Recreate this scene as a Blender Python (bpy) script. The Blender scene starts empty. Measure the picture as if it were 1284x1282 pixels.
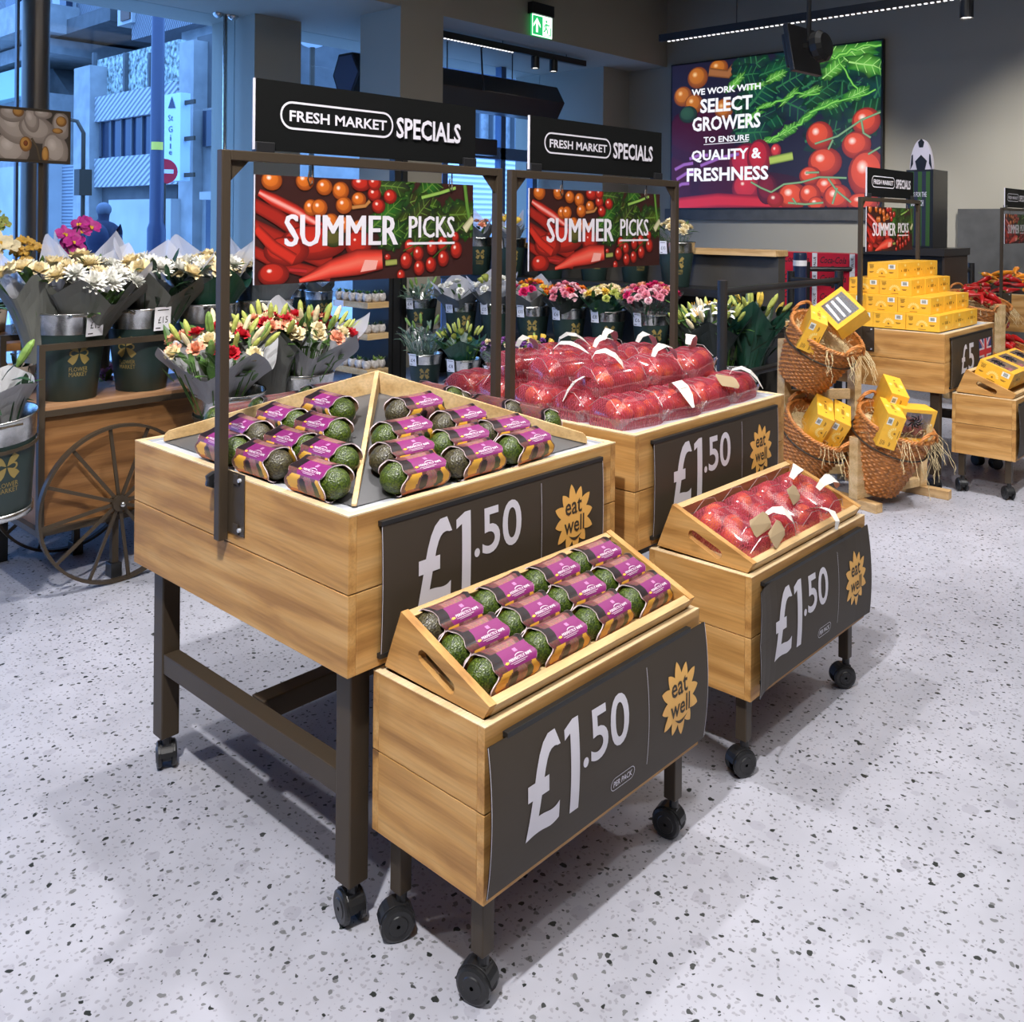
import bpy, math, random
from mathutils import Vector, Matrix
C = bpy.context.scene.collection
S = bpy.context.scene
PI = math.pi
rnd = random.Random(7)

# ---------------------------------------------------------------- camera, world, lights, exposure
F, U0, V0, TH, RO, H = 1171.9, 642.0, 278.0, .7463, .009, 1.55
cs, sn = math.cos(RO), math.sin(RO)
fwd = Vector((math.cos(TH), math.sin(TH), 0)); rgt = Vector((math.sin(TH), -math.cos(TH), 0)); up = Vector((0, 0, 1))
r_ = cs*rgt + sn*up; u_ = -sn*rgt + cs*up
cam = bpy.data.cameras.new('camera'); camo = bpy.data.objects.new('camera', cam); C.objects.link(camo)
mw = Matrix.Identity(4)
for i, a in enumerate((r_, u_, -fwd)):
    for k in range(3): mw[k][i] = a[k]
mw.translation = (0, 0, H); camo.matrix_world = mw
cam.sensor_width = 36; cam.sensor_fit = 'HORIZONTAL'; cam.lens = F*36/1284; cam.shift_y = -(641-V0)/1284; cam.clip_start = .05; cam.clip_end = 300
S.camera = camo

w = bpy.data.worlds.new('sky'); S.world = w; w.use_nodes = True
bg = w.node_tree.nodes['Background']; bg.inputs[0].default_value = (.27, .5, 1, 1); bg.inputs[1].default_value = 5.2
_tc0 = w.node_tree.nodes.new('ShaderNodeTexCoord'); _sx = w.node_tree.nodes.new('ShaderNodeSeparateXYZ'); _rp = w.node_tree.nodes.new('ShaderNodeValToRGB')
w.node_tree.links.new(_tc0.outputs['Generated'], _sx.inputs[0]); w.node_tree.links.new(_sx.outputs['Z'], _rp.inputs[0]); w.node_tree.links.new(_rp.outputs[0], bg.inputs[0])
_rp.color_ramp.elements[0].position = .0; _rp.color_ramp.elements[0].color = (.07, .17, .42, 1); _rp.color_ramp.elements[1].position = .7; _rp.color_ramp.elements[1].color = (.30, .60, 1.25, 1)

def spot(loc, tgt, power, ang=75, blend=.5, size=.06, col=(1, .975, .965)):
    l = bpy.data.lights.new('ceiling_spot', 'SPOT'); l.energy = power; l.spot_size = math.radians(ang); l.spot_blend = blend
    l.shadow_soft_size = size; l.color = col
    o = bpy.data.objects.new('ceiling_spot', l); C.objects.link(o); o.location = loc
    o.rotation_euler = (Vector(tgt)-Vector(loc)).to_track_quat('-Z', 'Y').to_euler()
    return o
def area(loc, sx, sy, power, col=(1, .98, .97), rot=(0, 0, 0)):
    l = bpy.data.lights.new('ceiling_fill_light', 'AREA'); l.shape = 'RECTANGLE'; l.size = sx; l.size_y = sy; l.energy = power; l.color = col
    o = bpy.data.objects.new('ceiling_fill_light', l); C.objects.link(o); o.location = loc; o.rotation_euler = rot
    return o
# track spots over the produce tables
spot((-.05, .72, 3.7), (1.7, 1.3, .2), 610, 135, .8, .06)
spot((2.0, 2.4, 3.9), (2.2, 1.7, 0), 250, 110, .7, .06)
spot((4.3, -.3, 3.8), (4.0, .7, 0), 150, 110, .8, .08)
spot((-.9, 2.9, 3.7), (.4, 3.2, 0), 130, 90, .8, .08)
spot((1.2, 2.9, 3.8), (2.0, 4.2, .9), 200, 70, .7, .06)
spot((4.4, 2.6, 3.8), (6.3, 4.6, .8), 300, 70, .6, .06)
spot((4.4, 4.6, 3.8), (6.2, 6.2, .8), 230, 70, .6, .06)
spot((4.7, .5, 3.8), (5.8, 2.2, .9), 480, 70, .6, .06)
spot((7.6, 1.4, 3.8), (9.6, 2.6, .9), 330, 80, .6, .06)
spot((8.8, 4.6, 3.6), (11.4, 5.2, .7), 300, 75, .9, .1)
spot((9.2, 2.4, 3.6), (11.4, 2.4, 1.5), 260, 85, .9, .1)
spot((.4, -1.4, 3.7), (1.4, .1, 0), 35, 110, .8, .1)
# unseen area lights added under the ceiling as soft fill
area((1.5, 0, 4.7), 4, 3, 120, (1, .95, .89))
area((5.5, 2.5, 4.7), 4, 3, 55)
S.view_settings.view_transform = 'Standard'; S.view_settings.look = 'None'; S.view_settings.gamma = 1; S.view_settings.exposure = 0.06
S.view_settings.use_curve_mapping = False
S.cycles.use_denoising = True; S.cycles.max_bounces = 8; S.cycles.transparent_max_bounces = 24; S.cycles.sample_clamp_indirect = 4
S.cycles.caustics_reflective = False; S.cycles.caustics_refractive = False

# ---------------------------------------------------------------- where a pixel of the photo meets a plane of the shop
def ray(u, v):
    du, dv = u-U0, v-V0
    X = cs*du + sn*dv; Z = -sn*du + cs*dv
    return Vector((X/F*math.sin(TH)+math.cos(TH), -X/F*math.cos(TH)+math.sin(TH), -Z/F))
def at(u, v, ax, val):
    d = ray(u, v); i = 'XYZ'.index(ax); o = Vector((0, 0, H))
    return o + d*((val-o[i])/d[i])

# ---------------------------------------------------------------- mesh builder
class MB:
    def __init__(s): s.v = []; s.f = []; s.m = []; s.c = {}
    def add(s, vs, fs, mat=0, col=None):
        n = len(s.v); s.v += [tuple(p) for p in vs]
        if col is not None:
            for i in range(len(vs)): s.c[n+i] = col[i] if isinstance(col, list) else col
        for q in fs: s.f.append(tuple(n+i for i in q)); s.m.append(mat)
        return s
    def box(s, x0, x1, y0, y1, z0, z1, mat=0, M=None, col=None):
        vs = [Vector((x, y, z)) for z in (z0, z1) for y in (y0, y1) for x in (x0, x1)]
        if M: vs = [M @ p for p in vs]
        return s.add(vs, [(0, 2, 3, 1), (4, 5, 7, 6), (0, 1, 5, 4), (2, 6, 7, 3), (0, 4, 6, 2), (1, 3, 7, 5)], mat, col)
    def prism(s, poly, h0, h1, fr=None, mat=0):      # poly in 2D, extruded; fr maps (x,y,h) to 3D
        fr = fr or (lambda x, y, h: (x, y, h))
        n = len(poly)
        vs = [fr(x, y, h0) for x, y in poly] + [fr(x, y, h1) for x, y in poly]
        return s.add(vs, [tuple(range(n-1, -1, -1)), tuple(range(n, 2*n))] + [(i, (i+1) % n, n+(i+1) % n, n+i) for i in range(n)], mat)
    def lathe(s, prof, n=24, c=(0, 0, 0), mat=0, M=None, a0=0, a1=2*PI, fn=None):
        full = abs(a1-a0-2*PI) < 1e-6; k = n if full else n+1
        vs = []
        for r, z in prof:
            for i in range(k):
                a = a0+(a1-a0)*i/n
                p = Vector((r*math.cos(a), r*math.sin(a), z))
                if fn: p = fn(p, a, r, z)
                vs.append((M @ p if M else p) + Vector(c))
        fs = []
        for j in range(len(prof)-1):
            for i in range(n):
                i2 = (i+1) % k
                fs.append((j*k+i, j*k+i2, (j+1)*k+i2, (j+1)*k+i))
        return s.add(vs, fs, mat)
    def disc(s, r, z, n=24, c=(0, 0, 0), mat=0, M=None):
        vs = [Vector((r*math.cos(2*PI*i/n), r*math.sin(2*PI*i/n), z)) for i in range(n)]
        vs = [(M @ p if M else p)+Vector(c) for p in vs]
        return s.add(vs, [tuple(range(n))], mat)
    def cyl(s, p, q, r, n=12, mat=0, r2=None):
        return s.tube([p, q], r, n, mat, rs=[r, r if r2 is None else r2])
    def tube(s, pts, r, n=8, mat=0, closed=False, rs=None, cap=True, col=None):
        pts = [Vector(p) for p in pts]; m = len(pts); vs = []; prev = None
        for i, p in enumerate(pts):
            a = pts[(i-1) % m] if (closed or i > 0) else p
            b = pts[(i+1) % m] if (closed or i < m-1) else p
            t = (b-a).normalized() if (b-a).length > 1e-9 else Vector((0, 0, 1))
            if prev is None:
                x = t.orthogonal().normalized()
            else:
                x = (prev - t*prev.dot(t)); x = x.normalized() if x.length > 1e-6 else t.orthogonal().normalized()
            prev = x; y = t.cross(x); rr = rs[i] if rs else r
            for k in range(n):
                an = 2*PI*(k+.5)/n
                vs.append(p + (x*math.cos(an)+y*math.sin(an))*rr)
        fs = []
        for j in range(m if closed else m-1):
            j2 = (j+1) % m
            for k in range(n): fs.append((j*n+k, j*n+(k+1) % n, j2*n+(k+1) % n, j2*n+k))
        if cap and not closed: fs += [tuple(range(n-1, -1, -1)), tuple(range((m-1)*n, m*n))]
        return s.add(vs, fs, mat, col)
    def sphere(s, c, r, n=12, m=8, mat=0, sc=(1, 1, 1), M=None, col=None):
        vs = []; c = Vector(c)
        for j in range(m+1):
            b = PI*j/m
            for i in range(n):
                a = 2*PI*i/n
                p = Vector((r*sc[0]*math.sin(b)*math.cos(a), r*sc[1]*math.sin(b)*math.sin(a), r*sc[2]*math.cos(b)))
                vs.append((M @ p if M else p)+c)
        fs = []
        for j in range(m):
            for i in range(n): fs.append((j*n+i, (j+1)*n+i, (j+1)*n+(i+1) % n, j*n+(i+1) % n))
        return s.add(vs, fs, mat, col)
    def flat(s, v2, fs, fr, mat=0, col=None):         # 2D shape through a frame
        return s.add([fr(x, y) for x, y in v2], fs, mat, col)

def obj(name, mb, mats, parent=None, loc=(0, 0, 0), rot=(0, 0, 0), smooth=False, bevel=0, seg=2):
    me = bpy.data.meshes.new(name); me.from_pydata(mb.v, [], mb.f)
    for m in (mats if isinstance(mats, (list, tuple)) else [mats]): me.materials.append(m)
    me.polygons.foreach_set('material_index', mb.m)
    if smooth: me.polygons.foreach_set('use_smooth', [True]*len(mb.f))
    if mb.c:
        ca = me.color_attributes.new('Col', 'FLOAT_COLOR', 'POINT')
        flat = []
        for i in range(len(mb.v)):
            q = mb.c.get(i, (1, 1, 1)); flat += [q[0], q[1], q[2], 1]
        ca.data.foreach_set('color', flat)
    me.update()
    o = bpy.data.objects.new(name, me); C.objects.link(o); o.location = loc; o.rotation_euler = rot
    if parent: o.parent = parent
    if bevel:
        b = o.modifiers.new('edge', 'BEVEL'); b.width = bevel; b.segments = seg; b.limit_method = 'ANGLE'; b.angle_limit = math.radians(50)
    return o
def tag(o, label, cat, group=None, kind=None):
    o['label'] = label; o['category'] = cat
    if group: o['group'] = group
    if kind: o['kind'] = kind
    return o
def thing(name, label, cat, loc=(0, 0, 0), rz=0, group=None, rot=None):
    o = bpy.data.objects.new(name, None); C.objects.link(o); o.location = loc; o.rotation_euler = rot or (0, 0, rz); o.empty_display_size = .05
    return tag(o, label, cat, group)
def struct(name, mb, mats, **k):
    o = obj(name, mb, mats, **k); o['kind'] = 'structure'; return o
def dup(root, loc, label, rz=None, group=None, rot=None, scale=None):
    r = root.copy(); C.objects.link(r); r.location = loc; r['label'] = label
    if rz is not None: r.rotation_euler = (0, 0, rz)
    if rot is not None: r.rotation_euler = rot
    if scale: r.scale = (scale,)*3
    if group: r['group'] = group
    for ch in list(root.children):
        c = ch.copy(); C.objects.link(c); c.parent = r
        for g in ch.children:
            d = g.copy(); C.objects.link(d); d.parent = c
    return r

# ---------------------------------------------------------------- text and print
_tc = {}
def text2d(s, off=0.0, res=2, shear=0):
    k = (s, off, res, shear)
    if k not in _tc:
        cu = bpy.data.curves.new('t', 'FONT'); cu.body = s; cu.resolution_u = res; cu.offset = off; cu.shear = shear
        o = bpy.data.objects.new('t', cu); C.objects.link(o)
        dg = bpy.context.evaluated_depsgraph_get(); me = bpy.data.meshes.new_from_object(o.evaluated_get(dg))
        vs = [(p.co.x, p.co.y) for p in me.vertices]; fs = [tuple(p.vertices) for p in me.polygons]
        bpy.data.objects.remove(o); bpy.data.curves.remove(cu); bpy.data.meshes.remove(me)
        x0 = min(p[0] for p in vs); x1 = max(p[0] for p in vs); y0 = min(p[1] for p in vs); y1 = max(p[1] for p in vs)
        _tc[k] = ([((x-x0)/(x1-x0), (y-y0)/(y1-y0)) for x, y in vs], fs)
    return _tc[k]
def text(mb, s, x0, x1, y0, y1, fr, mat=0, off=.012, col=None, res=2, shear=0, thick=0):
    v, f = text2d(s, off, res, shear)
    for k in ((-1, 0, 1) if thick else (0,)):
        mb.flat([(x0+thick+(x1-x0-2*thick)*x+k*thick, y0+(y1-y0)*y) for x, y in v], f, fr, mat, col)
def ell(cx, cy, rx, ry, n=20, a=0):
    return [(cx+rx*math.cos(2*PI*i/n)*math.cos(a)-ry*math.sin(2*PI*i/n)*math.sin(a), cy+rx*math.cos(2*PI*i/n)*math.sin(a)+ry*math.sin(2*PI*i/n)*math.cos(a)) for i in range(n)]
def rrect(x0, x1, y0, y1, r, n=6):
    p = []
    for cx, cy, a in ((x1-r, y1-r, 0), (x0+r, y1-r, PI/2), (x0+r, y0+r, PI), (x1-r, y0+r, 1.5*PI)):
        p += [(cx+r*math.cos(a+PI/2*i/n), cy+r*math.sin(a+PI/2*i/n)) for i in range(n+1)]
    return p
def ring(mb, outer, inner, fr, mat=0):
    n = len(outer)
    mb.flat(outer+inner, [(i, (i+1) % n, n+(i+1) % n, n+i) for i in range(n)], fr, mat)

# ---------------------------------------------------------------- materials
def mat(name, col, rough=.5, metal=0, spec=.5, bump=0, bscale=60, emit=0, var=0, trans=0, coat=0):
    m = bpy.data.materials.new(name); m.use_nodes = True; nt = m.node_tree; b = nt.nodes['Principled BSDF']
    b.inputs['Base Color'].default_value = (*col, 1); b.inputs['Roughness'].default_value = rough; b.inputs['Metallic'].default_value = metal
    b.inputs['Specular IOR Level'].default_value = spec
    if coat: b.inputs['Coat Weight'].default_value = coat; b.inputs['Coat Roughness'].default_value = .1
    if emit: b.inputs['Emission Color'].default_value = (*col, 1); b.inputs['Emission Strength'].default_value = emit
    if bump or var:
        tc = nt.nodes.new('ShaderNodeTexCoord'); nz = nt.nodes.new('ShaderNodeTexNoise'); nz.inputs['Scale'].default_value = bscale; nz.inputs['Detail'].default_value = 4
        nt.links.new(tc.outputs['Object'], nz.inputs['Vector'])
        if bump:
            bp = nt.nodes.new('ShaderNodeBump'); bp.inputs['Strength'].default_value = bump; bp.inputs['Distance'].default_value = .004
            nt.links.new(nz.outputs['Fac'], bp.inputs['Height']); nt.links.new(bp.outputs['Normal'], b.inputs['Normal'])
        if var:
            mx = nt.nodes.new('ShaderNodeMixRGB'); mx.inputs[1].default_value = (*[c*(1-var) for c in col], 1); mx.inputs[2].default_value = (*[min(1, c*(1+var)) for c in col], 1)
            rp = nt.nodes.new('ShaderNodeValToRGB'); rp.color_ramp.elements[0].position = .35; rp.color_ramp.elements[1].position = .65
            nt.links.new(nz.outputs['Fac'], rp.inputs[0]); nt.links.new(rp.outputs[0], mx.inputs[0]); nt.links.new(mx.outputs[0], b.inputs['Base Color'])
    return m
def see_through(name, tint, fac, rough=.1, diff=None, dfac=0):
    """clear film: mostly lets light pass, a little gloss, optionally some of its own colour"""
    m = bpy.data.materials.new(name); m.use_nodes = True; nt = m.node_tree; nt.nodes.clear()
    o = nt.nodes.new('ShaderNodeOutputMaterial'); t = nt.nodes.new('ShaderNodeBsdfTransparent'); t.inputs[0].default_value = (*tint, 1)
    g = nt.nodes.new('ShaderNodeBsdfGlossy'); g.inputs['Roughness'].default_value = rough
    mx = nt.nodes.new('ShaderNodeMixShader'); mx.inputs[0].default_value = fac
    nt.links.new(t.outputs[0], mx.inputs[1]); nt.links.new(g.outputs[0], mx.inputs[2]); last = mx
    if diff:
        d = nt.nodes.new('ShaderNodeBsdfDiffuse'); d.inputs[0].default_value = (*diff, 1)
        tl = nt.nodes.new('ShaderNodeBsdfTranslucent'); tl.inputs[0].default_value = (*diff, 1)
        m0 = nt.nodes.new('ShaderNodeMixShader'); m0.inputs[0].default_value = .5
        nt.links.new(d.outputs[0], m0.inputs[1]); nt.links.new(tl.outputs[0], m0.inputs[2])
        m2 = nt.nodes.new('ShaderNodeMixShader'); m2.inputs[0].default_value = dfac
        nt.links.new(mx.outputs[0], m2.inputs[1]); nt.links.new(m0.outputs[0], m2.inputs[2]); last = m2
    nt.links.new(last.outputs[0], o.inputs[0]); return m
def vcol(name, rough=.35, emit=0, bump=0):
    m = bpy.data.materials.new(name); m.use_nodes = True; nt = m.node_tree; b = nt.nodes['Principled BSDF']
    a = nt.nodes.new('ShaderNodeVertexColor'); a.layer_name = 'Col'; b.inputs['Roughness'].default_value = rough
    if emit:
        b.inputs['Base Color'].default_value = (.02, .02, .02, 1); nt.links.new(a.outputs[0], b.inputs['Emission Color']); b.inputs['Emission Strength'].default_value = emit
    else: nt.links.new(a.outputs[0], b.inputs['Base Color'])
    return m
def wood(name, axis, c0=(.37, .18, .052), c1=(.52, .275, .083), c2=(.60, .35, .13), knots=True, rough=.5):
    m = bpy.data.materials.new(name); m.use_nodes = True; nt = m.node_tree; N = nt.nodes; L = nt.links; b = N['Principled BSDF']
    tc = N.new('ShaderNodeTexCoord'); oi = N.new('ShaderNodeObjectInfo')
    ad = N.new('ShaderNodeVectorMath'); ad.operation = 'MULTIPLY_ADD'; ad.inputs[1].default_value = (7, 5, 3)
    L.new(oi.outputs['Random'], ad.inputs[0]); L.new(tc.outputs['Object'], ad.inputs[2])
    mp = N.new('ShaderNodeMapping'); sc = [8, 8, 8]; sc['XYZ'.index(axis)] = 1.5; mp.inputs['Scale'].default_value = sc
    L.new(ad.outputs[0], mp.inputs[0])
    n1 = N.new('ShaderNodeTexNoise'); n1.inputs['Scale'].default_value = 1.3; n1.inputs['Detail'].default_value = 5; n1.inputs['Distortion'].default_value = 1.6
    L.new(mp.outputs[0], n1.inputs['Vector'])
    mp2 = N.new('ShaderNodeMapping'); sc = [160, 160, 160]; sc['XYZ'.index(axis)] = 5; mp2.inputs['Scale'].default_value = sc; L.new(ad.outputs[0], mp2.inputs[0])
    n2 = N.new('ShaderNodeTexNoise'); n2.inputs['Scale'].default_value = 1; n2.inputs['Detail'].default_value = 3; L.new(mp2.outputs[0], n2.inputs['Vector'])
    wv = N.new('ShaderNodeTexWave'); wv.bands_direction = {'X': 'Z', 'Y': 'Z', 'Z': 'X'}[axis]; wv.inputs['Scale'].default_value = .55; wv.inputs['Distortion'].default_value = 9; wv.inputs['Detail'].default_value = 2.5; wv.inputs['Detail Scale'].default_value = .7; L.new(mp.outputs[0], wv.inputs['Vector'])
    wm = N.new('ShaderNodeMath'); wm.operation = 'MULTIPLY_ADD'; wm.inputs[1].default_value = .24; L.new(wv.outputs['Fac'], wm.inputs[0]); L.new(n1.outputs['Fac'], wm.inputs[2])
    ws_ = N.new('ShaderNodeMath'); ws_.operation = 'SUBTRACT'; ws_.inputs[1].default_value = .12; L.new(wm.outputs[0], ws_.inputs[0])
    rp = N.new('ShaderNodeValToRGB'); e = rp.color_ramp.elements; e[0].position = .28; e[0].color = (*c0, 1); e[1].position = .74; e[1].color = (*c2, 1)
    x = rp.color_ramp.elements.new(.5); x.color = (*c1, 1)
    L.new(ws_.outputs[0], rp.inputs[0])
    mx = N.new('ShaderNodeMixRGB'); mx.blend_type = 'MULTIPLY'; mx.inputs[0].default_value = .35
    L.new(rp.outputs[0], mx.inputs[1]); L.new(n2.outputs['Fac'], mx.inputs[2])
    r2 = N.new('ShaderNodeValToRGB'); r2.color_ramp.elements[0].position = .3; r2.color_ramp.elements[0].color = (.45, .45, .45, 1); r2.color_ramp.elements[1].position = .6
    L.new(n2.outputs['Fac'], r2.inputs[0]); L.new(r2.outputs[0], mx.inputs[2])
    last = mx.outputs[0]
    if knots:
        mk = N.new('ShaderNodeMapping'); sc = [9, 9, 9]; sc['XYZ'.index(axis)] = 5.5; mk.inputs['Scale'].default_value = sc; L.new(ad.outputs[0], mk.inputs[0])
        vo = N.new('ShaderNodeTexVoronoi'); vo.inputs['Scale'].default_value = 1; L.new(mk.outputs[0], vo.inputs['Vector'])
        nk = N.new('ShaderNodeMath'); nk.operation = 'MULTIPLY_ADD'; nk.inputs[1].default_value = .22; L.new(n1.outputs['Fac'], nk.inputs[0]); L.new(vo.outputs['Distance'], nk.inputs[2])
        rk = N.new('ShaderNodeValToRGB'); rk.color_ramp.elements[0].position = .14; rk.color_ramp.elements[0].color = (1, 1, 1, 1); rk.color_ramp.elements[1].position = .27; rk.color_ramp.elements[1].color = (0, 0, 0, 1)
        L.new(nk.outputs[0], rk.inputs[0])
        sc_ = N.new('ShaderNodeSeparateColor'); L.new(vo.outputs['Color'], sc_.inputs[0]); gt = N.new('ShaderNodeMath'); gt.operation = 'GREATER_THAN'; gt.inputs[1].default_value = .72; L.new(sc_.outputs[0], gt.inputs[0])
        mg = N.new('ShaderNodeMath'); mg.operation = 'MULTIPLY'; L.new(rk.outputs[0], mg.inputs[0]); L.new(gt.outputs[0], mg.inputs[1])
        m2 = N.new('ShaderNodeMixRGB'); m2.inputs[2].default_value = (.13, .06, .022, 1); mm = N.new('ShaderNodeMath'); mm.operation = 'MULTIPLY'; mm.inputs[1].default_value = .75
        L.new(mg.outputs[0], mm.inputs[0]); L.new(mm.outputs[0], m2.inputs[0]); L.new(last, m2.inputs[1]); last = m2.outputs[0]
    L.new(last, b.inputs['Base Color']); b.inputs['Roughness'].default_value = rough; b.inputs['Specular IOR Level'].default_value = .35
    bp = N.new('ShaderNodeBump'); bp.inputs['Strength'].default_value = .08; bp.inputs['Distance'].default_value = .002; L.new(n2.outputs['Fac'], bp.inputs['Height']); L.new(bp.outputs[0], b.inputs['Normal'])
    return m
def terrazzo():
    m = bpy.data.materials.new('terrazzo'); m.use_nodes = True; nt = m.node_tree; N = nt.nodes; L = nt.links; b = N['Principled BSDF']
    tc = N.new('ShaderNodeTexCoord'); nz = N.new('ShaderNodeTexNoise'); nz.inputs['Scale'].default_value = 45; nz.inputs['Detail'].default_value = 2
    L.new(tc.outputs['Object'], nz.inputs['Vector'])
    ma = N.new('ShaderNodeVectorMath'); ma.operation = 'MULTIPLY_ADD'; ma.inputs[1].default_value = (.022, .022, 0); L.new(nz.outputs['Color'], ma.inputs[0]); L.new(tc.outputs['Object'], ma.inputs[2])
    big = N.new('ShaderNodeTexNoise'); big.inputs['Scale'].default_value = 5; big.inputs['Detail'].default_value = 3; L.new(tc.outputs['Object'], big.inputs['Vector'])
    base = N.new('ShaderNodeValToRGB'); base.color_ramp.elements[0].position = .3; base.color_ramp.elements[0].color = (.345, .35, .40, 1); base.color_ramp.elements[1].position = .7; base.color_ramp.elements[1].color = (.415, .42, .48, 1)
    L.new(big.outputs['Fac'], base.inputs[0]); last = base.outputs[0]
    for sc, lo, hi, col, st in ((9, .05, .20, (.30, .30, .35), .6), (75, .10, .34, (.27, .27, .30), .8), (38, .08, .22, (.11, .115, .115), .85), (12.7, .03, .10, (.022, .026, .025), 1), (21, .04, .125, (.03, .034, .033), .95)):
        vo = N.new('ShaderNodeTexVoronoi'); vo.voronoi_dimensions = '2D'; vo.inputs['Scale'].default_value = sc
        off = N.new('ShaderNodeVectorMath'); off.operation = 'ADD'; off.inputs[1].default_value = (sc*.37, sc*.71, 0); L.new(ma.outputs[0], off.inputs[0]); L.new(off.outputs[0], vo.inputs['Vector'])
        sp = N.new('ShaderNodeSeparateColor'); L.new(vo.outputs['Color'], sp.inputs[0])
        th = N.new('ShaderNodeMapRange'); th.inputs['From Min'].default_value = .35; th.inputs['To Min'].default_value = 0; th.inputs['To Max'].default_value = hi; L.new(sp.outputs[0], th.inputs['Value'])
        lt = N.new('ShaderNodeMath'); lt.operation = 'LESS_THAN'; L.new(vo.outputs['Distance'], lt.inputs[0]); L.new(th.outputs[0], lt.inputs[1])
        ml = N.new('ShaderNodeMath'); ml.operation = 'MULTIPLY'; ml.inputs[1].default_value = st; L.new(lt.outputs[0], ml.inputs[0])
        mx = N.new('ShaderNodeMixRGB'); mx.inputs[2].default_value = (*col, 1); L.new(ml.outputs[0], mx.inputs[0]); L.new(last, mx.inputs[1]); last = mx.outputs[0]
    L.new(last, b.inputs['Base Color']); b.inputs['Roughness'].default_value = .42; b.inputs['Specular IOR Level'].default_value = .35
    return m
def ribbed(name, c0, c1, scale, rot, rough=.8):
    m = bpy.data.materials.new(name); m.use_nodes = True; nt = m.node_tree; N = nt.nodes; L = nt.links; b = N['Principled BSDF']
    tc = N.new('ShaderNodeTexCoord'); mp = N.new('ShaderNodeMapping'); mp.inputs['Rotation'].default_value = rot; L.new(tc.outputs['Object'], mp.inputs[0])
    wv = N.new('ShaderNodeTexWave'); wv.bands_direction = 'Z'; wv.inputs['Scale'].default_value = scale; wv.inputs['Distortion'].default_value = .3; L.new(mp.outputs[0], wv.inputs['Vector'])
    mx = N.new('ShaderNodeMixRGB'); mx.inputs[1].default_value = (*c0, 1); mx.inputs[2].default_value = (*c1, 1); L.new(wv.outputs['Fac'], mx.inputs[0]); L.new(mx.outputs[0], b.inputs['Base Color'])
    bp = N.new('ShaderNodeBump'); bp.inputs['Strength'].default_value = .7; bp.inputs['Distance'].default_value = .05; L.new(wv.outputs['Fac'], bp.inputs['Height']); L.new(bp.outputs[0], b.inputs['Normal'])
    b.inputs['Roughness'].default_value = rough; return m
WX, WY, WZ = wood('oak_along_x', 'X'), wood('oak_along_y', 'Y'), wood('oak_along_z', 'Z', knots=False)
WPL = wood('oak_light', 'X', (.52, .33, .14), (.62, .42, .20), (.70, .50, .27), knots=False)
WPLY = wood('oak_light_y', 'Y', (.45, .27, .11), (.58, .37, .17), (.66, .45, .23), knots=False)
PALE = wood('pale_ply_edge', 'X', (.66, .48, .26), (.74, .56, .33), (.80, .64, .42), knots=False)
WCART = wood('brown_veneer', 'X', (.17, .075, .025), (.23, .105, .036), (.28, .135, .05), knots=False, rough=.4)
IRON = mat('bronze_iron', (.056, .041, .027), .45, .2, spec=.35, bump=.05, bscale=300)
BLACK = mat('black_plastic', (.014, .014, .015), .35)
BLACKM = mat('black_metal', (.02, .02, .02), .4, .3)
SLOPE = mat('dark_steel', (.15, .15, .155), .45, .5, bump=.03, bscale=200)
STEEL = mat('brushed_steel', (.55, .57, .62), .38, .25, bump=.03, bscale=200)
GALV = mat('galvanised_steel', (.62, .62, .60), .25, 1, bump=.15, bscale=40, var=.15)
PVC = mat('charcoal_sign_board', (.052, .040, .028), .5, spec=.25, bump=.02, bscale=400)
SIGNB = mat('sign_black', (.0055, .006, .006), .6, spec=.12)
INK = mat('pale_ink', (.66, .64, .70), .5)
WHITE = mat('white_ink', (.75, .74, .77), .5)
SUN = mat('sun_yellow', (.82, .45, .11), .5)
WALL = mat('olive_grey_wall', (.36, .335, .27), .8, bump=.05, bscale=150)
PANEL = mat('brown_black_panel', (.050, .046, .040), .55, var=.1, bscale=6)
WALLD = mat('slate_panel', (.078, .077, .073), .55, var=.12, bscale=6)
CONC = mat('concrete', (.32, .32, .31), .9, bump=.3, bscale=3, var=.12)
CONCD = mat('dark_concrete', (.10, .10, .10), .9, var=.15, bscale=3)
PRINT = vcol('printed_picture', .4)
GLASS = see_through('shop_glass', (.88, .94, .98), .012, .02)
for s_, o_ in (('£', .018), ('1', .012), ('50', .014), ('5', .012), ('PER PACK', .02), ('eat', .012), ('well', .012), ('FRESH MARKET', .022), ('SPECIALS', .026), ('SUMMER', .012), ('PICKS', .02),
              ('WE WORK WITH', .03), ('SELECT', .03), ('GROWERS', .03), ('TO ENSURE', .02), ('QUALITY &', .03), ('FRESHNESS', .03), ('PERFECTLY RIPE', .02), ('FLOWER', 0), ('MARKET', 0), ('£15', .0), ('£4', 0), ('£6', 0), ('£8', 0), ('£10', 0)):
    text2d(s_, o_, 5 if s_ in ('£', '50', '5') else 2)
# ---------------------------------------------------------------- structure of the shop
fl = MB().box(-6, 12.5, -6, 9.45, -.2, 0); struct('floor', fl, terrazzo())
WX1, YB, YG, ZS = 11.4, 7.53, 9.4, 3.8
struct('wall_back', MB().box(WX1, WX1+.2, -6, 9.6, 0, 5), WALL)
struct('ceiling', MB().box(-6, 12.5, -6, YB, 4.9, 5.1), mat('ceiling_paint', (.10, .10, .10), .9))
struct('wall_front', MB().box(-6, 12.5, -6.2, -6, 0, 5), WALL)
struct('wall_left', MB().box(-6.2, -6, -6, 9.6, 0, 5), WALL)
struct('ceiling_bulkhead', MB().box(-6, WX1, YB, 10.0, ZS, 5.0), WALL)
struct('column_left', MB().box(5.57, 6.17, 9.0, 9.9, 0, ZS), WALL)
struct('column_middle', MB().box(6.39, 7.0, YB-.005, 8.2, 0, 5), WALL)
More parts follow.
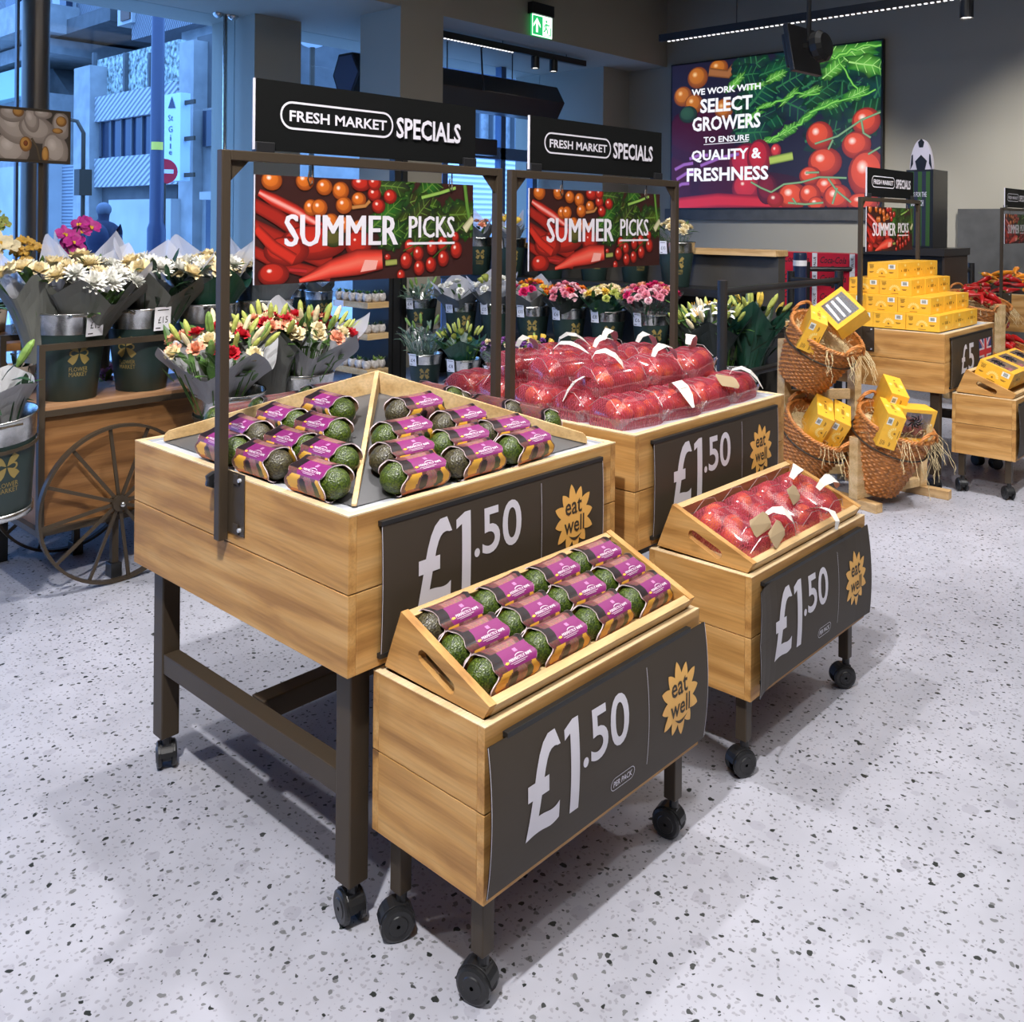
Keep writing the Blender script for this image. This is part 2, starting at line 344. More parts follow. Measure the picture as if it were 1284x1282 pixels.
struct('column_right', MB().box(10.77, WX1, 8.19, 9.9, 0, ZS), WALL)
IFR = mat('window_frame_grey', (.16, .17, .18), .4, .3)
win = MB().box(-6, 5.57, YG, YG+.02, .1, ZS)
wo = struct('window_1', win, GLASS)
wf = MB()
wf.box(-6, 5.57, YG-.03, YG+.05, 0, .1)
for u in (20,):
    p = at(u, 100, 'Y', YG); wf.box(p.x-.012, p.x+.012, YG-.05, YG, .1, ZS)
struct('window_frame_1', wf, IFR)
p = at(282, 100, 'Y', 9.3)
mu = MB().cyl((p.x, 9.3, 0), (p.x, 9.3, ZS), .025, 10)
z = at(280, 17, 'Y', 9.3).z
for dx in (-.09, .09): mu.sphere((p.x+dx, 9.3, z), .06, 12, 8); mu.cyl((p.x, 9.3, z), (p.x+dx, 9.3, z), .03, 8)
struct('trim_1', mu, GALV, smooth=True)
# entrance: sliding glass doors between the middle and right columns
struct('window_2', MB().box(6.17, 10.77, YG, YG+.02, 2.6, ZS), GLASS)
dfr = MB()
for x in (6.3, 7.6, 8.75, 9.9, 10.6): dfr.box(x-.05, x+.05, YG-.06, YG+.06, 0, ZS if x in (7.6, 9.9) else 2.6)
dfr.box(6.17, 10.77, YG-.06, YG+.06, 2.45, 2.62)
struct('door_frame_1', dfr, mat('door_frame_blue', (.10, .17, .30), .4, .2))
struct('door_1', MB().box(6.17, 10.77, YG-.01, YG+.01, 0, 2.5), GLASS)
p = at(45, 60, 'Y', 8.9)
struct('column_round', MB().lathe([(.115, 0), (.115, ZS)], 32, (p.x, 8.9, 0)), mat('bronze_column', (.20, .17, .14), .3, .7), smooth=True)
struct('trim_2', MB().box(WX1-.06, WX1, 4.3, 7.5, 1.60, 1.755), WALLD)
pr_ = at(1201, 262, 'X', 11.3)
struct('trim_3', MB().box(11.3, 11.4, -3, pr_.y, 0, pr_.z), WALLD)

# ---------------------------------------------------------------- price signs and sun badge
def sun_poly(cx, cy, rx, ry):
    p = []; n = 12
    for i in range(n):
        a = 2*PI*i/n+PI/2+.13; big = (1.0, .93)[i % 2]
        for t in (-1, -.8, -.6, -.4, -.2, 0, .2, .4, .6, .8):
            r = .66+(big-.66)*(1-abs(t)**1.15); da = t*PI/n
            p.append((cx+rx*r*math.cos(a+da), cy+ry*r*math.sin(a+da)))
    return p
def fan(mb, poly, c, fr, m):
    mb.flat(poly+[c], [(i, (i+1) % len(poly), len(poly)) for i in range(len(poly))], fr, m)
def cut(v, f, n):
    """split a flat shape along horizontal lines so it can follow a curved sheet"""
    import bmesh
    bm = bmesh.new(); vv = [bm.verts.new((x, y, 0)) for x, y in v]
    for q in f:
        try: bm.faces.new([vv[i] for i in q])
        except ValueError: pass
    y0 = min(y for x, y in v); y1 = max(y for x, y in v)
    for i in range(1, n):
        bmesh.ops.bisect_plane(bm, geom=bm.verts[:]+bm.edges[:]+bm.faces[:], plane_co=(0, y0+(y1-y0)*i/n, 0), plane_no=(0, 1, 0))
    bm.verts.index_update()
    r = ([(q.co.x, q.co.y) for q in bm.verts], [tuple(q.index for q in g.verts) for g in bm.faces]); bm.free(); return r
def price_board(parent, loc, bulge, price='£1.50', w=.785, h=.285, flag=False, curl=0, per_pack=True):
    b = MB(); nx, ny = 20, 20
    def d(x, y):
        t = 2*y/h-1
        return .004+bulge*(1-t*t)+curl*max(0, 1-x/.12)**2*(.4+.6*abs(t)) - curl*.3*max(0, (x-w+.1)/.1)*t
    def fr(o): return lambda x, y: (x, -d(x, y)-o, y)
    vs = [(w*i/nx, h*j/ny) for j in range(ny+1) for i in range(nx+1)]
    fs = [(j*(nx+1)+i, j*(nx+1)+i+1, (j+1)*(nx+1)+i+1, (j+1)*(nx+1)+i) for j in range(ny) for i in range(nx)]
    b.flat(vs, fs, fr(.0012), 0); b.flat(vs, [q[::-1] for q in fs], fr(-.0008), 0)
    # pale cut edge of the sheet
    for xs in (0, w): b.flat([(xs, h*j/ny) for j in range(ny+1)]*1+[(xs+.0015*(1 if xs == 0 else -1), h*j/ny) for j in range(ny+1)], [(j, j+1, ny+2+j, ny+1+j) for j in range(ny)], fr(.0016), 1)
    T = fr(.0026)
    def put(s, x0, x1, y0, y1, off=.012, m=1, n=8, sl=0):
        v, f = text2d(s, off, 5 if s in ('£', '50', '5') else 2); v, f = cut(v, f, n)
        b.flat([(x0+(x1-x0)*x, y0+(y1-y0)*y+sl*x) for x, y in v], f, T, m)
    def poly(p, m, n=10):
        v, f = cut(p, [tuple(range(len(p)))], n); b.flat(v, f, T, m)
    if flag:
        put('£', .17, .27, .06, .23); put('5', .30, .40, .06, .23)
        x0, x1, y0, y1 = .50, .74, .07, .235; cx, cy = (x0+x1)/2, (y0+y1)/2
        poly([(x0, y0), (x1, y0), (x1, y1), (x0, y1)], 3)
        T = fr(.0032)
        for sx in (-1, 1): poly([(cx+sx*(x0-cx), y0), (cx+sx*(x0-cx)+sx*.045, y0), (cx+sx*(x1-cx), y1), (cx+sx*(x1-cx)-sx*.045, y1)], 1)
        T = fr(.0038)
        for sx in (-1, 1): poly([(cx+sx*(x0-cx), y0), (cx+sx*(x0-cx)+sx*.016, y0), (cx+sx*(x1-cx), y1), (cx+sx*(x1-cx)-sx*.016, y1)], 4)
        T = fr(.0044); poly([(x0, cy-.028), (x1, cy-.028), (x1, cy+.028), (x0, cy+.028)], 1); poly([(cx-.034, y0), (cx+.034, y0), (cx+.034, y1), (cx-.034, y1)], 1)
        T = fr(.005); poly([(x0, cy-.017), (x1, cy-.017), (x1, cy+.017), (x0, cy+.017)], 4); poly([(cx-.021, y0), (cx+.021, y0), (cx+.021, y1), (cx-.021, y1)], 4)
    else:
        put('£', .100, .206, .066, .258, .018, n=10); poly([(.238, .062), (.267, .062), (.267, .256), (.248, .256), (.220, .243), (.220, .222), (.238, .230)], 1); put('50', .306, .445, .138, .25, .014)
        poly(ell(.288, .15, .009, .0105, 16), 1, 3)
        poly([(.5225, .045), (.5238, .045), (.5238, .268), (.5225, .268)], 1, 10)
        v = sun_poly(.655, .150, .084, .092); v, f = cut(v, [tuple(range(len(v)))], 10); b.flat(v, f, T, 2)
        T = fr(.0034); put('eat', .617, .687, .161, .200, .012, 0, 4); put('well', .613, .697, .112, .155, .012, 0, 4)
        sm = [(.632+.055*i/8, .106-.016*math.sin(PI*i/8)) for i in range(9)]+[(.687-.055*i/8, .106-.008*math.sin(PI*i/8)) for i in range(9)]
        b.flat(sm, [(i, i+1, 16-i, 17-i) for i in range(8)], T, 0)
        if per_pack:
            T = fr(.0026); put('PER PACK', .394, .464, .046, .060, .02, 1, 2)
            ring(b, rrect(.384, .474, .038, .068, .0149), rrect(.3855, .4725, .0395, .0665, .0134), T, 1)
    return obj('price_sign', b, [PVC, INK, SUN, mat('flag_blue', (.03, .05, .20), .5) if flag else PVC, mat('flag_red', (.55, .03, .04), .5) if flag else PVC], parent, loc)

# ---------------------------------------------------------------- castors, produce tables, crates
def caster(parent, loc, r=.036, ang=0):
    c = MB(); c.cyl((0, 0, 2*r-.004), (0, 0, 2*r+.022), .012, 12); c.box(-.013, .013, -.012, .02, r*.7, 2*r, 0)
    for k in range(9):
        a0, a1 = PI*.05+PI*.9*k/9, PI*.05+PI*.9*(k+1)/9
        c.add([(x, .012+(r+.003)*math.cos(a), r+(r+.003)*math.sin(a)) for a in (a0, a1) for x in (-.017, .017)]+[(x, .012+(r-.002)*math.cos(a), r+(r-.002)*math.sin(a)) for a in (a0, a1) for x in (-.017, .017)], [(0, 2, 3, 1), (4, 5, 7, 6), (0, 4, 6, 2), (1, 3, 7, 5)])
    o = obj('caster', c, BLACK, parent, loc, (0, 0, ang), bevel=.001)
    for sx in (-1, 1):
        M = Matrix.Translation((sx*.019, .012, r)) @ Matrix.Rotation(PI/2, 4, 'Y')
        w_ = MB().lathe([(.004, -.009), (r*.55, -.009), (r*.6, -.007), (r*.85, -.007), (r, -.004), (r, .004), (r*.85, .008), (r*.6, .006), (.004, .006)], 24, M=M)
        obj('wheel', w_, BLACK, o, smooth=False)
    return o
def board_part(name, parent, x0, x1, y0, y1, z0, z1, m, bevel=.0012):
    return obj(name, MB().box(x0, x1, y0, y1, z0, z1), m, parent, bevel=bevel)
LA, LB, ZT, ZB, ZM = .94, .98, .922, .582, .757
def table(x, y, label, sign=True, flag=False, cx=LA):
    t = thing('produce_table', label, 'display table', (x, y, 0))
    for z0, z1 in ((ZB, ZM-.0015), (ZM+.0015, ZT)):
        board_part('side_board', t, 0, .022, .0005, LB-.0005, z0, z1, WY)
        board_part('side_board', t, LA-.022, LA, .0005, LB-.0005, z0, z1, WY)
        board_part('side_board', t, .0225, LA-.0225, 0, .022, z0, z1, WX)
        board_part('side_board', t, .0225, LA-.0225, LB-.022, LB, z0, z1, WX)
    tp = MB(); tp.box(.022, LA-.022, .022, LB-.022, ZT-.03, ZT-.004)
    for a, b_, c, d in ((.022, .026, .022, LB-.022), (LA-.026, LA-.022, .022, LB-.022), (.022, LA-.022, .022, .026), (.022, LA-.022, LB-.026, LB-.022)): tp.box(a, b_, c, d, ZT-.004, ZT+.0015)
    obj('steel_top', tp, STEEL, t)
    re_ = MB()
    for a, b_, c, d in ((0, .0215, 0, LB), (LA-.0215, LA, 0, LB), (.0215, LA-.0215, 0, .0215), (.0215, LA-.0215, LB-.0215, LB)): re_.box(a, b_, c, d, ZT+.0002, ZT+.0035)
    obj('top_edge', re_, PALE, t)
    obj('base_panel', MB().box(.023, LA-.023, .023, LB-.023, ZB+.01, ZB+.03), WX, t)
    i, w = .04, .053
    for lx in (i, LA-i-w):
        for ly in (i, LB-i-w):
            obj('leg', MB().box(lx, lx+w, ly, ly+w, .095, ZB+.01), IRON, t, bevel=.004, seg=3)
            caster(t, (lx+w/2, ly+w/2-.004, 0), .036, rnd.uniform(-.6, .6))
        obj('stretcher', MB().box(lx+.003, lx+w-.003, i+w, LB-i-w, .281, .336), IRON, t, bevel=.003)
    obj('stretcher', MB().box(i+w, LA-i-w, LB/2-.027, LB/2+.027, .281, .336), IRON, t, bevel=.003)
    if sign:
        price_board(t, (.08, -.006, .61), .004, flag=flag)
        hb = MB(); hb.box(.078, .866, -.013, -.0002, .888, .899); hb.box(.078, .866, -.013, -.0002, .601, .612)
        obj('sign_rail', hb, BLACKM, t, bevel=.001)
    return t
def sign_frame(x, y, label):
    """post frame bolted to the two ends of a table; origin at the table corner"""
    t = thing('sign_frame', label, 'sign frame', (x, y, 0))
    py = .4885
    for sx, e in ((-1, -.0275), (1, LA+.0025)):
        x0 = e
        obj('post', MB().box(x0, x0+.025, py-.0125, py+.0125, .765, 1.72), IRON, t, bevel=.002)
        bx = -.003 if sx < 0 else LA
        br = MB().box(bx, bx+.003, py-.085, py-.010, .785, .935)
        for z in (.80, .92):
            c = (bx-.004 if sx < 0 else bx+.003)
            br.box(c, c+.004, py-.062, py-.04, z-.012, z+.012)
        o = obj('bracket', br, IRON, t, bevel=.0008)
        sc = MB()
        for z in (.80, .92): sc.cyl((bx+(-.006 if sx < 0 else .003), py-.068, z), (bx+(0 if sx < 0 else .009), py-.068, z), .005, 8)
        obj('screw', sc, STEEL, o)
        kb = MB().lathe([(.006, 0), (.006, .012), (.02, .014), (.022, .02), (.020, .03), (.012, .033), (.001, .033)], 12, M=Matrix.Translation((x0+.0125, py+.0125, .905)) @ Matrix.Rotation(-PI/2, 4, 'X'), fn=lambda p, a, r, z: Vector((p.x*(1+.14*math.cos(5*a)), p.y*(1+.14*math.cos(5*a)), p.z)) if r > .015 else p)
        obj('knob', kb, BLACK, t)
        gx = x0+.025 if sx < 0 else x0
        g = MB().prism([(gx, 1.695), (gx-sx*.055, 1.695), (gx, 1.64)] if sx > 0 else [(gx, 1.695), (gx+.055, 1.695), (gx, 1.64)], py-.002, py+.002, lambda a, b, h: (a, h, b))
        obj('gusset', g, IRON, t)
    obj('crossbar', MB().box(-.0025, LA+.0025, py-.0125, py+.0125, 1.695, 1.72), IRON, t, bevel=.002)
    return t
def header_sign(x, y, label):
    t = thing('header_sign', label, 'sign', (x+.068, y+.4885, 1.722))
    obj('board', MB().box(0, .782, -.004, .004, .004, .184), SIGNB, t)
    obj('edge_strip', MB().box(-.0022, -.0002, -.0045, .0045, .004, .184), INK, t)
    fr = lambda o: lambda a, b: (a, -o, b)
    m = MB(); ring(m, rrect(.072, .448, .062, .135, .036), rrect(.0775, .4425, .0675, .1295, .031), fr(.0055), 0)
    text(m, 'FRESH MARKET', .100, .424, .083, .112, fr(.0055), 0, .022); obj('market_lettering', m, INK, t)
    m = MB(); v, f = text2d('SPECIALS', .026); m.flat([(.455+.256*a, .065+.06*b) for a, b in v], f, fr(.011), 0)
    obj('specials_lettering', m, INK, t)
    m = MB(); m.flat([(.452+.256*a, .0625+.06*b) for a, b in v], f, fr(.0052), 0); obj('letter_backing', m, BLACK, t)
    for x0 in (.0, .726): obj('clamp', MB().box(x0, x0+.054, -.012, .012, -.002, .024), BLACK, t, bevel=.002)
    return t

# ---- printed vegetable picture
LSTEP = .000008
class Art:
    def __init__(s, w, h, fr, base): s.w, s.h, s.fr, s.mb, s.k = w, h, fr, MB(), 0; s.poly([(0, 0), (w, 0), (w, h), (0, h)], [base]*4)
    def cl(s, p): return (min(max(p[0], 0), s.w), min(max(p[1], 0), s.h))
    def poly(s, p, col, c=None, cc=None):
        s.k += 1; o = .0006+s.k*LSTEP; n = len(p); p = [s.cl(q) for q in p]
        if c is None: s.mb.add([s.fr(x, y, o) for x, y in p], [tuple(range(n))], 0, list(col))
        else: s.mb.add([s.fr(x, y, o) for x, y in p+[s.cl(c)]], [(i, (i+1) % n, n) for i in range(n)], 0, list(col)+[cc])
    def ball(s, x, y, rx, ry, dark, mid, hi=(1, .85, .75), a=0, gl=.28):
        n = 22; s.poly(ell(x, y, rx, ry, n, a), [dark]*n, (x-.1*rx, y+.12*ry), mid)
        s.poly(ell(x-.12*rx, y+.15*ry, rx*.72, ry*.72, n, a), [tuple((d+2*m)/3 for d, m in zip(dark, mid))]*n, (x-.25*rx, y+.3*ry), mid)
        if gl: s.poly(ell(x-.28*rx, y+.3*ry, rx*gl, ry*gl, 12, a), [mid]*12, (x-.28*rx, y+.3*ry), hi)
    def worm(s, pts, w, dark, mid, hi=None):
        n = len(pts)
        def off(k):
            r = []
            for i, (x, y) in enumerate(pts):
                a = pts[max(0, i-1)]; b = pts[min(n-1, i+1)]; dx, dy = b[0]-a[0], b[1]-a[1]; l = math.hypot(dx, dy) or 1
                ww = (w[i] if isinstance(w, list) else w)*k; r.append((x-dy/l*ww, y+dx/l*ww))
            return r
        rows = [off(k) for k in (1, .45, 0, -.5, -1)]; cols = [dark, mid, hi or mid, mid, dark]
        s.k += 1; o = .0006+s.k*LSTEP
        s.mb.add([s.fr(*s.cl(q), o) for r in rows for q in r], [(j*n+i, j*n+i+1, (j+1)*n+i+1, (j+1)*n+i) for j in range(4) for i in range(n-1)], 0, [c for c in cols for _ in range(n)])
    def leaf(s, x, y, L, W, a, dark, mid, vein, rg):
        n = 26; p = []
        for i in range(n):
            t = 2*PI*i/n; r = 1+.16*math.sin(9*t+rg.random()*6)+rg.uniform(-.08, .08)
            q = (L*.5*math.cos(t)*r, W*.5*math.sin(t)*r); p.append((x+q[0]*math.cos(a)-q[1]*math.sin(a), y+q[0]*math.sin(a)+q[1]*math.cos(a)))
        s.poly(p, [tuple(c*rg.uniform(.4, 1.7) for c in dark) for _ in range(n)], (x, y), mid)
        ca, sa = math.cos(a), math.sin(a)
        s.worm([(x+ca*L*t, y+sa*L*t+W*.05*math.sin(4*t)) for t in (-.45, -.2, .1, .45)], [W*.05, W*.04, W*.03, W*.01], mid, vein)
        for t in (-.3, -.12, .06, .22):
            for sg in (-1, 1): s.worm([(x+ca*L*t, y+sa*L*t), (x+ca*L*(t+.12)-sg*sa*W*.36, y+sa*L*(t+.12)+sg*ca*W*.36)], W*.018, mid, vein)
RD, RM = (.11, .006, .004), (.50, .024, .012); OD, OM = (.20, .035, .004), (.62, .15, .015)
GD, GM, GV = (.010, .024, .005), (.045, .10, .013), (.11, .20, .03)
def veg_art(w, h, fr, seed=3):
    rg = random.Random(seed); A = Art(w, h, fr, (.035, .010, .008)); X = lambda t: t*w; Y = lambda t: t*h
    for i in range(26): A.leaf(X(rg.uniform(.5, 1)), Y(rg.uniform(.38, 1.02)), w*rg.uniform(.1, .24), h*rg.uniform(.15, .34), rg.uniform(-.9, 1.2), GD, tuple(c*rg.uniform(.3, 1.4) for c in GM), GV, rg)
    A.worm([(X(.72), Y(.84)), (X(.82), Y(.9)), (X(.9), Y(.96))], h*.02, GM, (.25, .42, .08)); A.worm([(X(.95), Y(1)), (X(.965), Y(.75)), (X(.99), Y(.5))], h*.03, GD, (.10, .22, .03))
    A.worm([(X(.95), Y(.5)), (X(1.0), Y(.62))], h*.05, (.2, .2, .08), (.55, .52, .32))
    for y0, y1, ww in ((.62, .3, .07), (.42, .18, .08), (.2, .05, .06)): A.worm([(X(-.02), Y(y0+.1)), (X(.08), Y(y0)), (X(.18), Y((y0+y1)/2)), (X(.3), Y(y1))], h*ww, RD, (.30, .015, .008))
    A.worm([(X(.012), Y(.84)), (X(.07), Y(.77)), (X(.15), Y(.68)), (X(.24), Y(.56)), (X(.3), Y(.44))], [h*.035, h*.06, h*.06, h*.05, h*.02], RD, RM, (.8, .35, .3))
    for x, y, rx, ry in ((.06, .95, .04, .09), (.19, .96, .037, .09), (.27, .91, .034, .08), (.34, .88, .036, .09), (.215, .71, .03, .08), (.25, .71, .034, .085), (.355, .74, .036, .085), (.42, .80, .033, .075), (.3, .58, .033, .08), (.42, .5, .03, .1), (.36, .55, .03, .08)): A.ball(X(x), Y(y), w*rx, h*ry, OD, OM)
    A.ball(X(.43), Y(.96), w*.045, h*.08, RD, RM)
    for x, y in ((.49, .86), (.565, .84), (.51, .74), (.49, .97)): A.ball(X(x), Y(y), w*.032, h*.075, RD, RM)
    A.worm([(X(.39), Y(.72)), (X(.45), Y(.74)), (X(.47), Y(.79))], h*.02, (.15, .05, .01), (.42, .18, .05))
    A.ball(X(.23), Y(.38), w*.14, h*.17, RD, RM, gl=0); A.ball(X(.12), Y(.3), w*.09, h*.14, RD, RM, gl=.12); A.ball(X(.31), Y(.42), w*.05, h*.09, GD, (.10, .09, .02), gl=0)
    A.ball(X(.42), Y(.36), w*.06, h*.14, RD, RM, gl=.12); A.worm([(X(.0), Y(.5)), (X(.07), Y(.34)), (X(.15), Y(.22))], h*.06, RD, RM)
    A.ball(X(.07), Y(.09), w*.06, h*.11, RD, RM, gl=.2); A.worm([(X(.13), Y(.13)), (X(.2), Y(.11))], h*.02, RD, (.4, .02, .02))
    A.worm([(X(.17), Y(.02)), (X(.3), Y(.12)), (X(.42), Y(.18)), (X(.53), Y(.2))], [h*.02, h*.09, h*.13, h*.1], RD, (.68, .05, .03), (.72, .14, .09))
    A.poly([(X(.43), Y(.08)), (X(.5), Y(.1)), (X(.51), Y(.19)), (X(.45), Y(.2))], [(.75, .35, .3)]*4)
    A.ball(X(.555), Y(.22), w*.015, h*.035, RD, RM); A.worm([(X(.545), Y(.16)), (X(.6), Y(.17))], h*.03, (.1, .11, .02), (.30, .32, .08))
    for x, y, rx in ((.645, .18, .03), (.705, .25, .027), (.775, .31, .028), (.83, .35, .028), (.905, .28, .032), (.835, .19, .03), (.77, .13, .028), (.71, .1, .028), (.62, .03, .02), (.9, .42, .02), (.66, .33, .025)): A.ball(X(x), Y(y), w*rx, h*rx*3.0, RD, RM)
    A.worm([(X(.63), Y(.28)), (X(.71), Y(.36)), (X(.76), Y(.42))], h*.007, GD, GM); A.worm([(X(.78), Y(.2)), (X(.82), Y(.28)), (X(.88), Y(.36))], h*.007, GD, GM)
    return A
def poster_mesh():
    w, h = .772, .279; fr = lambda x, y, o: (x, -.002-o, y)
    A = veg_art(w, h, fr); m = A.mb; T = lambda x, y: (x, -.0032-A.k*LSTEP, y); wcol = (.70, .67, .72)
    text(m, 'SUMMER', .084, .466, .096, .180, T, 0, 0, wcol, thick=.003); text(m, 'PICKS', .506, .690, .116, .180, T, 0, 0, wcol, thick=.0018)
    m.flat([(.507, .096), (.691, .096), (.691, .103), (.507, .103)], [(0, 1, 2, 3)], T, 0, wcol)
    return m
POSTER = poster_mesh(); POSTER_ME = None
def poster(x, y, label):
    global POSTER_ME
    t = thing('hanging_poster', label, 'poster', (x+.071, y+.4885, 1.384))
    obj('board', MB().box(0, .772, -.002, .002, 0, .279), SIGNB, t)
    if POSTER_ME is None:
        o = obj('picture', POSTER, PRINT, t); POSTER_ME = o.data
    else:
        o = bpy.data.objects.new('picture', POSTER_ME); C.objects.link(o); o.parent = t
    obj('edge_strip', MB().box(-.0015, -.0001, -.0022, .0022, 0, .279), INK, t)
    for hx in (.165, .675):
        obj('hook', MB().tube([(hx+.008, 0, .312), (hx+.008, 0, .285), (hx+.004, -.005, .262), (hx-.004, -.007, .258), (hx-.010, -.006, .272), (hx-.004, -.004, .295)], .0022, 6), IRON, t)
    return t

T1 = (1.216, 1.5845); T2 = (2.261, 1.591); T3 = (5.622, 1.812); T4 = (9.42, 2.05)
table(*T1, 'oak-sided steel-topped table nearest the camera, heaped with magenta avocado packs')
table(*T2, 'oak-sided table holding the heap of red net bags, behind the avocado table')
table(*T3, 'oak-sided table carrying the pyramid of yellow cartons, £5 flag sign', flag=True)
table(*T4, 'oak-sided table at the right edge heaped with orange and red peppers')
for (x, y), w_ in ((T1, 'avocado table'), (T2, 'nectarine table'), (T3, 'yellow carton table'), (T4, 'pepper table at the right edge')):
    sign_frame(x, y, 'bronze steel post frame bolted to the '+w_)
    header_sign(x, y, 'black FRESH MARKET SPECIALS board standing above the '+w_)
    poster(x, y, 'SUMMER PICKS vegetable poster hanging in the frame over the '+w_)

CA, CB, CZ, CBZ = .777, .339, .572, .229
def crate(x, y, label, bulge, curl, sign=True):
    t = thing('wheeled_crate', label, 'crate', (x, y, 0))
    zm = .404
    for z0, z1 in ((CBZ, zm-.0012), (zm+.0012, CZ)):
        board_part('side_board', t, 0, .02, .02, CB-.02, z0, z1, WY); board_part('side_board', t, CA-.02, CA, .02, CB-.02, z0, z1, WY)
        board_part('side_board', t, 0, CA, 0, .0195, z0, z1, WX); board_part('side_board', t, 0, CA, CB-.0195, CB, z0, z1, WX)
    re_ = MB()
    for a, b_, c, d in ((0, .0195, 0, CB), (CA-.0195, CA, 0, CB), (.0195, CA-.0195, 0, .0195), (.0195, CA-.0195, CB-.0195, CB)): re_.box(a, b_, c, d, CZ+.0002, CZ+.002)
    obj('top_edge', re_, PALE, t)
    obj('base_panel', MB().box(.021, CA-.021, .021, CB-.021, CBZ+.008, CBZ+.02), WX, t)
    i, w = .028, .034
    for lx in (i, CA-i-w):
        for ly in (i, CB-i-w):
            obj('leg', MB().box(lx, lx+w, ly, ly+w, .095, CBZ+.02), IRON, t, bevel=.003)
            caster(t, (lx+w/2, ly+w/2-.003, 0), .037, rnd.uniform(-1.2, 1.2))
    if sign:
        price_board(t, (-.005, -.008, .25), bulge, h=.292, curl=curl)
        hb = MB(); hb.box(.05, .715, -.014, 0, .538, .549); hb.box(.05, .715, -.014, 0, .262, .272)
        obj('sign_rail', hb, BLACKM, t, bevel=.001)
    return t
def tray(x, y, label):
    """sloping wooden lift-out tray standing in the crate; origin at the crate corner"""
    t = thing('wooden_tray', label, 'tray', (x, y, 0))
    x0, x1 = .018, .762; th = .02
    prof = [(.022, .574), (.005, .603), (.270, .712), (.322, .579)]
    for xa in (x0, x1-th):
        poly = [(a_, z_+.0025) for a_, z_ in prof]; b = MB()
        n = len(poly); hole = [(.113+.0*i, .61) for i in range(1)]
        # side panel with a slotted hand hole
        c0, c1, rr = Vector((.118, .606)), Vector((.200, .640)), .0145
        d = (c1-c0).normalized(); nn = Vector((-d.y, d.x)); hp = []
        for k in range(7): a = PI/2+PI*k/6; hp.append(c0+(d*math.cos(a)+nn*math.sin(a))*rr)
        for k in range(7): a = -PI/2+PI*k/6; hp.append(c1+(d*math.cos(a)+nn*math.sin(a))*rr)
        import bmesh
        vs = [(xa+e, p[0], p[1]) for e in (0, th) for p in poly]+[(xa+e, p.x, p.y) for e in (0, th) for p in hp]
        H_ = len(hp)
        # faces: outer ring to hole, as triangles bridged by nearest order
        ring_o = []; tot = []
        for e in (0, 1):
            O = [e*n+i for i in range(n)]; I = [2*n+e*H_+i for i in range(H_)]
            seq = [(O[0], O[1], [0, 13, 12, 11]), (O[1], O[2], [11, 10]), (O[2], O[3], [10, 9, 8, 7, 6]), (O[3], O[0], [6, 5, 4, 3, 2, 1, 0])]
            seq = [(O[0], O[3], [I[k] for k in (2, 3, 4, 5, 6, 7, 8)]), (O[3], O[2], [I[k] for k in (8, 9, 10)]), (O[2], O[1], [I[k] for k in (10, 11, 12, 13, 0)]), (O[1], O[0], [I[k] for k in (0, 1, 2)])]
            for a, b_, I_ in seq:
                m = len(I_)//2
                for q in range(len(I_)-1): tot.append((a if q < m else b_, I_[q], I_[q+1]))
                tot.append((a, I_[m], b_))
        tot += [(i, (i+1) % n, n+(i+1) % n, n+i) for i in range(n)]+[(2*n+i, 2*n+(i+1) % H_, 2*n+H_+(i+1) % H_, 2*n+H_+i) for i in range(H_)]
        b.add(vs, tot); obj('end_panel', b, WY, t)
    f = MB(); q = [(.022, .574), (.005, .603), (.0235, .6105), (.0405, .5815)]
    f.prism(q, x0+th, x1-th, lambda a, b, h: (h, a, b)); obj('front_rail', f, WPL, t, bevel=.001)
    f = MB(); f.prism([(.322, .579), (.270, .712), (.2515, .7045), (.3035, .5715+.006)], x0+th, x1-th, lambda a, b, h: (h, a, b)); obj('back_board', f, WPL, t, bevel=.001)
    f = MB(); f.prism([(.03, .576), (.30, .60), (.29, .606), (.03, .584)], x0+th, x1-th, lambda a, b, h: (h, a, b)); obj('tray_floor', f, WPL, t)
    return t
C1 = (1.2917, 1.2537); C2 = (2.346, 1.2577); C3 = (5.755, 1.472)
crate(*C1, 'wheeled oak crate nearest the camera, under the tray of avocado packs', .012, .0)
crate(*C2, 'wheeled oak crate under the tray of netted nectarines', .010, .018)
crate(*C3, 'wheeled oak crate at the right edge beside the £5 table', .010, .0)
tray(*C1, 'sloping oak tray of avocado packs with slotted hand hole')
tray(*C2, 'sloping oak tray filled with red netted nectarines')
tray(*C3, 'sloping oak tray of yellow cartons at the right edge')
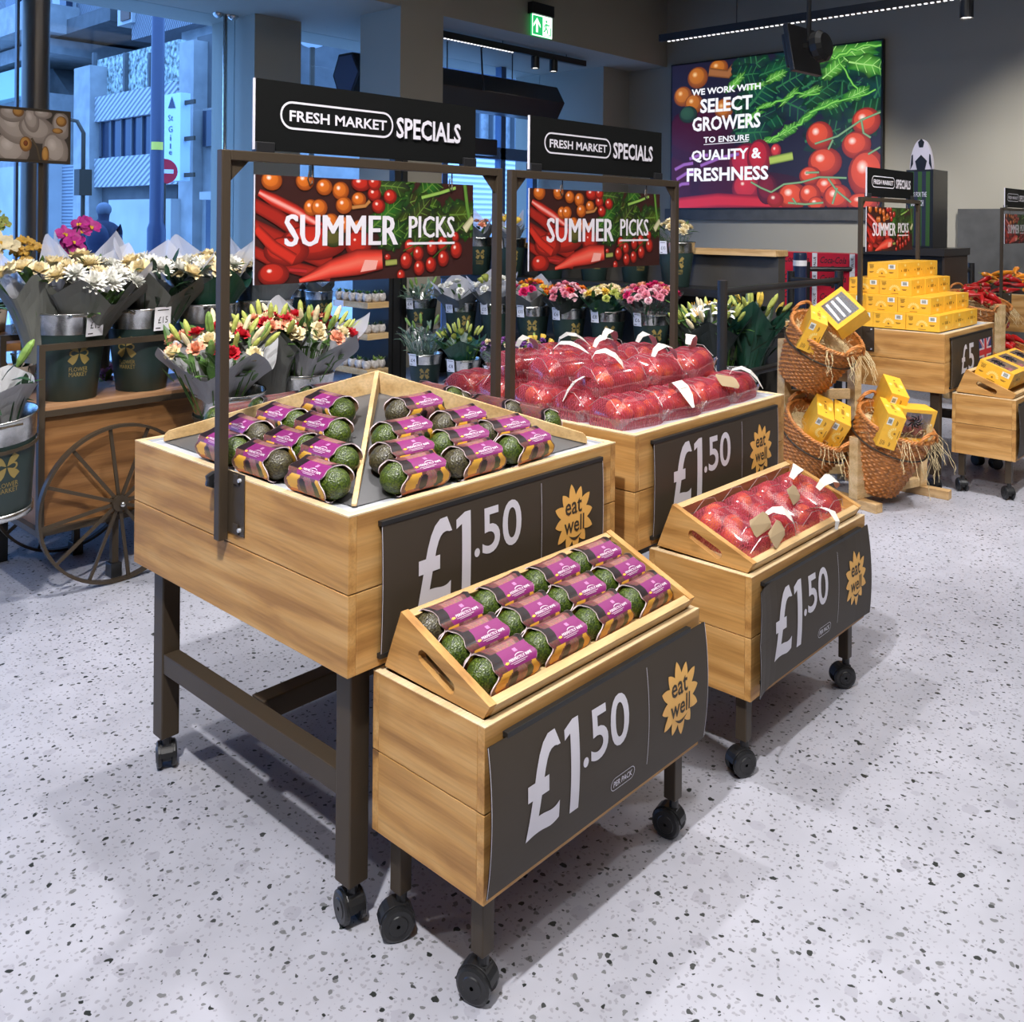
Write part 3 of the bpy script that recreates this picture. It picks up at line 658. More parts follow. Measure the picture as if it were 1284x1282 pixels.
# ---------------------------------------------------------------- avocado packs
AVG = bpy.data.materials.new('avocado_skin'); AVG.use_nodes = True
def _avo(m, c0, c1):
    nt = m.node_tree; N = nt.nodes; L = nt.links; b = N['Principled BSDF']; tc = N.new('ShaderNodeTexCoord'); oi = N.new('ShaderNodeObjectInfo')
    n = N.new('ShaderNodeTexNoise'); n.inputs['Scale'].default_value = 230; n.inputs['Detail'].default_value = 3; L.new(tc.outputs['Object'], n.inputs['Vector'])
    n2 = N.new('ShaderNodeTexNoise'); n2.inputs['Scale'].default_value = 25; L.new(tc.outputs['Object'], n2.inputs['Vector'])
    rp = N.new('ShaderNodeValToRGB'); rp.color_ramp.elements[0].position = .38; rp.color_ramp.elements[0].color = (*c0, 1); rp.color_ramp.elements[1].position = .68; rp.color_ramp.elements[1].color = (*c1, 1)
    L.new(n.outputs['Fac'], rp.inputs[0]); L.new(rp.outputs[0], b.inputs['Base Color'])
    v = N.new('ShaderNodeTexVoronoi'); v.inputs['Scale'].default_value = 260; L.new(tc.outputs['Object'], v.inputs['Vector'])
    bp = N.new('ShaderNodeBump'); bp.inputs['Strength'].default_value = .75; bp.inputs['Distance'].default_value = .0015; L.new(v.outputs['Distance'], bp.inputs['Height']); L.new(bp.outputs[0], b.inputs['Normal'])
    b.inputs['Roughness'].default_value = .38
_avo(AVG, (.013, .028, .003), (.085, .125, .010)); AVB = bpy.data.materials.new('avocado_skin_ripe'); AVB.use_nodes = True; _avo(AVB, (.022, .017, .011), (.085, .075, .03))
SLV = vcol('printed_sleeve', .33); SLI = mat('card_inside', (.30, .17, .09), .7); SLE = mat('card_edge', (.62, .50, .52), .7)
def sleeve_mesh():
    mb = MB(); NA, NS = 60, 40; L = .056
    def sec(a):
        c, s = math.cos(a), math.sin(a); e = 2/2.7
        return (math.copysign(abs(c)**e, c)*-.0385, math.copysign(abs(s)**e, s)*.0335)
    def endx(a): return L+.010*max(0, math.cos(2*a+.3))+.004*math.cos(6*a)
    def P(s, a, o=0):
        y, z = sec(a); k = 1+.05*abs(s)**3+o/.036; return (s*endx(a), y*k, z*k)
    PUR = (.215, .022, .135); BR = (.15, .055, .052); DK = (.018, .010, .012); YE = (.78, .42, .05); OR = (.55, .16, .03); PK = (.30, .13, .12); GR = (.03, .05, .012)
    rg = random.Random(4)
    def colr(s, a):
        d = math.degrees(a) % 360
        if 33 <= d <= 97 and -.52 < s < .98: return PUR
        if d <= 97 and d >= 33: return tuple(c*rg.uniform(.6, 1.2) for c in (BR if d < 60 else DK))
        if 97 < d < 200:
            if d < 118 and abs(s-.1) < .5: return tuple(c*rg.uniform(.7, 1.2) for c in PK)
            return tuple(c*rg.uniform(.6, 1.3) for c in (BR if abs(s) < .8 else DK))
        if d < 33 or d > 315:
            dd = d if d < 180 else d-360
            def blob(sx, dx, rs, rd): return ((s-sx)/rs)**2+((dd-dx)/rd)**2 < 1
            if blob(-.10, -2, .17, 27): return DK
            if blob(.56, -4, .13, 30): return GR
            if blob(-.62, 12, .26, 34) or blob(-.42, 30, .2, 12): return YE if dd > -10 else OR
            if blob(.83, 12, .13, 34): return YE
            if blob(.2, 10, .26, 40): return tuple(c*rg.uniform(.75, 1.2) for c in PK)
            return BR if dd > -18 else OR
        return tuple(c*rg.uniform(.6, 1.1) for c in BR)
    for i in range(NS):
        for j in range(NA):
            s0, s1 = -1+2*i/NS, -1+2*(i+1)/NS; a0, a1 = 2*PI*j/NA, 2*PI*(j+1)/NA
            c = colr((s0+s1)/2, (a0+a1)/2); mb.add([P(s0, a0), P(s1, a0), P(s1, a1), P(s0, a1)], [(0, 1, 2, 3)], 0, c)
    for sd in (-1, 1):
        for j in range(NA):
            a0, a1 = 2*PI*j/NA, 2*PI*(j+1)/NA
            mb.add([P(sd, a0, .0003), P(sd, a1, .0003), P(sd, a1, -.0022), P(sd, a0, -.0022)], [(0, 1, 2, 3)], 2, (1, 1, 1))
            mb.add([P(sd, a0, -.0015), P(sd, a1, -.0015), P(sd*.3, a1, -.0015), P(sd*.3, a0, -.0015)], [(0, 1, 2, 3)], 1, (1, 1, 1))
    def T(x, y): return Vector(P(x/L, math.radians(58+y/.035*57), .0009))
    wc = (.72, .62, .70)
    text(mb, 'PERFECTLY RIPE', -.020, .040, .0125, .0185, lambda x, y: T(x, .035-y), 0, .02, wc, 1) if False else None
    def TT(x, y): return Vector(P(x/L, math.radians(35+61*y), .0009))
    v, f = text2d('PERFECTLY RIPE', .02); mb.flat([(-.014+.058*x, .40+.15*y) for x, y in v], f, TT, 0, wc)
    n = 9; arc = [(.004+.012*math.cos(PI*k/n)+.012, .58+.12*math.sin(PI*k/n)) for k in range(n+1)]
    mb.flat([(x, y) for x, y in arc]+[(x, y-.035) for x, y in arc], [(k, k+1, n+2+k, n+1+k) for k in range(n)], TT, 0, wc)
    mb.flat([(.011, .78), (.021, .78), (.021, .9), (.011, .9)], [(0, 1, 2, 3)], TT, 0, (.5, .2, .4))
    for y, x0, x1 in ((.29, -.014, .030), (.20, -.008, .024)): mb.flat([(x0, y), (x1, y), (x1, y+.035), (x0, y+.035)], [(0, 1, 2, 3)], TT, 0, (.60, .42, .55))
    mb.flat([(-.021+.006*math.cos(2*PI*k/10)*(1 if k % 2 else .7), .42+.085*math.sin(2*PI*k/10)*(1 if k % 2 else .7)) for k in range(10)], [tuple(range(10))], TT, 0, (.80, .45, .05))
    return mb
def avocado_mesh(): return MB().sphere((0, 0, 0), .0360, 18, 14, sc=(1.28, 1, .96))
def make_pack():
    t = thing('avocado_pack', 'x', 'avocado pack', (0, 0, 0))
    obj('sleeve', sleeve_mesh(), [SLV, SLI, SLE], t, smooth=False)
    for sx in (-1, 1): obj('avocado', avocado_mesh(), AVG, t, (sx*.043, 0, -.001), smooth=True)
    return t
pack0 = make_pack(); used = [0]
packb = None
def pack(loc, rot, label, group, kinds=(0, 0)):
    global packb
    if not used[0]:
        o = pack0; o.location = loc; o.rotation_euler = rot; o['label'] = label; o['group'] = group
    else: o = dup(pack0, loc, label, group=group, rot=rot)
    o.scale = (1.09, 1.07, 1.07); used[0] += 1
    for k, ch in enumerate(c for c in o.children if c.name.startswith('avocado')):
        if kinds[k]: ch.material_slots[0].link = 'OBJECT'; ch.material_slots[0].material = AVB
    return o
# riser with four slopes and crossed dividers
rs = thing('display_riser', 'grey sloped riser with crossed wooden dividers on the avocado table', 'display riser', (T1[0], T1[1], 0))
b = MB(); e0, e1 = .058, .075; cx_, cy_ = LA/2, LB/2
b.add([(e0, e0, .9205), (LA-e0, e0, .9205), (LA-e0, LB-e0, .9205), (e0, LB-e0, .9205), (cx_, cy_, 1.066)], [(0, 1, 4), (1, 2, 4), (2, 3, 4), (3, 0, 4), (3, 2, 1, 0)])
obj('slope', b, SLOPE, rs)
for sx, sy in ((0, 0), (1, 0), (1, 1), (0, 1)):
    cr = Vector((e0 if sx == 0 else LA-e0, e0 if sy == 0 else LB-e0, 0)); ct = Vector((cx_, cy_, 0)); d = (ct-cr); Ln = d.length; d.normalize(); nn = Vector((-d.y, d.x, 0))*.006
    prof = [(0, .9215), (0, .935), (.004, .944), (.012, .952), (Ln, 1.125), (Ln, 1.06)] if not (sx == 0 and sy == 0) else [(0, .9215), (0, .9275), (Ln, 1.125), (Ln, 1.06)]
    q = MB().prism(prof, -1, 1, lambda a, z, h: cr+d*a+nn*h+Vector((0, 0, z))); obj('divider', q, WPL, rs, bevel=.0012)
rows = ('bottom', 'second', 'third', 'top'); ordn = ('first', 'second', 'third', 'fourth')
dz = [(.056, .9615), (.128, .986), (.204, 1.014), (.290, 1.047)]
tl = math.radians(18)
G1 = 'avocado packs on the avocado table'
Rl = (Matrix.Rotation(-PI/2, 4, 'Z') @ Matrix.Rotation(tl, 4, 'X')).to_euler()
for k, ys in enumerate(([.60, .41, .18], [.605, .40, .245], [.555, .382], [.468])):
    for j, y in enumerate(ys):
        jr = Matrix.Rotation(rnd.uniform(-.07, .07), 4, 'Z')
        pack((T1[0]+dz[k][0]+rnd.uniform(-.004, .004), T1[1]+y, dz[k][1]), (jr @ Rl.to_matrix().to_4x4()).to_euler(),
             f'avocado pack on the left slope, {rows[k]} row, {ordn[j]} from the tulip side', G1, (0, (k+j) % 3 == 1))
for k, xs in enumerate(([.235, .425, .612], [.262, .45, .61], [.325, .518], [.44])):
    for j, x in enumerate(xs):
        R = Matrix.Rotation(rnd.uniform(-.07, .07), 4, 'Z') @ Matrix.Rotation(tl, 4, 'X')
        pack((T1[0]+x, T1[1]+dz[k][0]+rnd.uniform(-.004, .004), dz[k][1]), R.to_euler(),
             f'avocado pack above the £1.50 table sign, {rows[k]} row, {ordn[j]} from the divider', G1, ((k+j) % 2 == 1, 0))
for j, (d, y) in enumerate(((0, .26), (0, .45), (0, .64), (1, .35), (2, .52), (1, .56))):
    R = Matrix.Rotation(PI/2, 4, 'Z') @ Matrix.Rotation(tl, 4, 'X')
    pack((T1[0]+LA-dz[d][0], T1[1]+y, dz[d][1]), R.to_euler(), f'avocado pack peeking over the right divider, facing the nectarines, {("first","second","third","fourth","fifth","sixth")[j]}', G1, (j % 2, 0))
for j, (d, x) in enumerate(((0, .28), (0, .47), (0, .66), (1, .38), (2, .5), (1, .56))):
    R = Matrix.Rotation(PI, 4, 'Z') @ Matrix.Rotation(tl, 4, 'X')
    pack((T1[0]+x, T1[1]+LB-dz[d][0], dz[d][1]), R.to_euler(), f'avocado pack peeking over the left divider, facing the flower cart, {("first","second","third","fourth","fifth","sixth")[j]}', G1, (j % 2, 0))
for k, (y, z) in enumerate(((.086, .619), (.158, .647), (.230, .675))):
    for j, x in enumerate((.125, .296, .468, .638)):
        R = Matrix.Rotation(rnd.uniform(-.06, .06), 4, 'Z') @ Matrix.Rotation(math.radians(21), 4, 'X')
        pack((C1[0]+x+.008*(2-k), C1[1]+y, z), R.to_euler(), f'avocado pack in the front tray, {("front","middle","back")[k]} row, {ordn[j]} from the hand hole end', 'avocado packs in the front tray', ((k == 2 and j == 0), 0))

# ---------------------------------------------------------------- netted nectarines
NEC = bpy.data.materials.new('nectarine_skin'); NEC.use_nodes = True
def _nec():
    nt = NEC.node_tree; N = nt.nodes; L = nt.links; b = N['Principled BSDF']; tc = N.new('ShaderNodeTexCoord'); oi = N.new('ShaderNodeObjectInfo')
    ad = N.new('ShaderNodeVectorMath'); ad.operation = 'ADD'; L.new(tc.outputs['Object'], ad.inputs[0]); L.new(oi.outputs['Random'], ad.inputs[1])
    n = N.new('ShaderNodeTexNoise'); n.inputs['Scale'].default_value = 14; n.inputs['Detail'].default_value = 3; L.new(ad.outputs[0], n.inputs['Vector'])
    rp = N.new('ShaderNodeValToRGB'); e = rp.color_ramp.elements; e[0].position = .44; e[0].color = (.40, .04, .04, 1); e[1].position = .66; e[1].color = (.90, .48, .10, 1)
    x = e.new(.55); x.color = (.66, .16, .05, 1)
    L.new(n.outputs['Fac'], rp.inputs[0]); L.new(rp.outputs[0], b.inputs['Base Color']); b.inputs['Roughness'].default_value = .3
_nec()
def net_mat():
    m = see_through('red_net', (.97, .66, .68), .14, .13, (.66, .14, .20), .5); nt = m.node_tree; N = nt.nodes; L = nt.links
    tc = N.new('ShaderNodeTexCoord'); last = None
    ws = []
    for ang in (.7, -.7):
        mp = N.new('ShaderNodeMapping'); mp.inputs['Rotation'].default_value = (0, 0, ang); L.new(tc.outputs['Object'], mp.inputs[0])
        w_ = N.new('ShaderNodeTexWave'); w_.inputs['Scale'].default_value = 48; w_.inputs['Distortion'].default_value = .8; L.new(mp.outputs[0], w_.inputs['Vector']); ws.append(w_)
    mxm = N.new('ShaderNodeMath'); mxm.operation = 'MAXIMUM'; L.new(ws[0].outputs['Fac'], mxm.inputs[0]); L.new(ws[1].outputs['Fac'], mxm.inputs[1])
    rp = N.new('ShaderNodeMapRange'); rp.inputs['From Min'].default_value = .55; rp.inputs['From Max'].default_value = 1; rp.inputs['To Min'].default_value = .20; rp.inputs['To Max'].default_value = .55; L.new(mxm.outputs[0], rp.inputs['Value'])
    for nd in N:
        if nd.type == 'MIX_SHADER' and nd.inputs[0].default_value == .5 and nd.outputs[0].links and nd.outputs[0].links[0].to_node.type == 'OUTPUT_MATERIAL': L.new(rp.outputs[0], nd.inputs[0])
    return m
NET = net_mat(); CLEAR = see_through('clear_tray', (.96, .92, .92), .20, .10, (.80, .60, .62), .14)
TAGC = mat('white_card', (.74, .71, .66), .55); TAGG = mat('kraft_card', (.42, .31, .18), .6); TAGI = mat('tag_print', (.62, .58, .52), .6)
def sbox(sx, sy, sz, nu, nv, e=.55, z0=-1, fn=None):
    """rounded loaf, upper part of a superellipsoid"""
    mb = MB(); vs = []; sg = lambda v, p: math.copysign(abs(v)**p, v)
    for j in range(nv+1):
        b_ = -PI/2*(-z0)+(PI/2+PI/2*(-z0))*j/nv
        for i in range(nu):
            a = 2*PI*i/nu; p = Vector((sx*sg(math.cos(b_), e)*sg(math.cos(a), e), sy*sg(math.cos(b_), e)*sg(math.sin(a), e), sz*sg(math.sin(b_), .8)))
            vs.append(fn(p) if fn else p)
    return mb.add(vs, [(j*nu+i, j*nu+(i+1) % nu, (j+1)*nu+(i+1) % nu, (j+1)*nu+i) for j in range(nv) for i in range(nu)])
def make_bag():
    t = thing('nectarine_bag', 'x', 'bag of nectarines', (0, 0, 0)); FR = [(-.052, -.034), (.018, -.036), (-.018, .034), (.054, .032), (.078, -.028), (-.08, .03)]
    def lump(p):
        h = 0
        for x, y in FR: h = max(h, math.exp(-((p.x-x)**2+(p.y-y)**2)/.0011))
        k = max(0, p.z)/.08
        return Vector((p.x, p.y, p.z*(.95+.10*h) if p.z > 0 else p.z*.3))
    for i, (x, y) in enumerate(FR[:5]):
        obj('nectarine', MB().sphere((0, 0, 0), .0325, 16, 12, sc=(1, 1, .94)), NEC, t, (x, y, .036), (i*1.3, i*.7, i), smooth=True)
    obj('net', sbox(.116, .080, .080, 44, 18, .5, -.35, lump), NET, t, (0, 0, .004), smooth=True)
    tr = MB(); pts = rrect(-.108, .108, -.072, .072, .02, 5); tp = rrect(-.117, .117, -.082, .082, .024, 5); n = len(pts)
    tr.add([(x, y, .002) for x, y in pts]+[(x, y, .034+.004*math.cos(9*x/.02)) for x, y in tp]+[(x*1.03, y*1.04, .034+.004*math.cos(9*x/.02)) for x, y in tp],
           [tuple(range(n))]+[(r*n+i, r*n+(i+1) % n, (r+1)*n+(i+1) % n, (r+1)*n+i) for r in (0, 1) for i in range(n)])
    obj('clear_tray', tr, CLEAR, t, smooth=False)
    ce = MB()
    for k in range(5): ce.tube([(-.1+.05*k+.012*math.sin(k), -.07, .046), (-.1+.05*k, -.03, .083), (-.095+.05*k, .02, .085), (-.1+.05*k, .066, .05)], .0011, 5)
    obj('film_fold', ce, see_through('film', (.95, .92, .92), .35, .1, (.8, .7, .7), .3), t)
    return t
def ribbon(mb, pts, w, side, m=0):
    n = len(pts); s = Vector(side).normalized()*w/2
    mb.add([Vector(p)-s for p in pts]+[Vector(p)+s for p in pts], [(i, i+1, n+i+1, n+i) for i in range(n-1)], m)
def tag_mesh(kind):
    mb = MB()
    if kind == 0:                               # white closure folded into a loop with a long tail
        P_ = [(-.05, 0, .008), (-.045, 0, .03), (-.02, 0, .045), (.01, 0, .04), (.035, 0, .024), (.06, 0, -.002)]
        n = len(P_); ws = [.016, .022, .034, .036, .03, .008]
        mb.add([(p[0], -w_/2, p[2]) for p, w_ in zip(P_, ws)]+[(p[0], w_/2, p[2]) for p, w_ in zip(P_, ws)], [(i, i+1, n+i+1, n+i) for i in range(n-1)])
        for k in range(3): mb.add([(.012+.008*k, -.012, .0412-.006*k), (.015+.008*k, -.012, .0392-.006*k), (.015+.008*k, .012, .0392-.006*k), (.012+.008*k, .012, .0412-.006*k)], [(0, 1, 2, 3)], 1)
    else:                                       # kraft swing label
        v = [(-.045, -.012), (-.036, -.022), (.036, -.022), (.045, -.012), (.045, .012), (.036, .022), (-.036, .022), (-.045, .012)]
        mb.add([(x, y, .02+.15*x*x/.045) for x, y in v], [tuple(range(8))], 2)
        for yy, x0, x1 in ((.004, -.026, .028), (-.004, -.02, .024), (-.013, -.024, .026)): mb.add([(x0, yy, .0212), (x1, yy, .0212), (x1, yy+.0045, .0212), (x0, yy+.0045, .0212)], [(0, 1, 2, 3)], 0)
        mb.add([(-.036+.004*math.cos(a), .004*math.sin(a), .0213) for a in [2*PI*k/8 for k in range(8)]], [tuple(range(8))], 3)
    return mb
TMATS = [TAGC, TAGI, TAGG, SUN]
bag0 = make_bag(); bagT = [obj('closure_tag', tag_mesh(k), TMATS).data for k in (0, 1)]
for o in [o for o in C.objects if o.name.startswith('closure_tag')]: bpy.data.objects.remove(o)
bused = [0]
def bag(loc, rot, label, group, tags=((.03, 0, .075, 0, 0),)):
    if not bused[0]: o = bag0; o.location = loc; o.rotation_euler = rot; o['label'] = label; o['group'] = group
    else: o = dup(bag0, loc, label, group=group, rot=rot)
    bused[0] += 1
    for x, y, z, rz, k in tags:
        q = bpy.data.objects.new('closure_tag', bagT[k]); C.objects.link(q); q.parent = o; q.location = (x, y, z); q.scale = (1.15,)*3; q.rotation_euler = (Matrix.Rotation(rz, 3, 'Z') @ Matrix.Rotation(.75 if k else .15, 3, 'X') @ Matrix.Rotation(rnd.uniform(-.2, .35), 3, 'Y')).to_euler()
        if (x, y, z) != o.get('_', 0): pass
    return o
n5 = ('first', 'second', 'third', 'fourth', 'fifth')
for j in range(5):
    for i in range(4):
        x = .15+.21*i+rnd.uniform(-.012, .012); y = .135+.172*j+rnd.uniform(-.01, .01)
        edge = (j == 0 or i == 0)
        tg = ((.0, -.06, .055, rnd.uniform(-2.0, -.6), 0),) if j == 0 and i in (1, 3) else ((-.06, -.03, .075, 2.6+rnd.uniform(-.4, .4), 0),) if i == 0 and j in (1, 3) else ((.07, -.05, .06, -.4, 1),) if j == 0 and i == 2 else ()
        bag((T2[0]+x, T2[1]+y, .9235), (0, 0, rnd.uniform(-.15, .15)+(PI/2 if (i+j) % 3 == 2 and 0 < i < 3 and 0 < j < 4 else 0)), f'netted nectarine bag on the steel top, {n5[j]} row, {n5[i]} from the avocado table', 'netted nectarine bags on the second table', tg)
for j in range(3):
    for i in range(3):
        x = .23+.235*i+rnd.uniform(-.015, .015); y = .27+.2*j+rnd.uniform(-.01, .01)
        tg = ((rnd.uniform(-.03, .05), rnd.uniform(-.03, .02), .078, rnd.uniform(-1.2, .6), 0),) if (i+j) != 9 else ()
        bag((T2[0]+x, T2[1]+y, 1.004), (rnd.uniform(-.12, .12), rnd.uniform(-.12, .12), rnd.uniform(-.3, .3)), f'netted nectarine bag on top of the heap, {n5[j]} row, {n5[i]} from the left', 'netted nectarine bags on top of the heap', tg)
for k, (x, y, z, rz, tg) in enumerate(((.135, .155, .615, PI/2, ((-.045, -.02, .078, -1.45, 1), (-.085, -.06, .06, -1.2, 1))), (.300, .155, .615, PI/2, ((-.075, .03, .07, -2.4, 0),)), (.465, .155, .615, PI/2, ((-.005, .03, .083, -1.5, 1), (-.12, -.01, .055, -.2, 0))), (.63, .155, .615, PI/2, ((.055, .04, .078, -1.3, 0), (-.04, -.03, .082, -1.7, 0))))):
    R = Matrix.Rotation(math.radians(21), 4, 'X') @ Matrix.Rotation(rz, 4, 'Z')
    bag((C2[0]+x+.005, C2[1]+y, z-.013), R.to_euler(), f'netted nectarine bag in the sloping tray, {n5[k]} from the hand hole end', 'netted nectarine bags in the sloping tray', tg)

# ---------------------------------------------------------------- yellow cartons
YEL = mat('yellow_card', (.82, .44, .035), .42, var=.04, bscale=20); YINK = mat('brown_ink', (.16, .07, .01), .6); YPAL = mat('pale_yellow_ink', (.88, .66, .20), .5); BARW = mat('label_white', (.75, .77, .70), .5); INKB = mat('black_ink', (.015, .015, .015), .5)
CW, CD, CH = .228, .192, .097
def carton_mesh(window=False):
    b = MB(); w, d, h = CW, CD, CH
    if not window: b.box(0, w, 0, d, 0, h)
    else:
        b.box(0, w, 0, d, 0, .002); b.box(0, .002, 0, d, .002, h); b.box(w-.002, w, 0, d, .002, h); b.box(.002, w-.002, 0, .002, .002, h); b.box(.002, w-.002, d-.002, d, .002, h)
        b.box(.002, .03, .002, d-.002, h-.002, h); b.box(w-.03, w-.002, .002, d-.002, h-.002, h); b.box(.03, w-.03, .002, .03, h-.002, h); b.box(.03, w-.03, d-.02, d-.002, h-.002, h)
    f = lambda x, y: (-.0006, d-x, y)          # long face towards -X, read from its left
    cx, cy = d*.48, h*.30
    st = [(cx+.0085*(1 if k % 2 == 0 else .42)*math.sin(2*PI*k/10), cy+.0085*(1 if k % 2 == 0 else .42)*math.cos(2*PI*k/10)) for k in range(10)]
    b.flat(st+[(cx, cy)], [(i, (i+1) % 10, 10) for i in range(10)], f, 1)
    for k in range(9):
        a = PI*(k+.5)/9; c, s = math.cos(a), math.sin(a)
        b.flat([(cx+.020*c-.003*s, cy+.020*s+.003*c), (cx+.034*c-.004*s, cy+.034*s+.004*c), (cx+.034*c+.004*s, cy+.034*s-.004*c), (cx+.020*c+.003*s, cy+.020*s-.003*c)], [(0, 1, 2, 3)], f, 2)
    for x0, x1, y in ((.012, .042, .080), (.014, .040, .073), (.016, .042, .066), (.016, .036, .060), (.014, .040, .036), (.016, .034, .031), (.135, .165, .036), (.140, .160, .031), (.07, .115, .008)): b.flat([(x0, y), (x1, y), (x1, y+.003), (x0, y+.003)], [(0, 1, 2, 3)], f, 1)
    b.flat([(.132, .058), (.174, .058), (.174, .086), (.132, .086)], [(0, 1, 2, 3)], f, 3); f2 = lambda x, y: (-.001, d-x, y)
    for k in range(7): b.flat([(.141+.0035*k, .063), (.143+.0035*k, .063), (.143+.0035*k, .082), (.141+.0035*k, .082)], [(0, 1, 2, 3)], f2, 4)
    g = lambda x, y: (x, -.0006, y)
    for x in (.055, .172): b.flat(ell(x, .047, .006, .006, 10), [tuple(range(10))], g, 1)
    for k in range(5): b.flat([(.088+.012*k, .040), (.094+.012*k, .040), (.097+.012*k, .058), (.091+.012*k, .058)], [(0, 1, 2, 3)], g, 1)
    b.flat([(.095, .012), (.13, .012), (.13, .03), (.095, .03)], [(0, 1, 2, 3)], g, 2); b.flat(ell(.114, .08, .014, .009, 12), [tuple(range(12))], g, 2)
    return b
def make_carton():
    o = obj('yellow_carton', carton_mesh(), [YEL, YINK, YPAL, BARW, INKB], bevel=.0012); return tag(o, 'x', 'carton')
car0 = make_carton(); cused = [0]
def carton(loc, label, group, rot=(0, 0, 0)):
    o = car0 if not cused[0] else car0.copy()
    if cused[0]: C.objects.link(o)
    cused[0] += 1; o.location = loc; o.rotation_euler = rot; o['label'] = label; o['group'] = group; return o
for L_, (x0, y0, z0, nx, ny) in enumerate(((5.707, 1.868, .9245, 3, 4), (5.745, 1.93, 1.0225, 3, 3), (5.80, 2.063, 1.1205, 3, 2), (5.852, 2.164, 1.2185, 3, 1))):
    for j in range(ny):
        for i in range(nx):
            carton((x0+i*.233+rnd.uniform(-.002, .002), y0+j*.195+rnd.uniform(-.002, .002), z0), f'yellow carton in the {rows[L_]} tier of the pyramid, {n5[i]} across and {n5[j]} deep', 'yellow cartons in the pyramid', (0, 0, rnd.uniform(-.012, .012)))
# cartons with clear windows
FILM = see_through('carton_window', (.92, .93, .95), .13, .08, (.7, .72, .78), .06); DARKG = mat('dark_bottles', (.03, .02, .02), .3); REDG = mat('red_wrapped_goods', (.42, .05, .06), .35, var=.3, bscale=60); BLKB = mat('black_bow', (.01, .01, .012), .25); WHF = mat('white_foil_label', (.72, .74, .80), .3)
def make_win(style):
    t = thing('window_carton', 'x', 'carton'); obj('card_box', carton_mesh(True), [YEL, YINK, YPAL, BARW, INKB], t)
    obj('clear_window', MB().box(.028, CW-.028, .028, CD-.018, CH-.0005, CH+.0008), FILM, t)
    g = MB()
    if style == 0:
        for k in range(4): g.cyl((.04, .05+.032*k, .06), (.19, .045+.034*k, .06), .014, 10)
        obj('goods', g, DARKG, t)
        q = MB()
        for k in range(3): q.add([(.045, .05+.035*k, .0985), (.185, .042+.038*k, .0985), (.185, .054+.038*k, .0985), (.045, .066+.035*k, .0985)], [(0, 1, 2, 3)])
        obj('foil_stripe', q, WHF, t)
    else:
        for x, y, r in ((.06, .06, .034), (.11, .07, .032), (.16, .06, .036), (.08, .13, .033), (.14, .13, .034)): g.sphere((x, y, .05), r, 10, 8)
        obj('goods', g, REDG, t, smooth=True)
        q = MB()
        for k in range(8): a = k*.8; q.tube([(.10, .12, .092), (.10+.025*math.cos(a), .12+.025*math.sin(a), .10), (.10+.05*math.cos(a+.6), .12+.04*math.sin(a+.6), .0935)], .004, 5)
        obj('bow', q, BLKB, t)
    return t
win0, win1 = make_win(0), make_win(1)
for k in range(3):
    R = Matrix.Rotation(math.radians(21), 4, 'X')
    o = win1 if k == 0 else None
    loc = (C3[0]+.045+.236*k, C3[1]+.055, .622); lb = f'yellow windowed carton in the right edge tray, {n5[k]} from the hand hole end'
    if o is None: dup(win1, loc, lb, rot=R.to_euler(), group='windowed cartons in the right edge tray')
    else: o.location = loc; o.rotation_euler = R.to_euler(); o['label'] = lb; o['group'] = 'windowed cartons in the right edge tray'

# ---------------------------------------------------------------- wicker baskets on the wooden stand
WICK = mat('wicker', (.44, .165, .038), .4, var=.3, bscale=45); STRAW = mat('wood_wool', (.62, .50, .28), .8); REDTAG = mat('red_tag', (.55, .05, .05), .5)
def basket_mesh(rt, rb, h, ns=24, na=208):
    sub = 5; prof = [rb+(rt-rb)*(j/(ns*sub))**.8 for j in range(ns*sub+1)]
    b = MB(); vs = []
    for j in range(ns*sub+1):
        st = j//sub; fr_ = (j % sub)/sub; bul = math.sin(PI*fr_)**.7 if fr_ else 0
        for i in range(na):
            a = 2*PI*i/na; wv = math.sin(a*26+PI*st)*.0068*bul if fr_ else -.004
            r = prof[j]+wv+.004*bul; vs.append((r*math.cos(a), r*math.sin(a), h*j/(ns*sub)))
    n = na; b.add(vs, [(j*n+i, j*n+(i+1) % n, (j+1)*n+(i+1) % n, (j+1)*n+i) for j in range(ns*sub) for i in range(n)])
    b.lathe([(.001, .006), (rb, .0)], 40); b.lathe([(.001, .02), (rb-.004, .02)]+[(prof[j]-.014, h*j/(ns*sub)) for j in range(6, ns*sub+1, 6)], 48)
    return b
def rimtw(r, z, tr, n=3):
    b = MB()
    for s in range(n): b.tube([((r+tr*.7*math.cos(24*t+2*PI*s/n))*math.cos(t), (r+tr*.7*math.cos(24*t+2*PI*s/n))*math.sin(t), z+tr*.7*math.sin(24*t+2*PI*s/n)) for t in [2*PI*k/120 for k in range(120)]], tr*.6, 6, closed=True)
    return b
def wood_wool(rg, c, r, n, hang=0):
    b = MB()
    for _ in range(n):
        a, q = rg.uniform(0, 2*PI), r*math.sqrt(rg.random()); p = Vector((c[0]+q*math.cos(a), c[1]+q*math.sin(a), c[2]+rg.uniform(-.01, .03))); pts = [p]; d = Vector((rg.uniform(-1, 1), rg.uniform(-1, 1), rg.uniform(-.3, .5)))
        for k in range(5): d = (d+Vector((rg.uniform(-.8, .8), rg.uniform(-.8, .8), rg.uniform(-.6, .5)))).normalized(); pts.append(pts[-1]+d*.016)
        b.tube(pts, .0011, 3, cap=False)
    return b
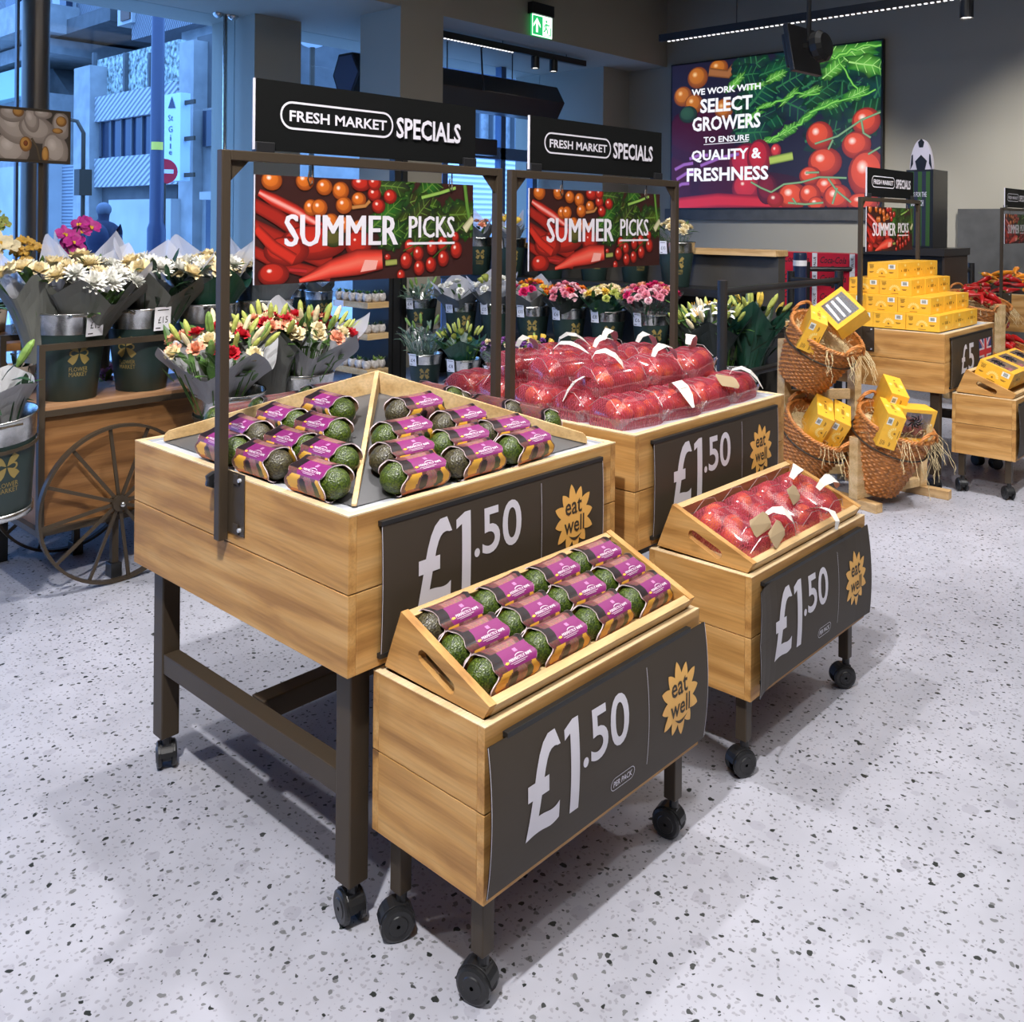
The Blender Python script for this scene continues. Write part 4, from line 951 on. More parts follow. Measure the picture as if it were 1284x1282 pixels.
def basket(name_label, rim, tilt, hdir, rt, rb, h, handles=True, tagdir=None, seed=1):
    """rim: centre of the rim; tilted by tilt towards hdir"""
    hd = Vector((hdir[0], hdir[1], 0)).normalized(); ax = (Vector((0, 0, 1))*math.cos(tilt)+hd*math.sin(tilt)).normalized()
    q = Vector((0, 0, 1)).rotation_difference(ax); e = q.to_euler(); org = Vector(rim)-ax*h
    t = thing('wicker_basket', name_label, 'basket', org, rot=e); rg = random.Random(seed)
    obj('woven_wall', basket_mesh(rt, rb, h), WICK, t, smooth=True)
    obj('braided_rim', rimtw(rt, h, .011), WICK, t, smooth=True)
    loc_h = q.inverted() @ hd; fa = math.atan2(loc_h.y, loc_h.x)
    for s in (0, PI):
        a = fa+s; c = Vector((math.cos(a), math.sin(a), 0)); d = Vector((-math.sin(a), math.cos(a), 0)); hh = MB()
        for k in range(3): hh.tube([c*(rt+.006*math.cos(9*u+2*k))+d*.075*math.cos(PI*u)+Vector((0, 0, h+.062*math.sin(PI*u)+.005*math.sin(9*u+2*k))) for u in [i/20 for i in range(21)]], .006, 6)
        obj('handle', hh, WICK, t, smooth=True)
    rr = rb+(rt-rb)*.72**.8
    obj('wire_hoop', MB().tube([((rr+.016)*math.cos(u), (rr+.016)*math.sin(u), h*.72) for u in [2*PI*k/48 for k in range(48)]], .005, 6, closed=True), IRON, t)
    if tagdir is not None:
        a = fa+tagdir; c = Vector((math.cos(a), math.sin(a), 0)); d = Vector((-math.sin(a), math.cos(a), 0)); p = c*(rr+.034)+Vector((0, 0, h*.62))
        tg = MB().add([p-d*.035, p+d*.035, p+d*.035+Vector((0, 0, .055)), p-d*.035+Vector((0, 0, .055))], [(0, 1, 2, 3)], 0)
        p2 = p+c*.001; tg.add([p2-d*.012+Vector((0, 0, .022)), p2+d*.014+Vector((0, 0, .022)), p2+d*.014+Vector((0, 0, .036)), p2-d*.012+Vector((0, 0, .036))], [(0, 1, 2, 3)], 1)
        obj('price_tag', tg, [REDTAG, WHITE], t)
    ww = obj('wood_wool', wood_wool(rg, (0, 0, h-.05), rt*.86, 260), STRAW, t); ww['kind'] = 'stuff'
    bed = MB().disc(rt*.86, h-.07, 24); obj('packing_bed', bed, STRAW, t)
    dr = MB(); c = loc_h
    for _ in range(26):
        a = fa+rg.uniform(-.9, .9); p = Vector((math.cos(a)*rt*.98, math.sin(a)*rt*.98, h+.012)); pts = [p]; dn = q.inverted() @ Vector((0, 0, -1))
        for k in range(rg.randint(3, 8)):
            p = p+dn*.018+Vector((rg.uniform(-.012, .012), rg.uniform(-.012, .012), 0))+Vector((math.cos(a), math.sin(a), 0))*(.018 if k < 3 else .004); pts.append(p)
        dr.tube(pts, .0012, 3, cap=False)
    o = obj('hanging_strands', dr, STRAW, t); o['kind'] = 'stuff'
    return t, org, ax, q
def dep(u, v, t): return Vector((0, 0, H))+ray(u, v)*t
HD = (-.24, -.97)
bA = basket('upper tilted wicker basket with wide silvery windowed carton', dep(1037, 417, 5.33), math.radians(31), HD, .212, .135, .34, tagdir=.55, seed=1)
bL = basket('lower tilted wicker basket behind, half hidden below the upper basket', dep(1030, 532, 5.33), math.radians(33), HD, .205, .135, .33, tagdir=.6, seed=2)
bR = basket('front tilted wicker basket standing between the short posts', dep(1124, 529, 5.13), math.radians(24), HD, .205, .145, .40, tagdir=.45, seed=3)
def in_basket(B, kind, dx, dy, dz, spin, lean, label):
    """dx across, dy towards the front, dz along the axis of the basket"""
    t, org, ax, q = B; lf = q.inverted() @ Vector((HD[0], HD[1], 0)).normalized(); lf.z = 0; lf.normalize(); u = Vector((0, 0, 1)); sd = u.cross(lf)
    g = (Matrix.Rotation(spin, 3, 'Z') @ lf); u2 = (u-g*lean).normalized(); g = (g-u2*g.dot(u2)).normalized()
    cols = (-g, -u2, g.cross(u2)) if kind == 'c' else (u2.cross(g), u2, g)
    M = Matrix([[c[i] for c in cols] for i in range(3)]); M = q.to_matrix() @ M; e = M.to_euler()
    loc = org+q @ (sd*dx+lf*dy+u*dz)-M @ Vector((CW/2, CD/2, CH/2))
    if kind == 'c': carton(loc, label, 'yellow cartons in the baskets', e)
    else: dup(win0 if kind == 0 else win1, loc, label, rot=e, group='windowed cartons in the baskets')
e0_ = win0; 
in_basket(bA, 'c', -.12, -.02, .355, -.85, .1, 'yellow carton standing at the left in the upper basket')
Mx = bA[3].to_matrix().to_4x4() @ Matrix.Rotation(-2.0, 4, 'Z') @ Matrix.Rotation(.9, 4, 'X')
win0.location = bA[1]+bA[3] @ Vector((.055, .10, .375)); win0.rotation_euler = Mx.to_euler(); win0['label'] = 'wide carton with silvery striped window lying across the upper basket'; win0['group'] = 'windowed cartons in the baskets'
in_basket(bL, 'c', -.06, .0, .37, -.8, .05, 'yellow carton at the left in the half hidden basket'); in_basket(bL, 'c', .045, .05, .36, -.85, .05, 'yellow carton at the right in the half hidden basket')
in_basket(bR, 'c', -.125, .02, .42, -.75, .1, 'yellow carton at the left in the front basket'); in_basket(bR, 'c', .03, -.10, .47, -.7, 0, 'yellow carton standing at the back of the front basket')
in_basket(bR, 1, .045, .05, .42, -.30, .2, 'carton with red goods behind a window in the front basket')
st = thing('basket_stand', 'stepped oak post stand holding the three wicker baskets of cartons', 'stand', (0, 0, 0))
PS = {'a': (5.06, 2.085, .385), 'b': (5.565, 1.925, .36), 'c': (5.20, 2.585, .866), 'd': (5.56, 2.31, .80)}
def rotbox(cx, cy, hx, hy, z0, z1, ang):
    M = Matrix.Translation((cx, cy, 0)) @ Matrix.Rotation(ang, 4, 'Z'); return MB().box(-hx, hx, -hy, hy, z0, z1, M=M)
def beam(p, q, z0, z1, wd):
    d = Vector((q[0]-p[0], q[1]-p[1], 0)); a = math.atan2(d.y, d.x); return rotbox((p[0]+q[0])/2, (p[1]+q[1])/2, d.length/2, wd/2, z0, z1, a)
for k in 'abcd': obj('post', rotbox(PS[k][0], PS[k][1], .029, .029, .05, PS[k][2], -.3), WPL, st, bevel=.002)
obj('foot', beam((5.035, 1.95), (5.215, 2.66), 0, .0495, .058), WPLY, st, bevel=.002); obj('foot', beam((5.575, 1.76), (5.56, 2.40), 0, .0495, .058), WPLY, st, bevel=.002)
obj('cross_rail', beam((5.09, 2.07), (5.54, 1.93), .052, .10, .04), WPL, st, bevel=.002); obj('cross_rail', beam((5.23, 2.57), (5.53, 2.33), .052, .10, .04), WPL, st, bevel=.002)
obj('cross_rail', beam((5.23, 2.57), (5.53, 2.33), .50, .56, .03), WPL, st, bevel=.002)
sw = MB(); rg = random.Random(9)
for k in range(14):
    p = dep(1160+rg.uniform(0, 8), 540+rg.uniform(-6, 8), 5.05); pts = [p]
    for i in range(rg.randint(4, 14)): p = p+Vector((rg.uniform(-.012, .016), rg.uniform(-.012, .012), -.03 if i else .01)); pts.append(p)
    sw.tube(pts, .0016, 4, cap=False)
o = tag(obj('wood_wool', sw, STRAW), 'pale curly wood wool spilling off the front basket', 'wood wool', kind='stuff')

# ---------------------------------------------------------------- peppers
PRED = mat('red_pepper_skin', (.42, .012, .012), .18, coat=.6); PORA = mat('orange_pepper_skin', (.80, .27, .02), .2, coat=.5); PSTEM = mat('pepper_stem', (.10, .16, .03), .5)
def pepper_mesh(rg):
    pts = []; p = Vector((-.08, 0, 0)); d = Vector((1, 0, 0)); n = 9; a = rg.uniform(-.18, .18); b_ = rg.uniform(-.15, .15)
    for i in range(n): pts.append(p.copy()); d = (Matrix.Rotation(a*.6, 3, 'Z') @ Matrix.Rotation(b_*.6, 3, 'Y') @ d); p = p+d*.0205
    return MB().tube(pts, .02, 10, rs=[.012, .024, .026, .024, .021, .018, .014, .010, .003])
PPM = [pepper_mesh(random.Random(k)) for k in range(4)]
pp0 = {}
def pepper(loc, rot, colour, label, group):
    k = (colour, rnd.randrange(4))
    if k not in pp0:
        o = obj('long_pepper', PPM[k[1]], PRED if colour == 'red' else PORA, smooth=True); s = MB().tube([(-.078, 0, 0), (-.092, 0, .002), (-.108, .002, .010)], .006, 6, rs=[.011, .004, .004]); obj('stem', s, PSTEM, o, smooth=True); pp0[k] = o
        tag(o, label, 'pepper', group); o.location = loc; o.rotation_euler = rot
    else:
        o = dup(pp0[k], loc, label, rot=rot, group=group)
    return o
cnt = 0
PG = {'red': 'red peppers on the right edge table', 'orange': 'orange peppers on the right edge table'}
for j in range(6):
    for i in range(6):
        colour = 'red' if i < 2 and j > 1 or j == 5 and i < 4 else 'orange'
        for L_ in range(2 if 0 < i < 5 and 0 < j < 5 else 1):
            x = T4[0]+.10+.145*i+rnd.uniform(-.02, .02); y = T4[1]+.12+.145*j+rnd.uniform(-.02, .02); h_ = .955+.14*max(0, 1-abs(i-2.8)/3)*max(0, 1-abs(j-2.8)/3.2)+L_*.055
            pepper((x, y, h_), (rnd.uniform(-.2, .2), rnd.uniform(-.25, .25), rnd.uniform(-.6, .6)+(PI if rnd.random() < .4 else 0)-.9), colour, f'glossy long {colour} pepper in the heap on the right edge table', PG[colour])
rp_ = MB().add([(.1, .1, .924), (LA-.1, .1, .924), (LA-.1, LB-.1, .924), (.1, LB-.1, .924), (LA/2, LB/2, 1.06)], [(0, 1, 4), (1, 2, 4), (2, 3, 4), (3, 0, 4)]); tag(obj('pepper_riser', rp_, BLACK, loc=(T4[0], T4[1], 0)), 'dark sloped riser under the heap of peppers', 'display riser')
def pepper_basket(u, v, t, r, h, label, grp, n, seed):
    B = basket(label, dep(u, v, t), math.radians(16), (-.5, -.86), r, r*.68, h, tagdir=.5, seed=seed); tt, org, ax, q = B
    for k in range(n):
        a = rnd.uniform(0, 2*PI); rr = r*.62*math.sqrt(rnd.random()); p = org+q @ Vector((rr*math.cos(a), rr*math.sin(a), h+.005+.07*(1-rr/r)*rnd.random()+.045*(k > n*.55)))
        pepper(p, (rnd.uniform(-.3, .3), rnd.uniform(-.3, .5), rnd.uniform(-2.4, .4)), 'red', f'glossy long red pepper in the {grp}', 'red peppers in the '+grp)
pepper_basket(1226, 377, 8.0, .26, .42, 'wicker basket heaped with red peppers beside the carton pyramid', 'basket beside the pyramid', 26, 11)
pepper_basket(1262, 437, 7.9, .22, .36, 'low wicker basket of red peppers under the pepper table', 'low basket under the pepper table', 14, 12)
pepper_basket(1228, 442, 8.2, .24, .36, 'wicker basket of red peppers half hidden behind the £5 sign', 'basket behind the £5 sign', 10, 13)
q = thing('basket_stand', 'oak post stand of the red pepper baskets beside the pepper table', 'stand')
p = dep(1254, 380, 7.75); p2 = dep(1190, 380, 8.4)
obj('post', rotbox(p.x, p.y, .03, .03, 0, .9, -.3), WPL, q, bevel=.002); obj('post', rotbox(p2.x, p2.y, .03, .03, 0, .8, -.3), WPL, q, bevel=.002); obj('cross_rail', beam((p.x, p.y), (p2.x, p2.y), .30, .36, .03), WPL, q)
# ---------------------------------------------------------------- flower buckets, bouquets, cart and flower rack
GRN = mat('bucket_green', (.016, .034, .030), .45); GOLD = mat('gold_print', (.26, .19, .055), .45)
BR, BB, BH = .155, .108, .375
def bucket_parts(t):
    zr = BH*.76; rr = BB+(BR-BB)*.76
    obj('body', MB().lathe([(.001, .012), (BB-.006, .012), (BB-.002, 0), (BB, .002), (rr, zr)], 40), GRN, t, smooth=True)
    obj('rim', MB().lathe([(rr+.0015, zr-.002), (BR, BH-.012), (BR+.005, BH-.006), (BR+.002, BH), (BR-.003, BH-.004), (rr-.006, zr-.01), (BB, .06)], 40), GALV, t, smooth=True)
    for s in (0, PI):
        c = Vector((math.cos(s), math.sin(s), 0)); d = Vector((-math.sin(s), math.cos(s), 0))
        h = MB().tube([c*(BR-.002)-d*.05+Vector((0, 0, BH-.02)), c*(BR+.035)-d*.045+Vector((0, 0, BH-.008)), c*(BR+.035)+d*.045+Vector((0, 0, BH-.008)), c*(BR-.002)+d*.05+Vector((0, 0, BH-.02))], .006, 6)
        obj('handle', h, GALV, t)
    def cyl(a0): return lambda x, y: ((BB+(BR-BB)*y/BH+.0012)*math.cos(a0+x/.135), (BB+(BR-BB)*y/BH+.0012)*math.sin(a0+x/.135), y)
    for a0 in (0, 2*PI/3, -2*PI/3):
        lg = MB(); f = cyl(a0); cy = .205
        for ang, Lp, Wp in ((PI*.27, .050, .013), (PI*.73, .050, .013), (-PI*.27, .050, .015), (-PI*.73, .050, .015)):
            c, s = math.cos(ang), math.sin(ang); q = []
            for k in range(14):
                tt_ = k/13; d_ = .004+Lp*tt_; ww = Wp*math.sin(PI*min(1, tt_*.62+.02)); q.append((d_, ww))
            ol = [(d_*c-w_*s, cy+d_*s+w_*c) for d_, w_ in q]+[(d_*c+w_*s, cy+d_*s-w_*c) for d_, w_ in q[::-1]]
            lg.flat(ol, [(k, k+1, 26-k, 27-k) for k in range(13)], f)
        for sx in (-1, 1):
            o_ = [(sx*(.026+.013*math.cos(a)), cy+.013*math.sin(a)) for a in [-1.9+3.8*k/12 for k in range(13)]]; i_ = [(sx*(.022+.010*math.cos(a)), cy+.009*math.sin(a)) for a in [-1.9+3.8*k/12 for k in range(13)]]
            lg.flat(o_+i_, [(k, k+1, 14+k, 13+k) for k in range(12)], f)
        text(lg, 'FLOWER', -.040, .040, .128, .146, f, 0, 0); text(lg, 'MARKET', -.040, .040, .106, .124, f, 0, 0)
        obj('emblem', lg, GOLD, t)
def make_bucket():
    t = thing('flower_bucket', 'x', 'bucket'); bucket_parts(t); return t
buck0 = make_bucket(); bk = [0]
def face_cam(x, y): return math.atan2(-y, -x)
TAGM = {}
def bucket(x, y, z, label, group, price=None, spin=0, tspin=-.5, rot=None):
    rz = face_cam(x, y)+spin
    if not bk[0]: o = buck0; o.location = (x, y, z); o.rotation_euler = rot or (0, 0, rz); o['label'] = label; o['group'] = group
    else:
        o = dup(buck0, (x, y, z), label, rz=rz, group=group, rot=rot)
        for ch in list(o.children):
            if ch.name.split('.')[0] not in ('body', 'rim', 'handle', 'emblem'): bpy.data.objects.remove(ch)
    bk[0] += 1
    if price:
        if price not in TAGM:
            m = MB(); m.box(-.040, .040, -.001, .001, -.045, .06); f = lambda a, b: (a, -.0016, b)
            text(m, price, -.022, .026, -.012, .018, f, 1, 0); m.flat([(-.028, .045), (.028, .045), (.028, .049), (-.028, .049)], [(0, 1, 2, 3)], f, 1); m.flat([(-.032, -.036), (-.008, -.036), (-.008, -.031), (-.032, -.031)], [(0, 1, 2, 3)], f, 1)
            q = obj('price_tag', m, [WHITE, INKB]); TAGM[price] = q.data; bpy.data.objects.remove(q)
        q = bpy.data.objects.new('price_tag', TAGM[price]); C.objects.link(q); q.parent = o; a = tspin-spin
        q.location = ((BR+.010)*math.cos(a), (BR+.010)*math.sin(a), BH-.055); q.rotation_euler = (.1, 0, a+PI/2)
    return o
# ---- blooms
def petal(mb, L, W, az, pitch, curl, base=0, z0=0, mat=0, tip=.35, cup=.15, n=4):
    pts = []; r = base; z = z0; a = pitch
    for i in range(n+1):
        t = i/n; wd = W*(math.sin(PI*min(1, .18+.82*t*.9))**.8 if t < 1 else tip); pts.append((r, z, wd)); r += L/n*math.cos(a); z += L/n*math.sin(a); a += curl/n
    ca, sa = math.cos(az), math.sin(az); vs = []
    for r, z, wd in pts:
        for k in (-1, 0, 1): x, y = r, k*wd/2; vs.append((x*ca-y*sa, x*sa+y*ca, z+(cup*wd if k else 0)))
    mb.add(vs, [(3*i+k, 3*i+k+1, 3*i+k+4, 3*i+k+3) for i in range(n) for k in (0, 1)], mat)
def b_mum(rg):
    m = MB()
    for k, (n, p, L) in enumerate(((12, -.1, .042), (12, .25, .040), (11, .6, .036), (9, .95, .030), (6, 1.3, .022))):
        for i in range(n): petal(m, L*rg.uniform(.9, 1.08), .012, 2*PI*i/n+k*.27+rg.uniform(-.1, .1), p+rg.uniform(-.1, .1), .5, .003, 0, 0, .4, .2, 3)
    return m
def b_rose(rg):
    m = MB()
    for k, (n, p, L, w_) in enumerate(((5, .5, .036, .038), (5, .85, .036, .034), (4, 1.1, .034, .030), (3, 1.3, .032, .026), (2, 1.45, .030, .02))):
        for i in range(n): petal(m, L, w_, 2*PI*i/n+k*.6, p, .35 if k > 1 else -.5, .004, 0, 0, .7, .3, 4)
    return m
def b_carn(rg):
    m = MB()
    for k, (n, p, L) in enumerate(((11, .1, .030), (11, .5, .030), (10, .9, .027), (7, 1.25, .024))):
        for i in range(n): petal(m, L*rg.uniform(.85, 1.1), .017, 2*PI*i/n+k*.3, p+rg.uniform(-.2, .2), rg.uniform(-.6, .5), .002, 0, 0, 1.0, rg.uniform(-.4, .4), 3)
    return m
def b_lily(rg):
    m = MB()
    for i in range(6): petal(m, .085, .034 if i % 2 else .026, PI*i/3, 1.05, -1.5, .004, 0, 0, .08, .22, 6)
    for i in range(6): m.tube([(0, 0, 0), (.012*math.cos(i*PI/3+.5), .012*math.sin(i*PI/3+.5), .05), (.02*math.cos(i*PI/3+.5), .02*math.sin(i*PI/3+.5), .06)], .0018, 4, 1)
    return m
def b_bud(rg): return MB().tube([(0, 0, 0), (0, 0, .02), (.002, 0, .05), (.004, 0, .075), (.006, 0, .09)], .01, 8, rs=[.004, .011, .013, .010, .003])
def b_tulip(rg):
    m = MB()
    for k in (0, 1):
        for i in range(3): petal(m, .06, .036, 2*PI*i/3+k*PI/3, 1.05-.1*k, .75, .004, 0, 0, .2, .35, 5)
    return m
def b_gerb(rg):
    m = MB()
    for k in (0, 1):
        for i in range(16): petal(m, .045-.01*k, .011, 2*PI*i/16+k*.2, .12+.25*k, -.2, .008, 0, 0, .5, .1, 3)
    return m.sphere((0, 0, .006), .011, 8, 5, 1, (1, 1, .5))
def b_orchid(rg):
    m = MB()
    for a, w_ in ((PI/2, .026), (PI/2+2.2, .024), (PI/2-2.2, .024), (0, .045), (PI, .045)): petal(m, .042, w_, a, .12, -.35, .003, 0, 0, .4, .1, 4)
    petal(m, .022, .016, -PI/2, .8, -1.2, .002, .004, 1, .5, .3, 3); return m
BLM = {}
def bloom_mesh(kind):
    if kind not in BLM:
        m = {'mum': b_mum, 'rose': b_rose, 'carnation': b_carn, 'lily': b_lily, 'bud': b_bud, 'tulip': b_tulip, 'gerbera': b_gerb, 'orchid': b_orchid}[kind](random.Random(len(BLM)))
        q = obj('flower', m, [PETW, PETY], smooth=False); BLM[kind] = q.data; bpy.data.objects.remove(q)
    return BLM[kind]
PC = {}
PETW = mat('petal_white', (.78, .76, .70), .6); PETY = mat('flower_centre', (.70, .38, .03), .6)
PCOL = dict(white=(.80, .79, .73), cream=(.80, .68, .42), red=(.50, .012, .025), hot=(.62, .02, .14), pink=(.75, .26, .34), pale=(.82, .50, .55), peach=(.80, .38, .24), orange=(.82, .27, .03), purple=(.30, .10, .38), lilac=(.50, .26, .52), yellow=(.80, .55, .08), lime=(.42, .46, .10), magenta=(.48, .02, .24), green=(.18, .30, .06), gold=(.62, .35, .05))
def petal_mat(c):
    if c not in PC: PC[c] = mat('petal_'+c, PCOL[c], .55, var=.18, bscale=30)
    return PC[c]
LEAFM = {k: mat('leaf_'+k, c, .45, var=.35, bscale=25) for k, c in dict(mid=(.055, .13, .022), dark=(.014, .045, .018), euc=(.12, .19, .13), lime=(.20, .30, .05)).items()}
def foliage(rg, R, h, n, kind, L=.11, W=.03, z0=.55):
    m = MB()
    for _ in range(n):
        a = rg.uniform(0, 2*PI); r = R*math.sqrt(rg.random())*.95; q = MB(); petal(q, L*rg.uniform(.6, 1.2), W*rg.uniform(.7, 1.2), 0, rg.uniform(.2, 1.3), rg.uniform(-.9, .3), 0, 0, 0, .1, .2, 4)
        M = Matrix.Translation((r*math.cos(a), r*math.sin(a), h*rg.uniform(z0, 1.0))) @ Matrix.Rotation(a+rg.uniform(-1, 1), 4, 'Z')
        m.add([M @ Vector(v) for v in q.v], q.f, 0)
        m.tube([(r*.35*math.cos(a), r*.35*math.sin(a), 0), (r*math.cos(a), r*math.sin(a), h*.75)], .0025, 4, cap=False)
    return m
def wrap_sheet(r0, R, h, peaks, amp, ph, flare=2.1, na=60, nr=7, a0=0, a1=2*PI):
    m = MB(); full = a1-a0 > 6.2; k = na if full else na+1; vs = []
    for j in range(nr+1):
        t = j/nr
        for i in range(k):
            a = a0+(a1-a0)*i/na; x = (a*peaks/(2*PI)+ph) % 1; tri = 1-abs(2*x-1)*2; top = h*(1+amp*tri)
            r = r0+(R*(1+amp*.5*tri)-r0)*t**flare+.004*math.sin(9*a+5*t)*t; vs.append((r*math.cos(a), r*math.sin(a), top*t))
    return m.add(vs, [(j*k+i, j*k+(i+1) % k, (j+1)*k+(i+1) % k, (j+1)*k+i) for j in range(nr) for i in range(na)])
WRAPS = dict(grey=mat('grey_wrap_paper', (.125, .128, .112), .55, bump=.1, bscale=30), slate=mat('slate_wrap_paper', (.12, .14, .16), .5), green=mat('dark_green_wrap', (.012, .060, .036), .4), silver=mat('silver_grey_wrap', (.34, .34, .35), .45), clear=see_through('clear_wrap', (.93, .96, .95), .16, .12, (.7, .75, .75), .07), dark=mat('black_green_wrap', (.014, .022, .018), .4))
TISS = see_through('white_tissue', (.95, .95, .97), .03, .3, (.74, .74, .80), .72)
ntex = [0]
def bouquet(x, y, z, label, group, wrap, R, h, blooms, seed, leaf=('mid', 20), lean=(0, 0), tissue=None, peaks=5, amp=.16, size=1.25, dome=.08, r0=.075, fol=(.11, .03, .55)):
    rg = random.Random(seed); t = thing('bouquet', label, 'bouquet', (x, y, z), group=group)
    lw = Matrix.Rotation(math.atan2(y, x), 3, 'Z')
    t.rotation_euler = (Matrix.Rotation(lean[0], 3, 'Y') @ Matrix.Rotation(-lean[1], 3, 'X') @ lw).to_euler()
    if wrap: obj('paper_wrap', wrap_sheet(r0, R, h*.86, peaks, amp, rg.random()), WRAPS[wrap], t)
    if tissue: obj('tissue_wrap', wrap_sheet(r0*.95, R*1.02, h*(.98+tissue*.75), peaks-1, amp*1.1, rg.random(), a0=-2.0, a1=2.0), TISS, t)
    if leaf[1]: obj('foliage', foliage(rg, R*.85, h*.97, leaf[1], leaf[0], *fol), LEAFM[leaf[0]], t)
    tot = sum(n for _, _, n in blooms); pos = []
    for k in range(tot): r = R*.86*math.sqrt((k+.5)/tot); a = k*2.39996+rg.uniform(-.25, .25); pos.append((r*math.cos(a), r*math.sin(a), h*.86+dome*(1-(r/R)**2)+rg.uniform(-.015, .015), r/R, a))
    rg.shuffle(pos); i = 0
    for kind, col, n in blooms:
        for _ in range(n):
            px, py, pz, q, a = pos[i]; i += 1; o = bpy.data.objects.new('flower', bloom_mesh(kind)); C.objects.link(o); o.parent = t
            o.location = (px, py, pz); o.rotation_euler = (Matrix.Rotation(a, 3, 'Z') @ Matrix.Rotation(q*.9, 3, 'Y') @ Matrix.Rotation(rg.uniform(0, 6), 3, 'Z')).to_euler(); s = size*rg.uniform(.88, 1.15); o.scale = (s, s, s)
            o.material_slots[0].link = 'OBJECT'; o.material_slots[0].material = petal_mat(col)
    return t
# ---- the cart
CX0, CX1, CY0, CY1 = 1.495, 2.85, 3.985, 4.42
ct = thing('flower_cart', 'brown wooden flower cart with spoked iron wheels and rail frame', 'cart', (CX0, CY0, 0)); cl = CX1-CX0; cw = CY1-CY0
obj('front_panel', MB().box(.02, cl, .012, .030, .275, .752), WCART, ct); obj('back_panel', MB().box(.02, cl, cw-.03, cw-.012, .275, .752), WCART, ct)
obj('end_panel', MB().box(.012, .03, .03, cw-.03, .275, .752), wood('cart_end_veneer', 'Z', (.24, .115, .05), (.33, .17, .08), (.38, .20, .10), knots=False), ct); obj('base_panel', MB().box(.03, cl, .03, cw-.03, .275, .29), WCART, ct)
obj('deck', MB().box(-.005, cl, -.005, cw+.005, .752, .775), wood('cart_deck', 'X', (.26, .13, .055), (.34, .18, .085), (.40, .22, .11), knots=False), ct)
fr_ = MB(); r = .0125
for yy in (0, cw):
    fr_.box(-.0125, .0125, yy-.0125, yy+.0125, .25, 1.03); fr_.box(.0125, cl, yy-.0125, yy+.0125, 1.005, 1.03); fr_.box(.0125, cl, yy-.014, yy-.004 if yy == 0 else yy+.014, .735, .76); fr_.box(.0125, cl, yy-.0125, yy+.0125, .25, .275)
for zz in (.25, .735): fr_.box(-.0125, .0125, .0125, cw-.0125, zz, zz+.025)
obj('rail_frame', fr_, IRON, ct)
hk = MB()
for yy in (.02, .06): hk.tube([(-.012, yy, .745), (-.05, yy, .745), (-.055, yy, .70)], .006, 6)
obj('hook', hk, IRON, ct)
def wheel_mesh(R_, side):
    m = MB(); n = 64
    m.lathe([(R_-.012, -.014), (R_, -.014), (R_, .014), (R_-.012, .014), (R_-.012, -.014)], n)
    return m
for side, yy in ((-1, -.055), (1, cw+.055)):
    R_ = .335; M = Matrix.Rotation(PI/2, 4, 'X'); b = MB().lathe([(R_-.012, -.014), (R_, -.014), (R_, .014), (R_-.012, .014), (R_-.012, -.014)], 64, M=M)
    wh = obj('wheel', b, IRON, ct, (.303, yy, .336))
    for k in range(12):
        a = 2*PI*k/12+.13; c, s = math.cos(a), math.sin(a); q = MB().add([(c*rr-s*w_, dy, s*rr+c*w_) for rr, w_ in ((.03, .007), (R_-.012, .007)) for w_ in (-.007, .007) for dy in (-.004, .004)], [(0, 1, 3, 2), (4, 6, 7, 5), (0, 4, 5, 1), (2, 3, 7, 6), (0, 2, 6, 4), (1, 5, 7, 3)])
        obj('spoke', q, IRON, wh)
    obj('hub', MB().lathe([(.001, -.03), (.018, -.03), (.034, -.01), (.034, .016), (.001, .016)], 16, M=M), IRON, wh); obj('hub_cap', MB().sphere((0, -.034 if side < 0 else .02, 0), .013, 10, 8), GALV, wh, smooth=True)
obj('axle', MB().cyl((.303, -.05, .336), (.303, cw+.05, .336), .012, 10), IRON, ct)
for lx, ly in ((.315, .02), (.315, cw-.02)):
    l_ = obj('prop_leg', MB().box(lx-.014, lx+.014, ly-.014, ly+.014, .06, .25), IRON, ct); obj('foot', MB().box(lx-.024, lx+.024, ly-.03, ly+.03, 0, .062), BLACK, l_, bevel=.004)
GB = 'flower buckets on the cart'
cart_b = [(1.668, 4.135, '£15'), (1.99, 4.14, '£15'), (2.31, 4.15, None), (2.63, 4.16, None)]
for k, (x, y, p) in enumerate(cart_b): bucket(x, y, .775, f'dark green FLOWER MARKET bucket on the cart deck, {n5[k]} from the wheel end', GB, p, spin=(.28, -.5, .3, .2)[k], tspin=(.62, .55, .5, .5)[k])
wl = dict(wrap='grey', tissue=.14, peaks=5)
gw = 'white bouquets on the cart'
wht = [('mum', 'white', 9), ('rose', 'cream', 6), ('mum', 'cream', 4)]
bouquet(1.70, 4.13, .935, 'large grey wrapped white bouquet over the first £15 cart bucket', gw, R=.22, h=.40, blooms=wht, seed=1, lean=(.10, -.18), leaf=('mid', 14), **wl)
bouquet(1.575, 4.16, .945, 'small cream rose bouquet leaning left out of the first cart bucket', gw, R=.15, h=.38, blooms=[('rose', 'cream', 5), ('mum', 'white', 3)], seed=2, lean=(-.12, .05), leaf=('mid', 8), **wl)
bouquet(2.02, 4.14, .935, 'white bouquet with dark thistle leaves over the second £15 bucket', gw, R=.20, h=.40, blooms=[('mum', 'white', 7), ('rose', 'cream', 5)], seed=3, lean=(.10, -.12), leaf=('dark', 30), **wl)
bouquet(2.32, 4.15, .935, 'white bouquet in green and grey paper over the third cart bucket', gw, R=.20, h=.40, blooms=wht[:2], seed=4, lean=(.0, -.06), leaf=('mid', 12), wrap='green', tissue=.2, peaks=4)
